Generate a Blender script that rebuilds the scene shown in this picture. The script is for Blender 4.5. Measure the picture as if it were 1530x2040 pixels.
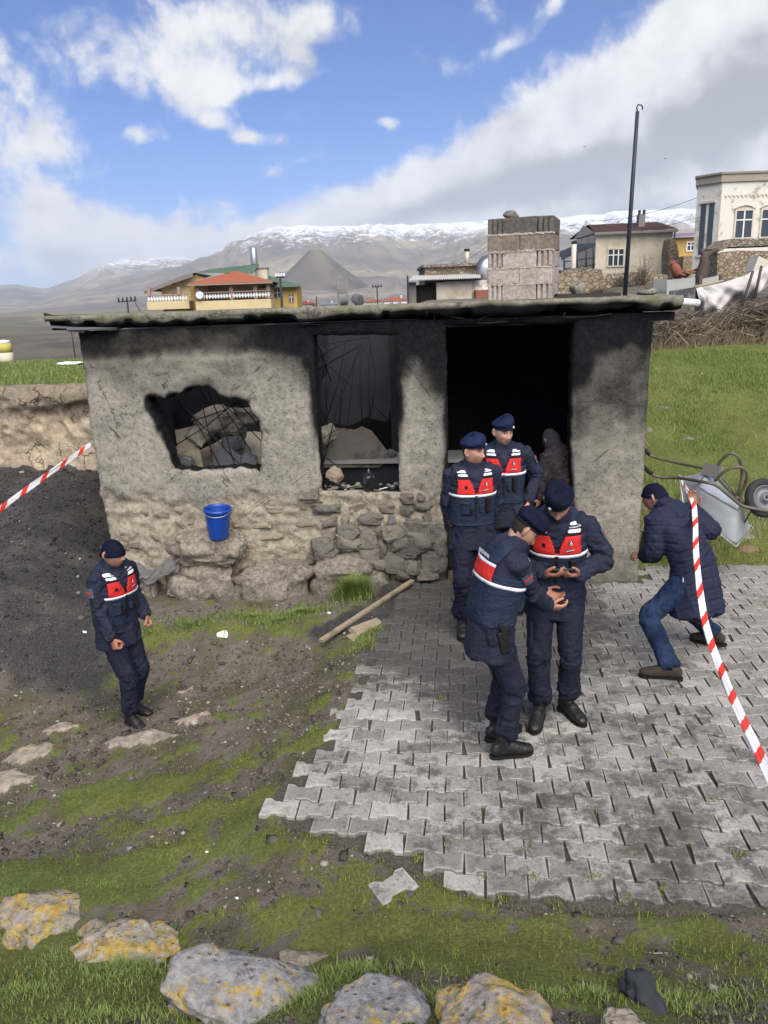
import bpy, bmesh, math, random
import numpy as np
from mathutils import Vector, Matrix, Euler
for _o in list(bpy.data.objects):
    bpy.data.objects.remove(_o)
S = bpy.context.scene
COL = S.collection
R = math.radians
# ------------------------------------------------------------------ camera
FPX = 1535.0
EYE = Vector((0, 0, 2.97))
PITCH = math.atan(430 / FPX)
ROLL = 0.035
_F = Vector((0, math.cos(PITCH), -math.sin(PITCH)))
_R0 = Vector((1, 0, 0))
_U0 = Vector((0, math.sin(PITCH), math.cos(PITCH)))
_RR = _R0 * math.cos(ROLL) - _U0 * math.sin(ROLL)
_UU = _U0 * math.cos(ROLL) + _R0 * math.sin(ROLL)
cam_data = bpy.data.cameras.new('camera')
cam = bpy.data.objects.new('camera', cam_data)
COL.objects.link(cam)
m = Matrix(((_RR.x, _UU.x, -_F.x, EYE.x), (_RR.y, _UU.y, -_F.y, EYE.y), (_RR.z, _UU.z, -_F.z, EYE.z), (0, 0, 0, 1)))
cam.matrix_world = m
cam_data.sensor_fit = 'VERTICAL'
cam_data.sensor_height = 36.0
cam_data.lens = 36.0 * FPX / 2040.0
cam_data.clip_start = 0.05
cam_data.clip_end = 60000
S.camera = cam

def at(px, py, Y):
    """world point seen at photograph pixel (px,py) on the vertical plane y=Y"""
    d = _F + _RR * ((px - 765) / FPX) + _UU * ((1020 - py) / FPX)
    return EYE + d * (Y / d.y)

def on_z(px, py, z=0.0):
    d = _F + _RR * ((px - 765) / FPX) + _UU * ((1020 - py) / FPX)
    return EYE + d * ((z - EYE.z) / d.z)

# ------------------------------------------------------------------ sun, exposure
SUN_EL, SUN_AZ = 46.0, 168.0          # azimuth clockwise from +Y: behind the camera, to its right
sd = Vector((math.sin(R(SUN_AZ)) * math.cos(R(SUN_EL)), math.cos(R(SUN_AZ)) * math.cos(R(SUN_EL)), math.sin(R(SUN_EL))))
sun_data = bpy.data.lights.new('sun', 'SUN')
sun_data.energy = 2.7
sun_data.angle = R(65)
sun_data.color = (1.0, 0.93, 0.82)
sun = bpy.data.objects.new('sun', sun_data)
sun.rotation_euler = sd.to_track_quat('Z', 'Y').to_euler()
COL.objects.link(sun)
S.view_settings.view_transform = 'Standard'
S.view_settings.look = 'None'
S.view_settings.gamma = 1.0
S.view_settings.use_curve_mapping = False
S.view_settings.exposure = 1.5
S.render.engine = 'CYCLES'
S.cycles.use_denoising = True
S.cycles.max_bounces = 6
S.cycles.diffuse_bounces = 3
S.cycles.glossy_bounces = 2
S.cycles.transmission_bounces = 4
S.cycles.transparent_max_bounces = 12
S.cycles.volume_bounces = 1
S.cycles.caustics_reflective = False
S.cycles.caustics_refractive = False

# ------------------------------------------------------------------ node helper
class NT:
    def __init__(s, tree):
        s.t = tree
        s.n = tree.nodes
        s.l = tree.links
    def new(s, typ, **kw):
        nd = s.n.new(typ)
        for k, v in kw.items():
            setattr(nd, k, v)
        return nd
    def put(s, sock, v):
        if v is None:
            return
        if isinstance(v, bpy.types.NodeSocket):
            s.l.new(v, sock)
        elif isinstance(v, (tuple, list)):
            if len(v) == 3 and len(sock.default_value) == 4:
                v = (*v, 1.0)
            sock.default_value = v
        else:
            sock.default_value = v
    def math(s, op, a, b=None, c=None, clamp=False):
        nd = s.new('ShaderNodeMath', operation=op)
        nd.use_clamp = clamp
        s.put(nd.inputs[0], a); s.put(nd.inputs[1], b); s.put(nd.inputs[2], c)
        return nd.outputs[0]
    def vmath(s, op, a, b=None, scale=None):
        nd = s.new('ShaderNodeVectorMath', operation=op)
        s.put(nd.inputs[0], a); s.put(nd.inputs[1], b)
        if scale is not None: s.put(nd.inputs['Scale'], scale)
        return nd.outputs['Value'] if op in ('DOT_PRODUCT', 'LENGTH') else nd.outputs[0]
    def noise(s, vec, scale, detail=4, rough=0.55, dist=0.0, color=False):
        nd = s.new('ShaderNodeTexNoise')
        s.put(nd.inputs['Vector'], vec)
        nd.inputs['Scale'].default_value = scale
        nd.inputs['Detail'].default_value = detail
        nd.inputs['Roughness'].default_value = rough
        nd.inputs['Distortion'].default_value = dist
        return nd.outputs['Color' if color else 'Fac']
    def voro(s, vec, scale, feature='F1', out='Distance', rand=1.0):
        nd = s.new('ShaderNodeTexVoronoi', feature=feature)
        s.put(nd.inputs['Vector'], vec)
        nd.inputs['Scale'].default_value = scale
        nd.inputs['Randomness'].default_value = rand
        return nd.outputs[out]
    def ramp(s, fac, stops, interp='LINEAR'):
        nd = s.new('ShaderNodeValToRGB')
        cr = nd.color_ramp
        cr.interpolation = interp
        while len(cr.elements) < len(stops):
            cr.elements.new(0.5)
        for e, (p, c) in zip(cr.elements, stops):
            e.position = p
            if not isinstance(c, (tuple, list)): c = (c, c, c)
            e.color = (*c[:3], 1)
        s.put(nd.inputs[0], fac)
        return nd.outputs[0]
    def step(s, v, a, b):
        nd = s.new('ShaderNodeMapRange', interpolation_type='SMOOTHSTEP')
        s.put(nd.inputs[0], v)
        nd.inputs[1].default_value = a; nd.inputs[2].default_value = b
        return nd.outputs[0]
    def mix(s, f, a, b, blend='MIX'):
        nd = s.new('ShaderNodeMix', data_type='RGBA', blend_type=blend)
        s.put(nd.inputs['Factor'], f)
        s.put(nd.inputs[6], a); s.put(nd.inputs[7], b)
        return nd.outputs[2]
    def mapping(s, vec, scale=(1, 1, 1), rot=(0, 0, 0), loc=(0, 0, 0)):
        nd = s.new('ShaderNodeMapping')
        s.put(nd.inputs[0], vec)
        nd.inputs['Scale'].default_value = scale
        nd.inputs['Rotation'].default_value = rot
        nd.inputs['Location'].default_value = loc
        return nd.outputs[0]
    def attr(s, name, out='Fac'):
        return s.new('ShaderNodeAttribute', attribute_name=name).outputs[out]
    def pos(s):
        return s.new('ShaderNodeNewGeometry').outputs['Position']
    def obj(s):
        return s.new('ShaderNodeTexCoord').outputs['Object']
    def rnd(s):
        return s.new('ShaderNodeObjectInfo').outputs['Random']
    def sep(s, v):
        return s.new('ShaderNodeSeparateXYZ'), v
    def xyz(s, v):
        nd = s.new('ShaderNodeSeparateXYZ')
        s.put(nd.inputs[0], v)
        return nd.outputs
    def bump(s, h, strength=0.5, dist=0.01, normal=None):
        nd = s.new('ShaderNodeBump')
        nd.inputs['Strength'].default_value = strength
        nd.inputs['Distance'].default_value = dist
        s.put(nd.inputs['Height'], h)
        if normal is not None: s.put(nd.inputs['Normal'], normal)
        return nd.outputs[0]

def material(name, fn=None, color=None, rough=0.85, metal=0.0, spec=0.3):
    mt = bpy.data.materials.new(name)
    mt.use_nodes = True
    nt = NT(mt.node_tree)
    b = mt.node_tree.nodes['Principled BSDF']
    b.inputs['Roughness'].default_value = rough
    b.inputs['Metallic'].default_value = metal
    b.inputs['Specular IOR Level'].default_value = spec
    if color is not None:
        b.inputs['Base Color'].default_value = (*color, 1)
    if fn:
        r = fn(nt)
        if isinstance(r, dict):
            for k, v in r.items(): nt.put(b.inputs[k], v)
        else:
            nt.put(b.inputs['Base Color'], r)
    return mt

def simple(name, col, var=0.12, scale=20.0, rough=0.85, bump=0.3, bdist=0.004, metal=0.0, spec=0.3, per_obj=0.0, dirt=None):
    """one plain colour broken up by grain, optional per-object lightness and dirt tint"""
    def fn(n):
        p = n.obj()
        f = n.noise(p, scale, 6, 0.6)
        f2 = n.noise(p, scale * 0.18, 4, 0.6)
        k = n.math('ADD', n.math('MULTIPLY', f, var * 2), n.math('MULTIPLY', f2, var * 2))
        k = n.math('ADD', k, 1 - var * 2)
        if per_obj:
            k = n.math('MULTIPLY', k, n.math('ADD', n.math('MULTIPLY', n.rnd(), per_obj * 2), 1 - per_obj))
        c = n.mix(1.0, col, n.ramp(n.math('MULTIPLY', k, 0.5), [(0, (0, 0, 0)), (1, (2, 2, 2))]), 'MULTIPLY')
        if dirt:
            c = n.mix(n.step(n.noise(p, scale * 0.3, 6, 0.7), 0.48, 0.72), c, dirt)
        return {'Base Color': c, 'Normal': n.bump(f, bump, bdist)}
    return material(name, fn, rough=rough, metal=metal, spec=spec)

# ------------------------------------------------------------------ world: nishita sky with clouds
W = bpy.data.worlds.new('World')
S.world = W
W.use_nodes = True
wn = NT(W.node_tree)
W.node_tree.nodes.clear()
def build_world(n):
    d = n.new('ShaderNodeTexCoord').outputs['Generated']
    x, y, z = n.xyz(d)
    sky = n.new('ShaderNodeTexSky', sky_type='NISHITA')
    sky.sun_disc = False
    sky.sun_elevation = R(SUN_EL)
    sky.sun_rotation = R(SUN_AZ)
    sky.altitude = 1300
    sky.air_density = 1.0
    sky.dust_density = 0.4
    sky.ozone_density = 3.0
    skyc = n.mix(1.0, sky.outputs[0], (0.25, 0.52, 0.90), 'MULTIPLY')
    # azimuth / elevation in degrees
    az = n.math('MULTIPLY', n.math('ARCTAN2', x, y), 57.2958)
    el = n.math('MULTIPLY', n.math('ARCSINE', z), 57.2958)
    # cloud-layer coordinates: the layer seen in perspective
    zz = n.math('ADD', n.math('MAXIMUM', z, 0.0), 0.16)
    cmb = n.new('ShaderNodeCombineXYZ')
    n.put(cmb.inputs[0], n.math('DIVIDE', x, zz)); n.put(cmb.inputs[1], n.math('DIVIDE', y, zz))
    cv = cmb.outputs[0]
    warp = n.vmath('SCALE', n.vmath('SUBTRACT', n.noise(cv, 1.3, 3, 0.5, color=True), (0.5, 0.5, 0.5)), scale=0.55)
    cv = n.vmath('ADD', cv, warp)
    f1 = n.noise(cv, 1.5, 9, 0.60)
    f2 = n.noise(n.vmath('ADD', d, (3.1, 1.7, 0.4)), 7.5, 8, 0.58, 0.3)
    f3 = n.noise(n.vmath('ADD', d, (7.3, 2.2, 5.1)), 17.0, 9, 0.62, 0.2)
    fb = n.math('ADD', n.math('MULTIPLY', f3, 0.38), n.math('MULTIPLY', f2, 0.62))
    def blob(a0, e0, sa, se, rot, amp, src=None):
        u = n.math('SUBTRACT', az, a0); v = n.math('SUBTRACT', el, e0)
        c, s_ = math.cos(R(rot)), math.sin(R(rot))
        uu = n.math('ADD', n.math('MULTIPLY', u, c / sa), n.math('MULTIPLY', v, s_ / sa))
        vv = n.math('ADD', n.math('MULTIPLY', u, -s_ / se), n.math('MULTIPLY', v, c / se))
        q = n.math('ADD', n.math('MULTIPLY', uu, uu), n.math('MULTIPLY', vv, vv))
        return n.math('MULTIPLY', n.math('EXPONENT', n.math('MULTIPLY', q, -1.0)), amp)
    def total(lst):
        t = None
        for b_ in lst:
            t = b_ if t is None else n.math('ADD', t, b_)
        return t
    CL = CLOUD_BLOBS
    m_ = total([blob(*b_) for b_ in CL])
    # low haze/cloud band round the horizon everywhere, more cloud behind the camera
    low = n.math('MULTIPLY', n.step(el, 9.0, 1.0), 0.40)
    far = n.math('MULTIPLY', n.step(n.math('ABSOLUTE', az), 32.0, 60.0), 0.22)
    dens = total([n.math('MULTIPLY', n.math('SUBTRACT', fb, 0.5), 4.3), m_, low, far, -0.33])
    cover = n.step(dens, 0.0, 0.66)
    cover = n.math('POWER', cover, 1.15)
    # underside of the thick bank is grey
    g_ = total([blob(*b_) for b_ in GREY_BLOBS])
    g_ = n.math('ADD', g_, n.math('MULTIPLY', n.math('SUBTRACT', n.noise(n.vmath('ADD', d, (0.3, 0.2, 0.05)), 9.0, 9, 0.6), 0.5), 3.0))
    grey = n.step(g_, 0.1, 1.05)
    wv = n.math('ADD', n.math('MULTIPLY', n.noise(d, 7.0, 9, 0.62), .55), n.math('MULTIPLY', f3, .45))
    white = n.ramp(wv, [(0.34, (0.64, 0.68, 0.75)), (0.45, (0.90, 0.91, 0.93)), (0.58, (1.08, 1.07, 1.06))])
    ccol = n.mix(grey, white, (0.43, 0.45, 0.485))
    b1 = n.new('ShaderNodeBackground'); n.put(b1.inputs[0], skyc); b1.inputs[1].default_value = 0.05
    b2 = n.new('ShaderNodeBackground'); n.put(b2.inputs[0], ccol); b2.inputs[1].default_value = 0.335
    mx = n.new('ShaderNodeMixShader')
    n.put(mx.inputs[0], cover); n.l.new(b1.outputs[0], mx.inputs[1]); n.l.new(b2.outputs[0], mx.inputs[2])
    out = n.new('ShaderNodeOutputWorld')
    n.l.new(mx.outputs[0], out.inputs[0])
# azimuth, elevation, half-size along, half-size across, tilt, amount
def _ae(px, py):
    d = _F + _RR * ((px - 765) / FPX) + _UU * ((1020 - py) / FPX)
    d.normalize()
    return math.degrees(math.atan2(d.x, d.y)), math.degrees(math.asin(d.z))
def cb(px, py, sx, sy, rot, amp):
    a_, e_ = _ae(px, py)
    return (a_, e_, sx / 28.0, sy / 28.0, rot, amp)
CLOUD_BLOBS = [
    cb(360, 70, 340, 75, 8, 0.80), cb(40, 230, 190, 75, -25, 0.56), cb(190, 60, 130, 70, -50, 0.22),
    cb(620, 50, 110, 60, 0, 0.35), cb(400, 190, 50, 26, 20, 0.42), cb(545, 165, 100, 16, 8, 0.45), cb(640, 130, 70, 16, -25, 0.36),
    cb(270, 265, 50, 18, 10, 0.55), cb(415, 240, 40, 14, -10, 0.55), cb(500, 275, 50, 14, 5, 0.36), cb(775, 242, 30, 14, 0, 0.6), cb(500, 272, 50, 14, 0, .3), cb(90, 300, 150, 30, 0, .3),
    cb(870, 125, 60, 20, -15, 0.5), cb(1000, 95, 50, 16, 15, 0.5), cb(1095, 20, 45, 26, 35, 0.55), cb(950, 15, 60, 22, -15, 0.28),
    cb(700, 232, 50, 12, -10, 0.30), cb(580, 325, 85, 18, 20, 0.5), cb(430, 175, 90, 30, 10, .3),
    cb(1360, 130, 330, 95, 28, 1.0), cb(1490, 60, 240, 110, 30, 0.8), cb(1250, 330, 430, 120, 8, 1.0), cb(1500, 300, 300, 140, 0, 0.8),
    cb(900, 400, 330, 85, 20, 0.9), cb(650, 440, 300, 55, 8, 0.70), cb(200, 455, 360, 62, -4, 0.66), cb(60, 420, 170, 60, -8, 0.30),
    cb(330, 520, 260, 35, 0, 0.5),
]
GREY_BLOBS = [
    cb(1420, 240, 170, 75, 20, 0.95), cb(1200, 330, 260, 55, 10, 0.75), cb(1020, 375, 170, 38, 16, 0.85), cb(1500, 380, 250, 60, 0, 0.6), cb(820, 425, 150, 30, 12, 0.6),
    cb(230, 495, 150, 22, 10, 0.4), cb(120, 265, 120, 30, -8, 0.35), cb(1300, 430, 300, 25, 0, 0.35),
]
build_world(wn)

# ------------------------------------------------------------------ numpy noise
def _hash(ix, iy, iz, seed):
    h = (ix.astype(np.int64) * 374761393 + iy.astype(np.int64) * 668265263 + iz.astype(np.int64) * 2147483647 + seed * 1274126177) & 0xFFFFFFFF
    h = ((h ^ (h >> 13)) * 1274126177) & 0xFFFFFFFF
    h = ((h ^ (h >> 16)) * 2246822519) & 0xFFFFFFFF
    return ((h ^ (h >> 15)) & 0xFFFFFF) / float(0xFFFFFF)
def vnoise(x, y, z=0.0, seed=0):
    x, y, z = np.broadcast_arrays(np.asarray(x, float), np.asarray(y, float), np.asarray(z, float))
    ix, iy, iz = np.floor(x), np.floor(y), np.floor(z)
    fx, fy, fz = x - ix, y - iy, z - iz
    fx = fx * fx * (3 - 2 * fx); fy = fy * fy * (3 - 2 * fy); fz = fz * fz * (3 - 2 * fz)
    r = 0
    for a in (0, 1):
        for b in (0, 1):
            for c in (0, 1):
                wgt = (fx if a else 1 - fx) * (fy if b else 1 - fy) * (fz if c else 1 - fz)
                r = r + wgt * _hash(ix + a, iy + b, iz + c, seed)
    return r
def fbm(x, y, z=0.0, oct=4, seed=0, gain=0.5):
    t, a, s = 0, 1.0, 0.0
    f = 1.0
    for o in range(oct):
        t = t + a * (vnoise(np.asarray(x) * f, np.asarray(y) * f, np.asarray(z) * f, seed + o * 17) - 0.5)
        s += a; a *= gain; f *= 2.03
    return t / s * 2.0           # about -1..1
def sstep(v, a, b):
    t = np.clip((np.asarray(v, float) - a) / (b - a), 0, 1)
    return t * t * (3 - 2 * t)

# ------------------------------------------------------------------ mesh helpers
def tag(o, label=None, cat=None, group=None, kind=None):
    if label: o['label'] = label
    if cat: o['category'] = cat
    if group: o['group'] = group
    if kind: o['kind'] = kind
    return o
def link(name, me, parent=None, loc=None, rot=None):
    o = bpy.data.objects.new(name, me)
    COL.objects.link(o)
    if parent is not None: o.parent = parent
    if loc is not None: o.location = loc
    if rot is not None: o.rotation_euler = rot
    return o
def empty(name, loc=(0, 0, 0), rz=0.0, label=None, cat=None, group=None, kind=None):
    o = bpy.data.objects.new(name, None)
    o.empty_display_size = 0.2
    COL.objects.link(o)
    o.location = loc
    o.rotation_euler = (0, 0, rz)
    return tag(o, label, cat, group, kind)
def mesh_np(name, V, Fq, mats=(), smooth=True, attrs=None, mi=None):
    """V (n,3); Fq (m,k) int array or list of tuples"""
    me = bpy.data.meshes.new(name)
    V = np.asarray(V, dtype=np.float32)
    if isinstance(Fq, np.ndarray):
        mcount, k = Fq.shape
        me.vertices.add(len(V)); me.vertices.foreach_set('co', V.ravel())
        me.loops.add(mcount * k); me.loops.foreach_set('vertex_index', Fq.astype(np.int32).ravel())
        me.polygons.add(mcount)
        me.polygons.foreach_set('loop_start', np.arange(0, mcount * k, k, dtype=np.int32))
        me.polygons.foreach_set('loop_total', np.full(mcount, k, dtype=np.int32))
        me.update(calc_edges=True)
        me.validate()
    else:
        me.from_pydata([tuple(v) for v in V.tolist()], [], [tuple(f) for f in Fq])
        me.update()
    for mt in mats: me.materials.append(mt)
    if mi is not None: me.polygons.foreach_set('material_index', np.asarray(mi, dtype=np.int32))
    if smooth: me.polygons.foreach_set('use_smooth', np.ones(len(me.polygons), dtype=bool))
    if attrs:
        for an, av in attrs.items():
            av = np.asarray(av, dtype=np.float32)
            if av.ndim == 1:
                a = me.attributes.new(an, 'FLOAT', 'POINT'); a.data.foreach_set('value', av)
            else:
                a = me.attributes.new(an, 'FLOAT_COLOR', 'POINT')
                if av.shape[1] == 3: av = np.concatenate([av, np.ones((len(av), 1), np.float32)], 1)
                a.data.foreach_set('color', av.ravel())
    return me
class MB:
    """collects simple shapes, builds ONE mesh"""
    def __init__(s):
        s.v, s.f, s.m, s.mats, s.sm = [], [], [], [], []
    def mat(s, mt):
        if mt not in s.mats: s.mats.append(mt)
        return s.mats.index(mt)
    def add(s, vs, fs, mt, smooth=False):
        o = len(s.v); k = s.mat(mt)
        s.v += [Vector(v) for v in vs]
        for f in fs:
            s.f.append(tuple(i + o for i in f)); s.m.append(k); s.sm.append(smooth)
        return s
    def box(s, c, d, mt, rot=None, jit=0.0, bev=0.0, taper=1.0):
        """centre, full size; bev: small chamfer on all edges"""
        hx, hy, hz = d[0] / 2, d[1] / 2, d[2] / 2
        M = Euler(rot).to_matrix() if rot is not None else None
        if bev <= 0:
            P = [Vector((sx * hx * (taper if sz > 0 else 1), sy * hy * (taper if sz > 0 else 1), sz * hz)) for sz in (-1, 1) for sy in (-1, 1) for sx in (-1, 1)]
            Fs = [(0, 2, 3, 1), (4, 5, 7, 6), (0, 1, 5, 4), (1, 3, 7, 5), (3, 2, 6, 7), (2, 0, 4, 6)]
        else:
            b = min(bev, hx * .9, hy * .9, hz * .9)
            P, idx = [], {}
            for sx in (-1, 1):
                for sy in (-1, 1):
                    for sz in (-1, 1):
                        for ax in range(3):
                            h = [hx - b, hy - b, hz - b]; h[ax] += b
                            idx[(sx, sy, sz, ax)] = len(P)
                            P.append(Vector((sx * h[0], sy * h[1], sz * h[2])))
            Fs = []
            for ax in range(3):
                a1, a2 = (ax + 1) % 3, (ax + 2) % 3
                for sg in (-1, 1):
                    q = []
                    for (p_, r_) in ((-1, -1), (1, -1), (1, 1), (-1, 1)):
                        k = [0, 0, 0]; k[ax] = sg; k[a1] = p_; k[a2] = r_
                        q.append(idx[(*k, ax)])
                    Fs.append(tuple(q if sg > 0 else q[::-1]))
            for ax in range(3):
                a1, a2 = (ax + 1) % 3, (ax + 2) % 3
                for s1 in (-1, 1):
                    for s2 in (-1, 1):
                        def K(t, fa):
                            k = [0, 0, 0]; k[ax] = t; k[a1] = s1; k[a2] = s2
                            return idx[(*k, fa)]
                        q = (K(-1, a1), K(1, a1), K(1, a2), K(-1, a2))
                        Fs.append(q if s1 * s2 > 0 else q[::-1])
            for sx in (-1, 1):
                for sy in (-1, 1):
                    for sz in (-1, 1):
                        q = tuple(idx[(sx, sy, sz, a)] for a in range(3))
                        Fs.append(q if sx * sy * sz > 0 else q[::-1])
        if jit: P = [p + Vector((random.uniform(-jit, jit), random.uniform(-jit, jit), random.uniform(-jit, jit))) for p in P]
        if M is not None: P = [M @ p for p in P]
        c = Vector(c)
        return s.add([p + c for p in P], Fs, mt)
    def tube(s, pts, rad, mt, seg=6, smooth=True, cap=True):
        pts = [Vector(p) for p in pts]
        if not hasattr(rad, '__len__'): rad = [rad] * len(pts)
        vs, fs = [], []
        ref = None
        for i, p in enumerate(pts):
            t = (pts[min(i + 1, len(pts) - 1)] - pts[max(i - 1, 0)])
            if t.length < 1e-9: t = Vector((0, 0, 1))
            t.normalize()
            if ref is None: ref = t.orthogonal().normalized()
            ref = (ref - t * ref.dot(t))
            if ref.length < 1e-6: ref = t.orthogonal()
            ref.normalize()
            b = t.cross(ref)
            for k in range(seg):
                a = 2 * math.pi * k / seg
                vs.append(p + (ref * math.cos(a) + b * math.sin(a)) * rad[i])
        for i in range(len(pts) - 1):
            for k in range(seg):
                k2 = (k + 1) % seg
                fs.append((i * seg + k, i * seg + k2, (i + 1) * seg + k2, (i + 1) * seg + k))
        if cap:
            fs.append(tuple(range(seg))[::-1]); fs.append(tuple((len(pts) - 1) * seg + k for k in range(seg)))
        return s.add(vs, fs, mt, smooth)
    def lathe(s, prof, mt, c=(0, 0, 0), seg=20, M=None, smooth=True, cap=True):
        c = Vector(c); vs, fs = [], []
        for r_, z_ in prof:
            for k in range(seg):
                a = 2 * math.pi * k / seg
                p = Vector((r_ * math.cos(a), r_ * math.sin(a), z_))
                if M is not None: p = M @ p
                vs.append(p + c)
        for i in range(len(prof) - 1):
            for k in range(seg):
                k2 = (k + 1) % seg
                fs.append((i * seg + k, i * seg + k2, (i + 1) * seg + k2, (i + 1) * seg + k))
        if cap:
            if prof[0][0] > 1e-6: fs.append(tuple(range(seg))[::-1])
            if prof[-1][0] > 1e-6: fs.append(tuple((len(prof) - 1) * seg + k for k in range(seg)))
        return s.add(vs, fs, mt, smooth)
    def prism(s, poly, z0, z1, mt, M=None, smooth=False):
        """poly in xy extruded along z, M maps to place"""
        n_ = len(poly)
        vs = [Vector((p[0], p[1], z0)) for p in poly] + [Vector((p[0], p[1], z1)) for p in poly]
        if M is not None: vs = [M @ v for v in vs]
        fs = [tuple(range(n_))[::-1], tuple(range(n_, 2 * n_))] + [(i, (i + 1) % n_, n_ + (i + 1) % n_, n_ + i) for i in range(n_)]
        return s.add(vs, fs, mt, smooth)
    def mesh(s, name):
        me = bpy.data.meshes.new(name)
        me.from_pydata([tuple(v) for v in s.v], [], s.f)
        for mt in s.mats: me.materials.append(mt)
        me.polygons.foreach_set('material_index', s.m)
        me.polygons.foreach_set('use_smooth', s.sm)
        me.update()
        return me
    def build(s, name, parent=None, loc=None, rot=None):
        return link(name, s.mesh(name), parent, loc, rot)

_ico_cache = {}
def ico(sub):
    if sub not in _ico_cache:
        bm = bmesh.new(); bmesh.ops.create_icosphere(bm, subdivisions=sub, radius=1.0)
        V = np.array([v.co[:] for v in bm.verts]); Fq = np.array([[v.index for v in f.verts] for f in bm.faces])
        bm.free(); _ico_cache[sub] = (V, Fq)
    return _ico_cache[sub]
def rock_np(seed, size, sub=3, rough=0.25, cuts=7, flat=0.0, boxy=0):
    """angular, weathered stone: a sphere cut by random planes, then roughened"""
    V, Fq = ico(sub)
    rg = np.random.RandomState(seed)
    P = V.copy()
    if boxy:
        P = np.sign(P) * np.abs(P) ** boxy
        P *= .86 / np.abs(P).max()
    P += (fbm(V[:, 0] * 1.1 + seed, V[:, 1] * 1.1, V[:, 2] * 1.1, 2, seed)[:, None]) * V * 0.28
    for _ in range(cuts):
        nrm = rg.normal(size=3); nrm /= np.linalg.norm(nrm)
        d = rg.uniform(0.55, 0.85)
        k = P @ nrm - d
        P -= np.clip(k, 0, None)[:, None] * nrm * 0.85
    n2 = fbm(V[:, 0] * 3 + seed * 3.1, V[:, 1] * 3, V[:, 2] * 3, 5, seed + 5)
    P += V * (n2 * rough * 0.45)[:, None]
    if flat: P[:, 2] = np.where(P[:, 2] < -flat, -flat + (P[:, 2] + flat) * 0.1, P[:, 2])
    P *= np.asarray(size, float)
    return P, Fq
def rock_mesh(name, seed, size, mat, sub=3, rough=0.25, cuts=7, flat=0.0, boxy=0):
    P, Fq = rock_np(seed, size, sub, rough, cuts, flat, boxy)
    return mesh_np(name, P, Fq, [mat], True)
# ------------------------------------------------------------------ shed frame (front wall plane)
SH_ANG = R(-6)
SH_O = Vector((2.467, 7.625, 0.0))
SH_M = Matrix.Translation(SH_O) @ Matrix.Rotation(SH_ANG, 4, 'Z')
SH_MI = SH_M.inverted()
def shed_uz(px, py, depth=0.0):
    """photo pixel -> (u, z) on the vertical plane 'depth' metres behind the front wall face"""
    d = _F + _RR * ((px - 765) / FPX) + _UU * ((1020 - py) / FPX)
    e = SH_MI @ EYE
    dl = SH_MI.to_3x3() @ d
    t = (depth - e.y) / dl.y
    q = e + dl * t
    return q.x, q.z

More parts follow.
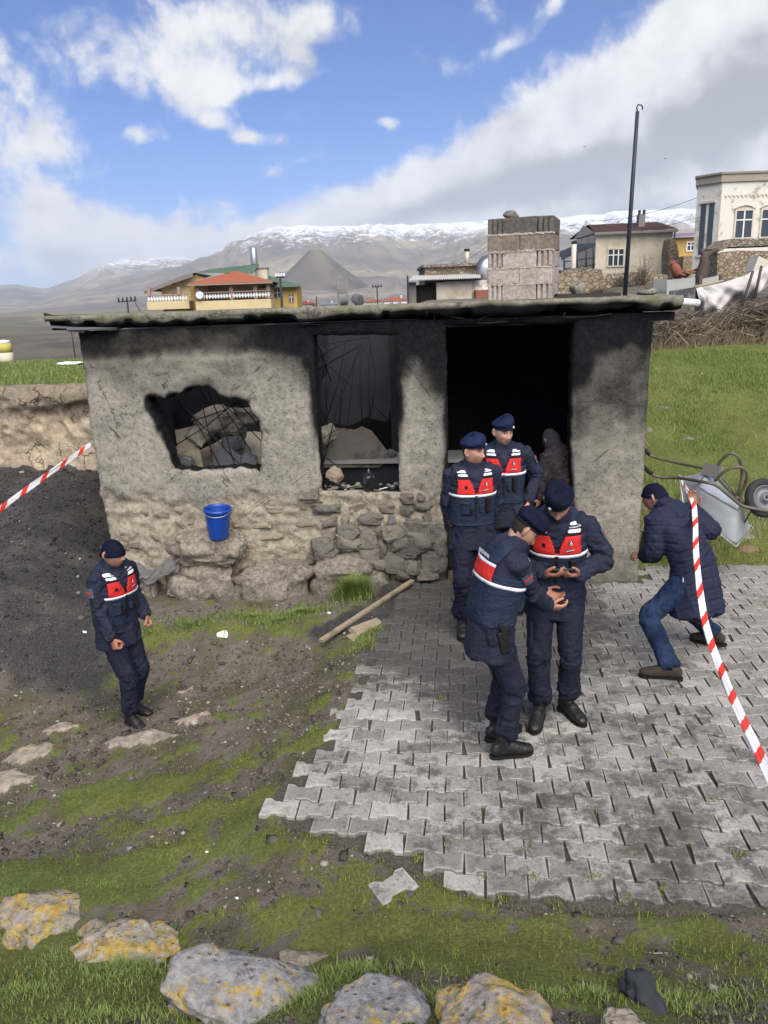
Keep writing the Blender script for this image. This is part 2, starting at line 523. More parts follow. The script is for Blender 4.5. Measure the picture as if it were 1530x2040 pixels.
# ------------------------------------------------------------------ ground height
def paved_edge(y):
    return np.interp(y, [2.9, 3.3, 3.96, 4.91, 6.62, 7.7], [-0.2, -0.3, -0.72, -0.45, -0.06, 0.12])
def gh(x, y):
    x = np.asarray(x, float); y = np.asarray(y, float)
    dl = np.clip(paved_edge(y) - x, 0, None)
    drop = -0.66 * (1 - np.exp(-dl / 1.75))
    drop = drop * (1 - 0.72 * sstep(y, 6.3, 7.6)) * (1 - 0.45 * sstep(y, 4.6, 3.2))
    # coal heap in the gap left of the shed
    coal = 0.50 * sstep(y + 0.25 * (x + 4), 6.9, 11.2) * sstep(x, -3.0, -4.4)
    coal = coal + 0.35 * sstep(x, -2.6, -4.2) * sstep(y, 5.2, 7.0)
    # bank the camera stands on
    y0 = 2.95 + 0.28 * sstep(x, -0.3, -2.2) - 0.10 * sstep(x, 0.6, 2.2)
    bank = 0.50 * np.clip(y0 - y, 0, None) ** 1.15
    bank = np.minimum(bank, 1.35)
    # grass rising behind and to the right of the shed
    rx = sstep(x, 2.3, 3.0)
    rise = 0.30 * np.clip(y - 7.95, 0, None)
    rise = np.where(rise > 1.5, 1.5 + 0.9 * (1 - np.exp(-(rise - 1.5) / 0.9)), rise)
    right = rise * rx
    # behind the shed
    back = 1.85 * sstep(y, 12.3, 12.9) * (1 - rx)
    left_pl = 1.86 * sstep(y, 11.2, 11.42) * sstep(x, -3.2, -3.8)
    h = np.where(y > 11.2, np.maximum(np.maximum(right, back), np.maximum(left_pl, coal * (1 - sstep(y, 11.3, 11.6)))), drop + coal + bank + right)
    # village terrain further off: valley in front of the mountain, slope up at the right
    far = -11.0 + 0.0 * x
    slope_r = 3.0 + 0.012 * (y - 20)
    azm = x / np.maximum(y, 1)
    right_w = sstep(azm, 0.12, 0.30)
    mid = -2.0 + 0 * x
    vill = mid * (1 - right_w) + slope_r * right_w
    k1 = sstep(y, 16.5, 32)
    h = h * (1 - k1) + vill * k1
    k2 = sstep(y, 85, 230) * (1 - right_w) + sstep(y, 160, 420) * right_w
    kl = sstep(y, 22, 60) * sstep(azm, -0.22, -0.34)
    k2 = np.maximum(k2, kl)
    h = h * (1 - k2) + far * k2
    # field swells on the plain
    h = h + k2 * 6.0 * fbm(x / 400, y / 400, 0, 3, 3)
    # roughness
    lo_ = np.interp(x, [-.8, -.55, -.2, .1, .38, .75, 4.8], [3.91, 3.88, 3.72, 3.5, 3.34, 3.22, 3.05]) - .07
    paved = sstep(x, paved_edge(y) - 0.05, paved_edge(y) + 0.1) * sstep(y, lo_ - .06, lo_ + .03) * (1 - sstep(y, 7.9, 8.2))
    rr = (0.055 * fbm(x * 0.9, y * 0.9, 0, 3, 11) + 0.028 * fbm(x * 4, y * 4, 0, 4, 12))
    near = 1 - sstep(y, 40, 80)
    slp = rx * sstep(y, 8.0, 8.8) * (1 - sstep(y, 16, 20))
    rr = rr + slp * (.07 * fbm(x * .9 + 4, y * .9, 0, 3, 14) + .05 * fbm(x * 3.1, y * 3.1, 0, 3, 15))
    h = h + rr * (1 - paved) * near - 0.055 * paved
    return h
def ghs(x, y):
    return float(gh(np.array([x]), np.array([y]))[0])
def gnd(px, py, tmax=60.0):
    """photo pixel -> point on the ground sheet"""
    d = _F + _RR * ((px - 765) / FPX) + _UU * ((1020 - py) / FPX)
    ts = np.linspace(0.8, tmax, 6000)
    X, Y, Z = EYE.x + d.x * ts, EYE.y + d.y * ts, EYE.z + d.z * ts
    below = np.nonzero(Z < gh(X, Y))[0]
    i = below[0] if len(below) else len(ts) - 1
    return Vector((X[i], Y[i], Z[i]))

# ------------------------------------------------------------------ what grows / lies where
def _pt(px, py):
    g = gnd(px, py); return g.x, g.y
GREEN = []
for (px, py, a, b, s) in [(150, 1300, .34, .30, 1.0), (200, 1345, .30, .2, .9), (120, 1260, .3, .35, .7), (330, 1250, .35, .3, .9), (450, 1240, .6, .32, 1.0), (575, 1232, .45, .3, 1.0),
                          (700, 1230, .25, .4, .8), (720, 1290, .16, .35, .9), (690, 1350, .12, .3, .6), (645, 1410, .18, .32, .9), (600, 1480, .3, .25, 1.0), (520, 1510, .38, .2, 1.0), (430, 1540, .4, .22, .9),
                          (320, 1570, .45, .2, 1.0), (190, 1600, .45, .2, 1.0), (60, 1650, .3, .15, .8), (420, 1620, .28, .16, .9), (25, 1490, .22, .2, .9), (380, 1490, .25, .12, .7), (520, 1590, .3, .1, .6),
                          (230, 1760, .34, .16, 1.0), (90, 1770, .3, .15, .9), (20, 1740, .2, .16, .8), (660, 1680, .16, .12, .9), (640, 1800, .35, .25, .7), (800, 1860, .4, .18, .85),
                          (1000, 1900, .5, .12, .75), (850, 1790, .1, .08, .8), (960, 1800, .08, .1, .7), (1500, 1900, .3, .12, .6), (1200, 1950, .5, .1, .55), (700, 1960, .25, .1, .9), (150, 1950, .55, .2, 1.0), (450, 1990, .4, .14, .9), (40, 1900, .3, .2, .9)]:
    x_, y_ = _pt(px, py); GREEN.append((x_, y_, a, b, s))
TUFA = []
for (px, py, a, b, s) in [(265, 1478, .30, .13, 1.1), (120, 1452, .16, .16, .9), (60, 1505, .22, .14, 1.0), (15, 1560, .25, .16, 1.0), (380, 1437, .17, .08, 1.0), (350, 1382, .26, .08, .62), (90, 1352, .1, .1, .8),
                          (210, 1440, .16, .1, .55), (440, 1375, .3, .1, .35)]:
    x_, y_ = _pt(px, py); TUFA.append((x_, y_, a, b, s))
def _blobs(L, x, y):
    t = np.zeros_like(x)
    for (cx, cy, a, b, s) in L:
        t = np.maximum(t, s * np.exp(-((x - cx) / a) ** 2 - ((y - cy) / b) ** 2))
    return t
def green_mask(x, y):
    g = _blobs(GREEN, x, y)
    n = fbm(x * 2.3, y * 2.3, 0, 4, 21)
    n2 = fbm(x * 9, y * 9, 0, 3, 25)
    base = .30 * sstep(y, 4.9, 3.7) * (1 - sstep(x, 2.2, 3.2) * .5) + .12
    v = .66 * g + base + 0.55 * n + 0.60 * n2 + .25 * fbm(x * 24, y * 24, 0, 2, 27)
    near = sstep(v, 0.26, 0.80)
    # the grassy slope right of the shed and the plateau edge on the left
    rs = sstep(x, 2.5, 2.75) * sstep(y + 0.06 * (x - 3), 7.85, 8.1) * (0.86 + 0.35 * n) * (1 - sstep(y, 14.8, 15.8))
    lp = sstep(y, 11.5, 12.2) * (1 - sstep(x, -2.5, 0)) * (0.75 + 0.5 * n) * (1 - sstep(y, 18, 24))
    fg = sstep(y, 3.1, 2.4) * sstep(v + 0.32, 0.3, 0.9) * 0.9
    return np.clip(np.maximum(np.maximum(near, np.clip(rs, 0, 1)), np.maximum(np.clip(lp, 0, 1), fg)), 0, 1)
def tufa_mask(x, y):
    return sstep(_blobs(TUFA, x, y) + 0.35 * fbm(x * 6, y * 6, 0, 4, 31), 0.38, 0.6)
def coal_mask(x, y):
    e = y + 0.35 * (x + 3) + 0.5 * fbm(x * 1.2, y * 1.2, 0, 4, 41)
    c = sstep(e, 5.9, 6.9) * sstep(x + 0.25 * fbm(x * 2, y * 2, 0, 3, 42), -2.35, -2.75) * (1 - sstep(y, 11.3, 11.6))
    # soot trampled out of the doorway and along the foot of the wall
    d1 = np.exp(-((x - 0.35) / 0.5) ** 2 - ((y - 7.2) / 0.75) ** 2) * 1.25
    d2 = np.exp(-((x + 0.55) / 0.5) ** 2 - ((y - 6.9) / 0.3) ** 2) * 0.8
    return np.clip(c + sstep(d1 + d2 + 0.3 * fbm(x * 3, y * 3, 0, 4, 43), 0.3, 0.85), 0, 1)

# ------------------------------------------------------------------ ground material
def ground_fn(n):
    p = n.pos()
    g, t, c = n.attr('green'), n.attr('tufa'), n.attr('coal')
    x, y, z = n.xyz(p)
    n1 = n.noise(p, 2.2, 8, 0.65); n2 = n.noise(p, 17, 8, 0.7); n3 = n.noise(p, 70, 5, 0.7); n4 = n.noise(p, 0.7, 5, 0.6)
    dirt = n.ramp(n2, [(0.30, (0.075, 0.063, 0.052)), (0.5, (0.135, 0.115, 0.095)), (0.72, (0.22, 0.195, 0.165))])
    dirt2 = n.ramp(n3, [(0.3, (0.065, 0.055, 0.047)), (0.55, (0.15, 0.13, 0.11)), (0.75, (0.30, 0.27, 0.235))])
    dirt = n.mix(0.55, dirt, dirt2)
    dirt = n.mix(n.step(n1, 0.42, 0.68), dirt, n.mix(1, dirt, (0.66, 0.60, 0.54), 'MULTIPLY'))
    moss = n.ramp(n.noise(p, 42, 6, 0.7), [(0.28, (0.050, 0.055, 0.016)), (0.5, (0.130, 0.150, 0.030)), (0.74, (0.23, 0.25, 0.055))])
    moss = n.mix(n.step(n4, 0.4, 0.65), moss, n.mix(1, moss, (0.7, 0.85, 0.8), 'MULTIPLY'))
    ge = n.step(n.math('ADD', g, n.math('MULTIPLY', n.math('SUBTRACT', n2, 0.5), 1.1)), 0.25, 0.7)
    col = n.mix(n.math('MULTIPLY', ge, 0.82), dirt, moss)
    # sparse moss film everywhere on the dirt
    col = n.mix(n.math('MULTIPLY', n.step(n.math('ADD', n1, n.math('MULTIPLY', n3, 0.35)), 0.60, 0.82), 0.45), col, (0.085, 0.092, 0.034))
    tuf = n.ramp(n2, [(0.3, (0.15, 0.125, 0.10)), (0.5, (0.33, 0.275, 0.22)), (0.7, (0.47, 0.40, 0.33))])
    tuf = n.mix(n.step(n1, 0.5, 0.7), tuf, n.mix(1, tuf, (0.75, 0.78, 0.82), 'MULTIPLY'))
    te = n.step(n.math('ADD', t, n.math('MULTIPLY', n.math('SUBTRACT', n2, 0.5), 1.8)), 0.30, 0.75)
    col = n.mix(te, col, tuf)
    coal = n.ramp(n3, [(0.3, (0.016, 0.016, 0.017)), (0.5, (0.042, 0.041, 0.042)), (0.66, (0.085, 0.082, 0.081)), (0.84, (0.17, 0.165, 0.16))])
    coal = n.mix(n.step(n1, 0.45, 0.65), coal, n.mix(1, coal, (1.7, 1.6, 1.5), 'MULTIPLY'))
    ce = n.step(n.math('ADD', c, n.math('MULTIPLY', n.math('SUBTRACT', n2, 0.5), 0.7)), 0.2, 0.75)
    col = n.mix(ce, col, coal)
    # fields on the plain
    fp = n.mapping(p, (0.006, 0.016, 0.0), (0, 0, 0.3))
    fv = n.new('ShaderNodeTexVoronoi', feature='F1'); n.put(fv.inputs['Vector'], fp); fv.inputs['Scale'].default_value = 1.0
    fr = n.new('ShaderNodeSeparateColor'); n.put(fr.inputs[0], fv.outputs['Color'])
    field = n.ramp(fr.outputs[0], [(0.0, (0.075, 0.062, 0.056)), (0.3, (0.10, 0.085, 0.07)), (0.5, (0.065, 0.075, 0.04)), (0.75, (0.135, 0.115, 0.085)), (1.0, (0.085, 0.07, 0.062))], 'CONSTANT')
    field = n.mix(n.step(n.noise(p, 0.02, 6, 0.65), 0.42, 0.62), field, (0.13, 0.118, 0.085))
    field = n.mix(n.step(n.math('ADD', y, n.math('MULTIPLY', n.noise(p, 0.003, 4, 0.6), 500)), 700, 1500), field, n.ramp(n.noise(p, 0.0035, 6, 0.65), [(0.35, (0.12, 0.11, 0.075)), (0.6, (0.19, 0.165, 0.115))]))
    ff = n.step(y, 24, 60)
    col = n.mix(ff, col, field)
    h = n.math('ADD', n.math('MULTIPLY', n2, 0.5), n.math('MULTIPLY', n3, 0.5))
    return {'Base Color': col, 'Normal': n.bump(h, 0.9, 0.03), 'Roughness': 0.95}
M_GROUND = material('ground_earth', ground_fn, spec=0.15)

def _axis(core0, core1, step, lim0, lim1, g=1.13):
    a = list(np.arange(core0, core1 + 1e-6, step))
    s = step; v = a[-1]
    while v < lim1: s *= g; v += s; a.append(v)
    s = step; v = a[0]; pre = []
    while v > lim0: s *= g; v -= s; pre.append(v)
    return np.array(pre[::-1] + a)
gx = _axis(-5.0, 5.2, 0.036, -9000, 9000, 1.17)
gy = _axis(1.3, 9.0, 0.036, -40, 14, 1.015)
gy = np.concatenate([gy, _axis(gy[-1] + 0.1, gy[-1] + 0.2, 0.1, gy[-1], 12000, 1.08)[2:]])
gy = np.unique(gy)
GX, GY = np.meshgrid(gx, gy)
GZ = gh(GX.ravel(), GY.ravel())
GV = np.stack([GX.ravel(), GY.ravel(), GZ], 1)
_nx, _ny = len(gx), len(gy)
_i = np.arange(_nx * _ny).reshape(_ny, _nx)
GF = np.stack([_i[:-1, :-1].ravel(), _i[:-1, 1:].ravel(), _i[1:, 1:].ravel(), _i[1:, :-1].ravel()], 1)
gm = green_mask(GV[:, 0], GV[:, 1]); tm = tufa_mask(GV[:, 0], GV[:, 1]) * (GV[:, 1] < 8); cm_ = coal_mask(GV[:, 0], GV[:, 1])
_nr = (1 - sstep(GV[:, 1], 7, 9)) * (1 - sstep(GV[:, 0], paved_edge(GV[:, 1]) - .1, paved_edge(GV[:, 1])) * sstep(GV[:, 1], 3.0, 3.2))
GV[:, 2] += _nr * (.012 * fbm(GV[:, 0] * 11, GV[:, 1] * 11, 0, 4, 66) + .010 * gm * (1 + fbm(GV[:, 0] * 16, GV[:, 1] * 16, 0, 3, 67)))
GV[:, 2] += 0.035 * tm * (1 + 1.3 * fbm(GV[:, 0] * 9, GV[:, 1] * 9, 0, 4, 5)) + 0.012 * gm * (GV[:, 1] < 20)
ground = link('ground', mesh_np('ground', GV, GF, [M_GROUND], True, {'green': gm, 'tufa': tm, 'coal': cm_}))
tag(ground, 'sloping yard of grey brown earth with moss, ash and grass', kind='structure')

# ------------------------------------------------------------------ mountains
def mountain_grid(name, az0, az1, naz, d0, d1, nd, ridge, base, mat, seed, rough=1.0, power=1.25, warp=0.0):
    """ridge: list of (photo x, photo y) of the skyline; the slope climbs from d0 to the crest at d1"""
    rx = []
    for (px, py) in ridge:
        a_, e_ = _ae(px, py)
        rx.append((a_, EYE.z + d1 * math.tan(R(e_)) ))
    rx.sort()
    azs = np.linspace(az0, az1, naz)
    crest = np.interp(azs, [a for a, _ in rx], [h for _, h in rx])
    t = np.linspace(0, 1.25, nd)
    A, T = np.meshgrid(azs, t)
    Cc = np.broadcast_to(crest, A.shape)
    D = d0 + (d1 - d0) * T
    X = D * np.sin(np.radians(A)); Y = D * np.cos(np.radians(A))
    up = np.clip(T, 0, 1) ** power
    down = np.clip((T - 1) / 0.25, 0, 1)
    Z = base + (Cc - base) * (up - 0.45 * down)
    sc = (d1 - d0)
    nz = fbm(X / sc * 4, Y / sc * 4, 0, 6, seed, 0.55)
    rid = 1 - np.abs(fbm(np.radians(A) * 22 + 0.6 * nz, T * 2.2, 0, 4, seed + 9)) * 2
    Z = Z + (nz * 0.05 + (rid - 0.5) * 0.035) * sc * rough * np.clip(T * 1.3, 0, 1) * (1 - 0.75 * np.clip(1 - np.abs(T - 1) / 0.12, 0, 1)) * np.clip((Cc - base) / (0.12 * sc), 0.1, 1)
    V = np.stack([X.ravel(), Y.ravel(), Z.ravel()], 1)
    i = np.arange(naz * nd).reshape(nd, naz)
    Fq = np.stack([i[:-1, :-1].ravel(), i[:-1, 1:].ravel(), i[1:, 1:].ravel(), i[1:, :-1].ravel()], 1)
    return link(name, mesh_np(name, V, Fq, [mat], True))
def mountain_fn(snow0, snow1, dark=1.0):
    def fn(n):
        p = n.pos(); x, y, z = n.xyz(p)
        na = n.noise(p, 0.0016, 7, 0.62); nb = n.noise(p, 0.009, 7, 0.7); nc = n.noise(p, 0.03, 5, 0.7)
        low = n.ramp(na, [(0.36, (0.10 * dark, 0.092 * dark, 0.088 * dark)), (0.5, (0.17 * dark, 0.148 * dark, 0.118 * dark)), (0.64, (0.30 * dark, 0.262 * dark, 0.18 * dark))])
        low = n.mix(n.step(nb, 0.48, 0.66), low, (0.095 * dark, 0.085 * dark, 0.078 * dark))
        s = n.math('ADD', z, n.math('MULTIPLY', n.math('SUBTRACT', nb, 0.5), (snow1 - snow0) * 3.2))
        s = n.math('ADD', s, n.math('MULTIPLY', n.math('SUBTRACT', nc, 0.5), (snow1 - snow0) * 3.6))
        return {'Base Color': n.mix(n.step(s, snow0, snow1), low, (0.62, 0.65, 0.70)), 'Roughness': 0.9}
    return fn
M_MTN = material('mountain_rock_and_snow', mountain_fn(330, 470), spec=0.1)
M_MTN2 = material('far_hill_rock_and_snow', mountain_fn(300, 480), spec=0.1)
M_CONE = material('cinder_cone_earth', mountain_fn(5000, 6000, 0.52), spec=0.1)
M_NEARHILL = material('near_hill_scrub', lambda n: n.mix(n.step(n.noise(n.pos(), 0.02, 7, 0.7), 0.45, 0.62), (0.105, 0.108, 0.07), (0.16, 0.15, 0.115)), spec=0.1)
tag(mountain_grid('mountain', -26, 40, 330, 2400, 6000, 110, [(-400, 640), (-100, 625), (60, 602), (200, 572), (300, 548), (420, 508), (480, 480), (540, 458), (600, 449), (700, 452), (800, 446), (900, 444), (1000, 436), (1150, 428), (1300, 418), (1430, 412), (1700, 420), (2100, 470)], -20, M_MTN, 5, 0.5, 1.5), 'broad snow-topped mountain behind the village', kind='structure')
tag(mountain_grid('hill', -45, -10, 150, 5200, 8200, 70, [(-900, 600), (-300, 590), (-60, 575), (30, 566), (90, 574), (150, 552), (205, 524), (240, 517), (330, 512), (375, 510), (400, 522), (520, 560), (700, 620)], -30, M_MTN2, 8, 0.5, 1.2), 'long grey hill with patches of snow left of the mountain', kind='structure')
tag(mountain_grid('hill', -60, -11, 120, 600, 1500, 40, [(-900, 640), (-200, 636), (0, 632), (80, 634), (150, 642), (230, 652), (400, 668)], -12, M_NEARHILL, 12, 0.35, 1.0), 'low grey green hill on the plain', kind='structure')
def cone(name, px, pytop, pybase, half, D, mat, seed):
    c = at(px, pytop, D); b = at(px, pybase, D)
    rad = half / FPX * D
    n1, n2 = 96, 30
    V, Fq = [], []
    hh = c.z - b.z
    for j in range(n2):
        t = j / (n2 - 1)
        for k in range(n1):
            a = 2 * math.pi * k / n1
            V.append((a, t))
    V = np.array(V); a, t = V[:, 0], V[:, 1]
    rr = rad * (0.12 + 1.0 * t)
    g = fbm(np.cos(a) * 3 + seed, np.sin(a) * 3, t * 1.0, 4, seed)
    z = hh * (np.clip(1 - t, 0, 1) ** 1.15) * (1 + 0.10 * g * np.clip(t * 3, 0, 1)) - hh * 0.25 * (t > 0.97)
    P = np.stack([c.x + rr * np.cos(a), c.y + rr * np.sin(a), b.z + z], 1)
    P = np.concatenate([P, [[c.x, c.y, b.z + hh * 0.985]]])
    i = np.arange(n1 * n2).reshape(n2, n1)
    F1 = [(i[j, k], i[j + 1, k], i[j + 1, (k + 1) % n1], i[j, (k + 1) % n1]) for j in range(n2 - 1) for k in range(n1)]
    F1 += [(len(P) - 1, i[0, k], i[0, (k + 1) % n1]) for k in range(n1)]
    return link(name, mesh_np(name, P, F1, [mat], True))
tag(cone('hill', 628, 499, 585, 104, 3300, M_CONE, 4), 'dark conical volcanic hill in front of the mountain', kind='structure')

# ------------------------------------------------------------------ air
def haze_box():
    mb = MB()
    mt = bpy.data.materials.new('thin_air')
    mt.use_nodes = True
    mt.node_tree.nodes.clear()
    n = NT(mt.node_tree)
    v = n.new('ShaderNodeVolumePrincipled')
    v.inputs['Color'].default_value = (0.80, 0.88, 1.0, 1)
    v.inputs['Density'].default_value = HAZE_DENSITY
    v.inputs['Anisotropy'].default_value = 0.1
    o = n.new('ShaderNodeOutputMaterial')
    n.l.new(v.outputs[0], o.inputs['Volume'])
    mb.box((0, 0, 470), (40000, 40000, 1100), mt)
    hz = mb.build('haze')
    tag(hz, 'thin blue air over the plain', kind='stuff')
HAZE_DENSITY = 0.000085
haze_box()
# ------------------------------------------------------------------ burnt shed
def plaster_fn(n):
    p = n.obj()
    soot, bare = n.attr('soot'), n.attr('bare')
    n1 = n.noise(p, 1.9, 9, 0.66); n2 = n.noise(p, 22, 8, 0.7); n3 = n.noise(p, 90, 5, 0.7)
    col = n.ramp(n2, [(0.28, (0.10, 0.092, 0.076)), (0.46, (0.25, 0.232, 0.192)), (0.72, (0.36, 0.335, 0.28))])
    col = n.mix(n.step(n1, 0.42, 0.66), col, n.mix(1, col, (0.72, 0.73, 0.76), 'MULTIPLY'))
    # trowel strokes and scratches in two slanting directions
    def scratch(rot, seed, sc):
        q = n.mapping(p, (1, 1, 1), (0, R(rot), 0), (seed, 0, 0))
        q = n.mapping(q, (sc * 9, 1, sc * 0.8))
        return n.step(n.math('ABSOLUTE', n.math('SUBTRACT', n.noise(q, 1.0, 2, 0.5, 0.4), 0.5)), 0.016, 0.0)
    gate1 = n.step(n.noise(p, 2.1, 3, 0.5), 0.56, 0.64); gate2 = n.step(n.noise(n.vmath('ADD', p, (7, 3, 1)), 1.9, 3, 0.5), 0.57, 0.65)
    sc = n.math('MAXIMUM', n.math('MULTIPLY', scratch(38, 0, .62), gate1), n.math('MULTIPLY', scratch(-53, 5, .7), gate2))
    pits = n.step(n.voro(n.vmath('ADD', p, n.vmath('SCALE', n.noise(p, 30, 3, 0.6, color=True), scale=0.04)), 34), 0.27, 0.08)
    pits = n.math('MULTIPLY', pits, n.step(n1, 0.34, 0.56))
    col = n.mix(n.math('MULTIPLY', sc, 0.75), col, (0.065, 0.058, 0.05))
    col = n.mix(n.math('MULTIPLY', pits, 0.8), col, (0.045, 0.041, 0.035))
    mort = n.ramp(n2, [(0.3, (0.15, 0.128, 0.096)), (0.52, (0.30, 0.264, 0.205)), (0.75, (0.40, 0.36, 0.285))])
    ck = n.voro(n.vmath('ADD', p, n.vmath('SCALE', n.noise(p, 2.4, 6, .65, color=True), scale=.55)), 1.15, 'DISTANCE_TO_EDGE')
    ck = n.math('MULTIPLY', n.step(ck, .010, .002), n.step(n.noise(p, 1.3, 3, .5), .5, .58))
    col = n.mix(n.math('MULTIPLY', ck, .8), col, (.04, .036, .031))
    col = n.mix(bare, col, mort)
    se = n.step(n.math('ADD', soot, n.math('ADD', n.math('MULTIPLY', n.math('SUBTRACT', n1, 0.5), 0.6), n.math('MULTIPLY', n.math('SUBTRACT', n2, 0.5), 0.5))), 0.12, 0.82)
    sootc = n.mix(n.step(n2, 0.4, 0.75), (0.006, 0.006, 0.007), (0.016, 0.016, 0.018))
    col = n.mix(se, col, sootc)
    h = n.math('SUBTRACT', n.math('ADD', n.math('MULTIPLY', n2, 0.75), n.math('MULTIPLY', n3, 0.35)), n.math('ADD', n.math('MULTIPLY', sc, 0.5), n.math('MULTIPLY', pits, 0.5)))
    return {'Base Color': col, 'Normal': n.bump(h, 0.8, 0.02), 'Roughness': 0.95}
M_PLASTER = material('burnt_plaster', plaster_fn, spec=0.15)
M_SOOT = simple('soot_black_masonry', (0.016, 0.016, 0.018), 0.3, 14, 0.95, 0.5, 0.01, spec=0.1)
M_SOOTGREY = simple('smoke_grey_concrete', (0.10, 0.102, 0.112), 0.3, 9, 0.95, 0.5, 0.01, spec=0.1, dirt=(0.02, 0.02, 0.022))
M_REBAR = simple('rusted_black_bar', (0.02, 0.017, 0.016), 0.2, 30, 0.8, 0.3, 0.002)
def slab_fn(n):
    p = n.obj(); soot = n.attr('soot')
    n1 = n.noise(p, 3, 8, 0.65); n2 = n.noise(p, 24, 8, 0.7); n3 = n.noise(p, 90, 4, 0.7)
    col = n.ramp(n2, [(0.28, (0.085, 0.08, 0.064)), (0.5, (0.18, 0.168, 0.132)), (0.72, (0.29, 0.27, 0.22))])
    col = n.mix(n.step(n1, 0.5, 0.68), col, (0.135, 0.13, 0.075))
    col = n.mix(n.step(n1, 0.42, 0.3), col, (0.06, 0.058, 0.055))
    se = n.step(n.math('ADD', soot, n.math('MULTIPLY', n.math('SUBTRACT', n1, 0.5), 0.7)), 0.3, 0.7)
    col = n.mix(se, col, (0.009, 0.009, 0.010))
    return {'Base Color': col, 'Normal': n.bump(n.math('ADD', n2, n3), 0.8, 0.012), 'Roughness': 0.95}
M_SLAB = material('weathered_roof_concrete', slab_fn, spec=0.15)

shed = empty('burnt_shed', SH_O, SH_ANG, 'soot-blackened one-storey plastered shed with flat concrete roof, open doorway and broken window holes', 'shed')
U0, U1, ZT = -5.61, 0.185, 2.735
HOLE = [shed_uz(*q) for q in [(292, 797), (306, 793), (330, 794), (345, 789), (362, 783), (376, 775), (396, 770), (414, 772), (430, 781), (440, 791), (458, 797), (476, 794), (494, 800), (499, 824), (515, 838), (520, 866), (518, 944), (505, 938), (480, 935), (430, 939), (380, 938), (344, 934), (336, 914), (327, 882), (312, 851), (300, 824)]]
WIN = [shed_uz(*q) for q in [(622, 669), (786, 668), (788, 760), (792, 850), (797, 984), (744, 982), (700, 980), (640, 979), (634, 900), (629, 780)]]
DOOR = [(-1.80, 2.68), (-0.56, 2.66), (-0.56, 1.5), (-0.50, 0.6), (-0.47, -0.4), (-1.81, -0.4)]
def poly_sdf(poly, X, Z):
    """signed distance, positive outside"""
    P = np.array(poly); d = np.full(X.shape, 1e9); ins = np.zeros(X.shape, bool)
    for i in range(len(P)):
        a, b = P[i], P[(i + 1) % len(P)]
        ex, ez = b - a
        wx, wz = X - a[0], Z - a[1]
        t = np.clip((wx * ex + wz * ez) / (ex * ex + ez * ez), 0, 1)
        d = np.minimum(d, np.hypot(wx - ex * t, wz - ez * t))
        c = ((a[1] > Z) != (b[1] > Z)) & (X < (b[0] - a[0]) * (Z - a[1]) / ((b[1] - a[1]) if abs(b[1] - a[1]) > 1e-9 else 1e-9) + a[0])
        ins ^= c
    return np.where(ins, -d, d)
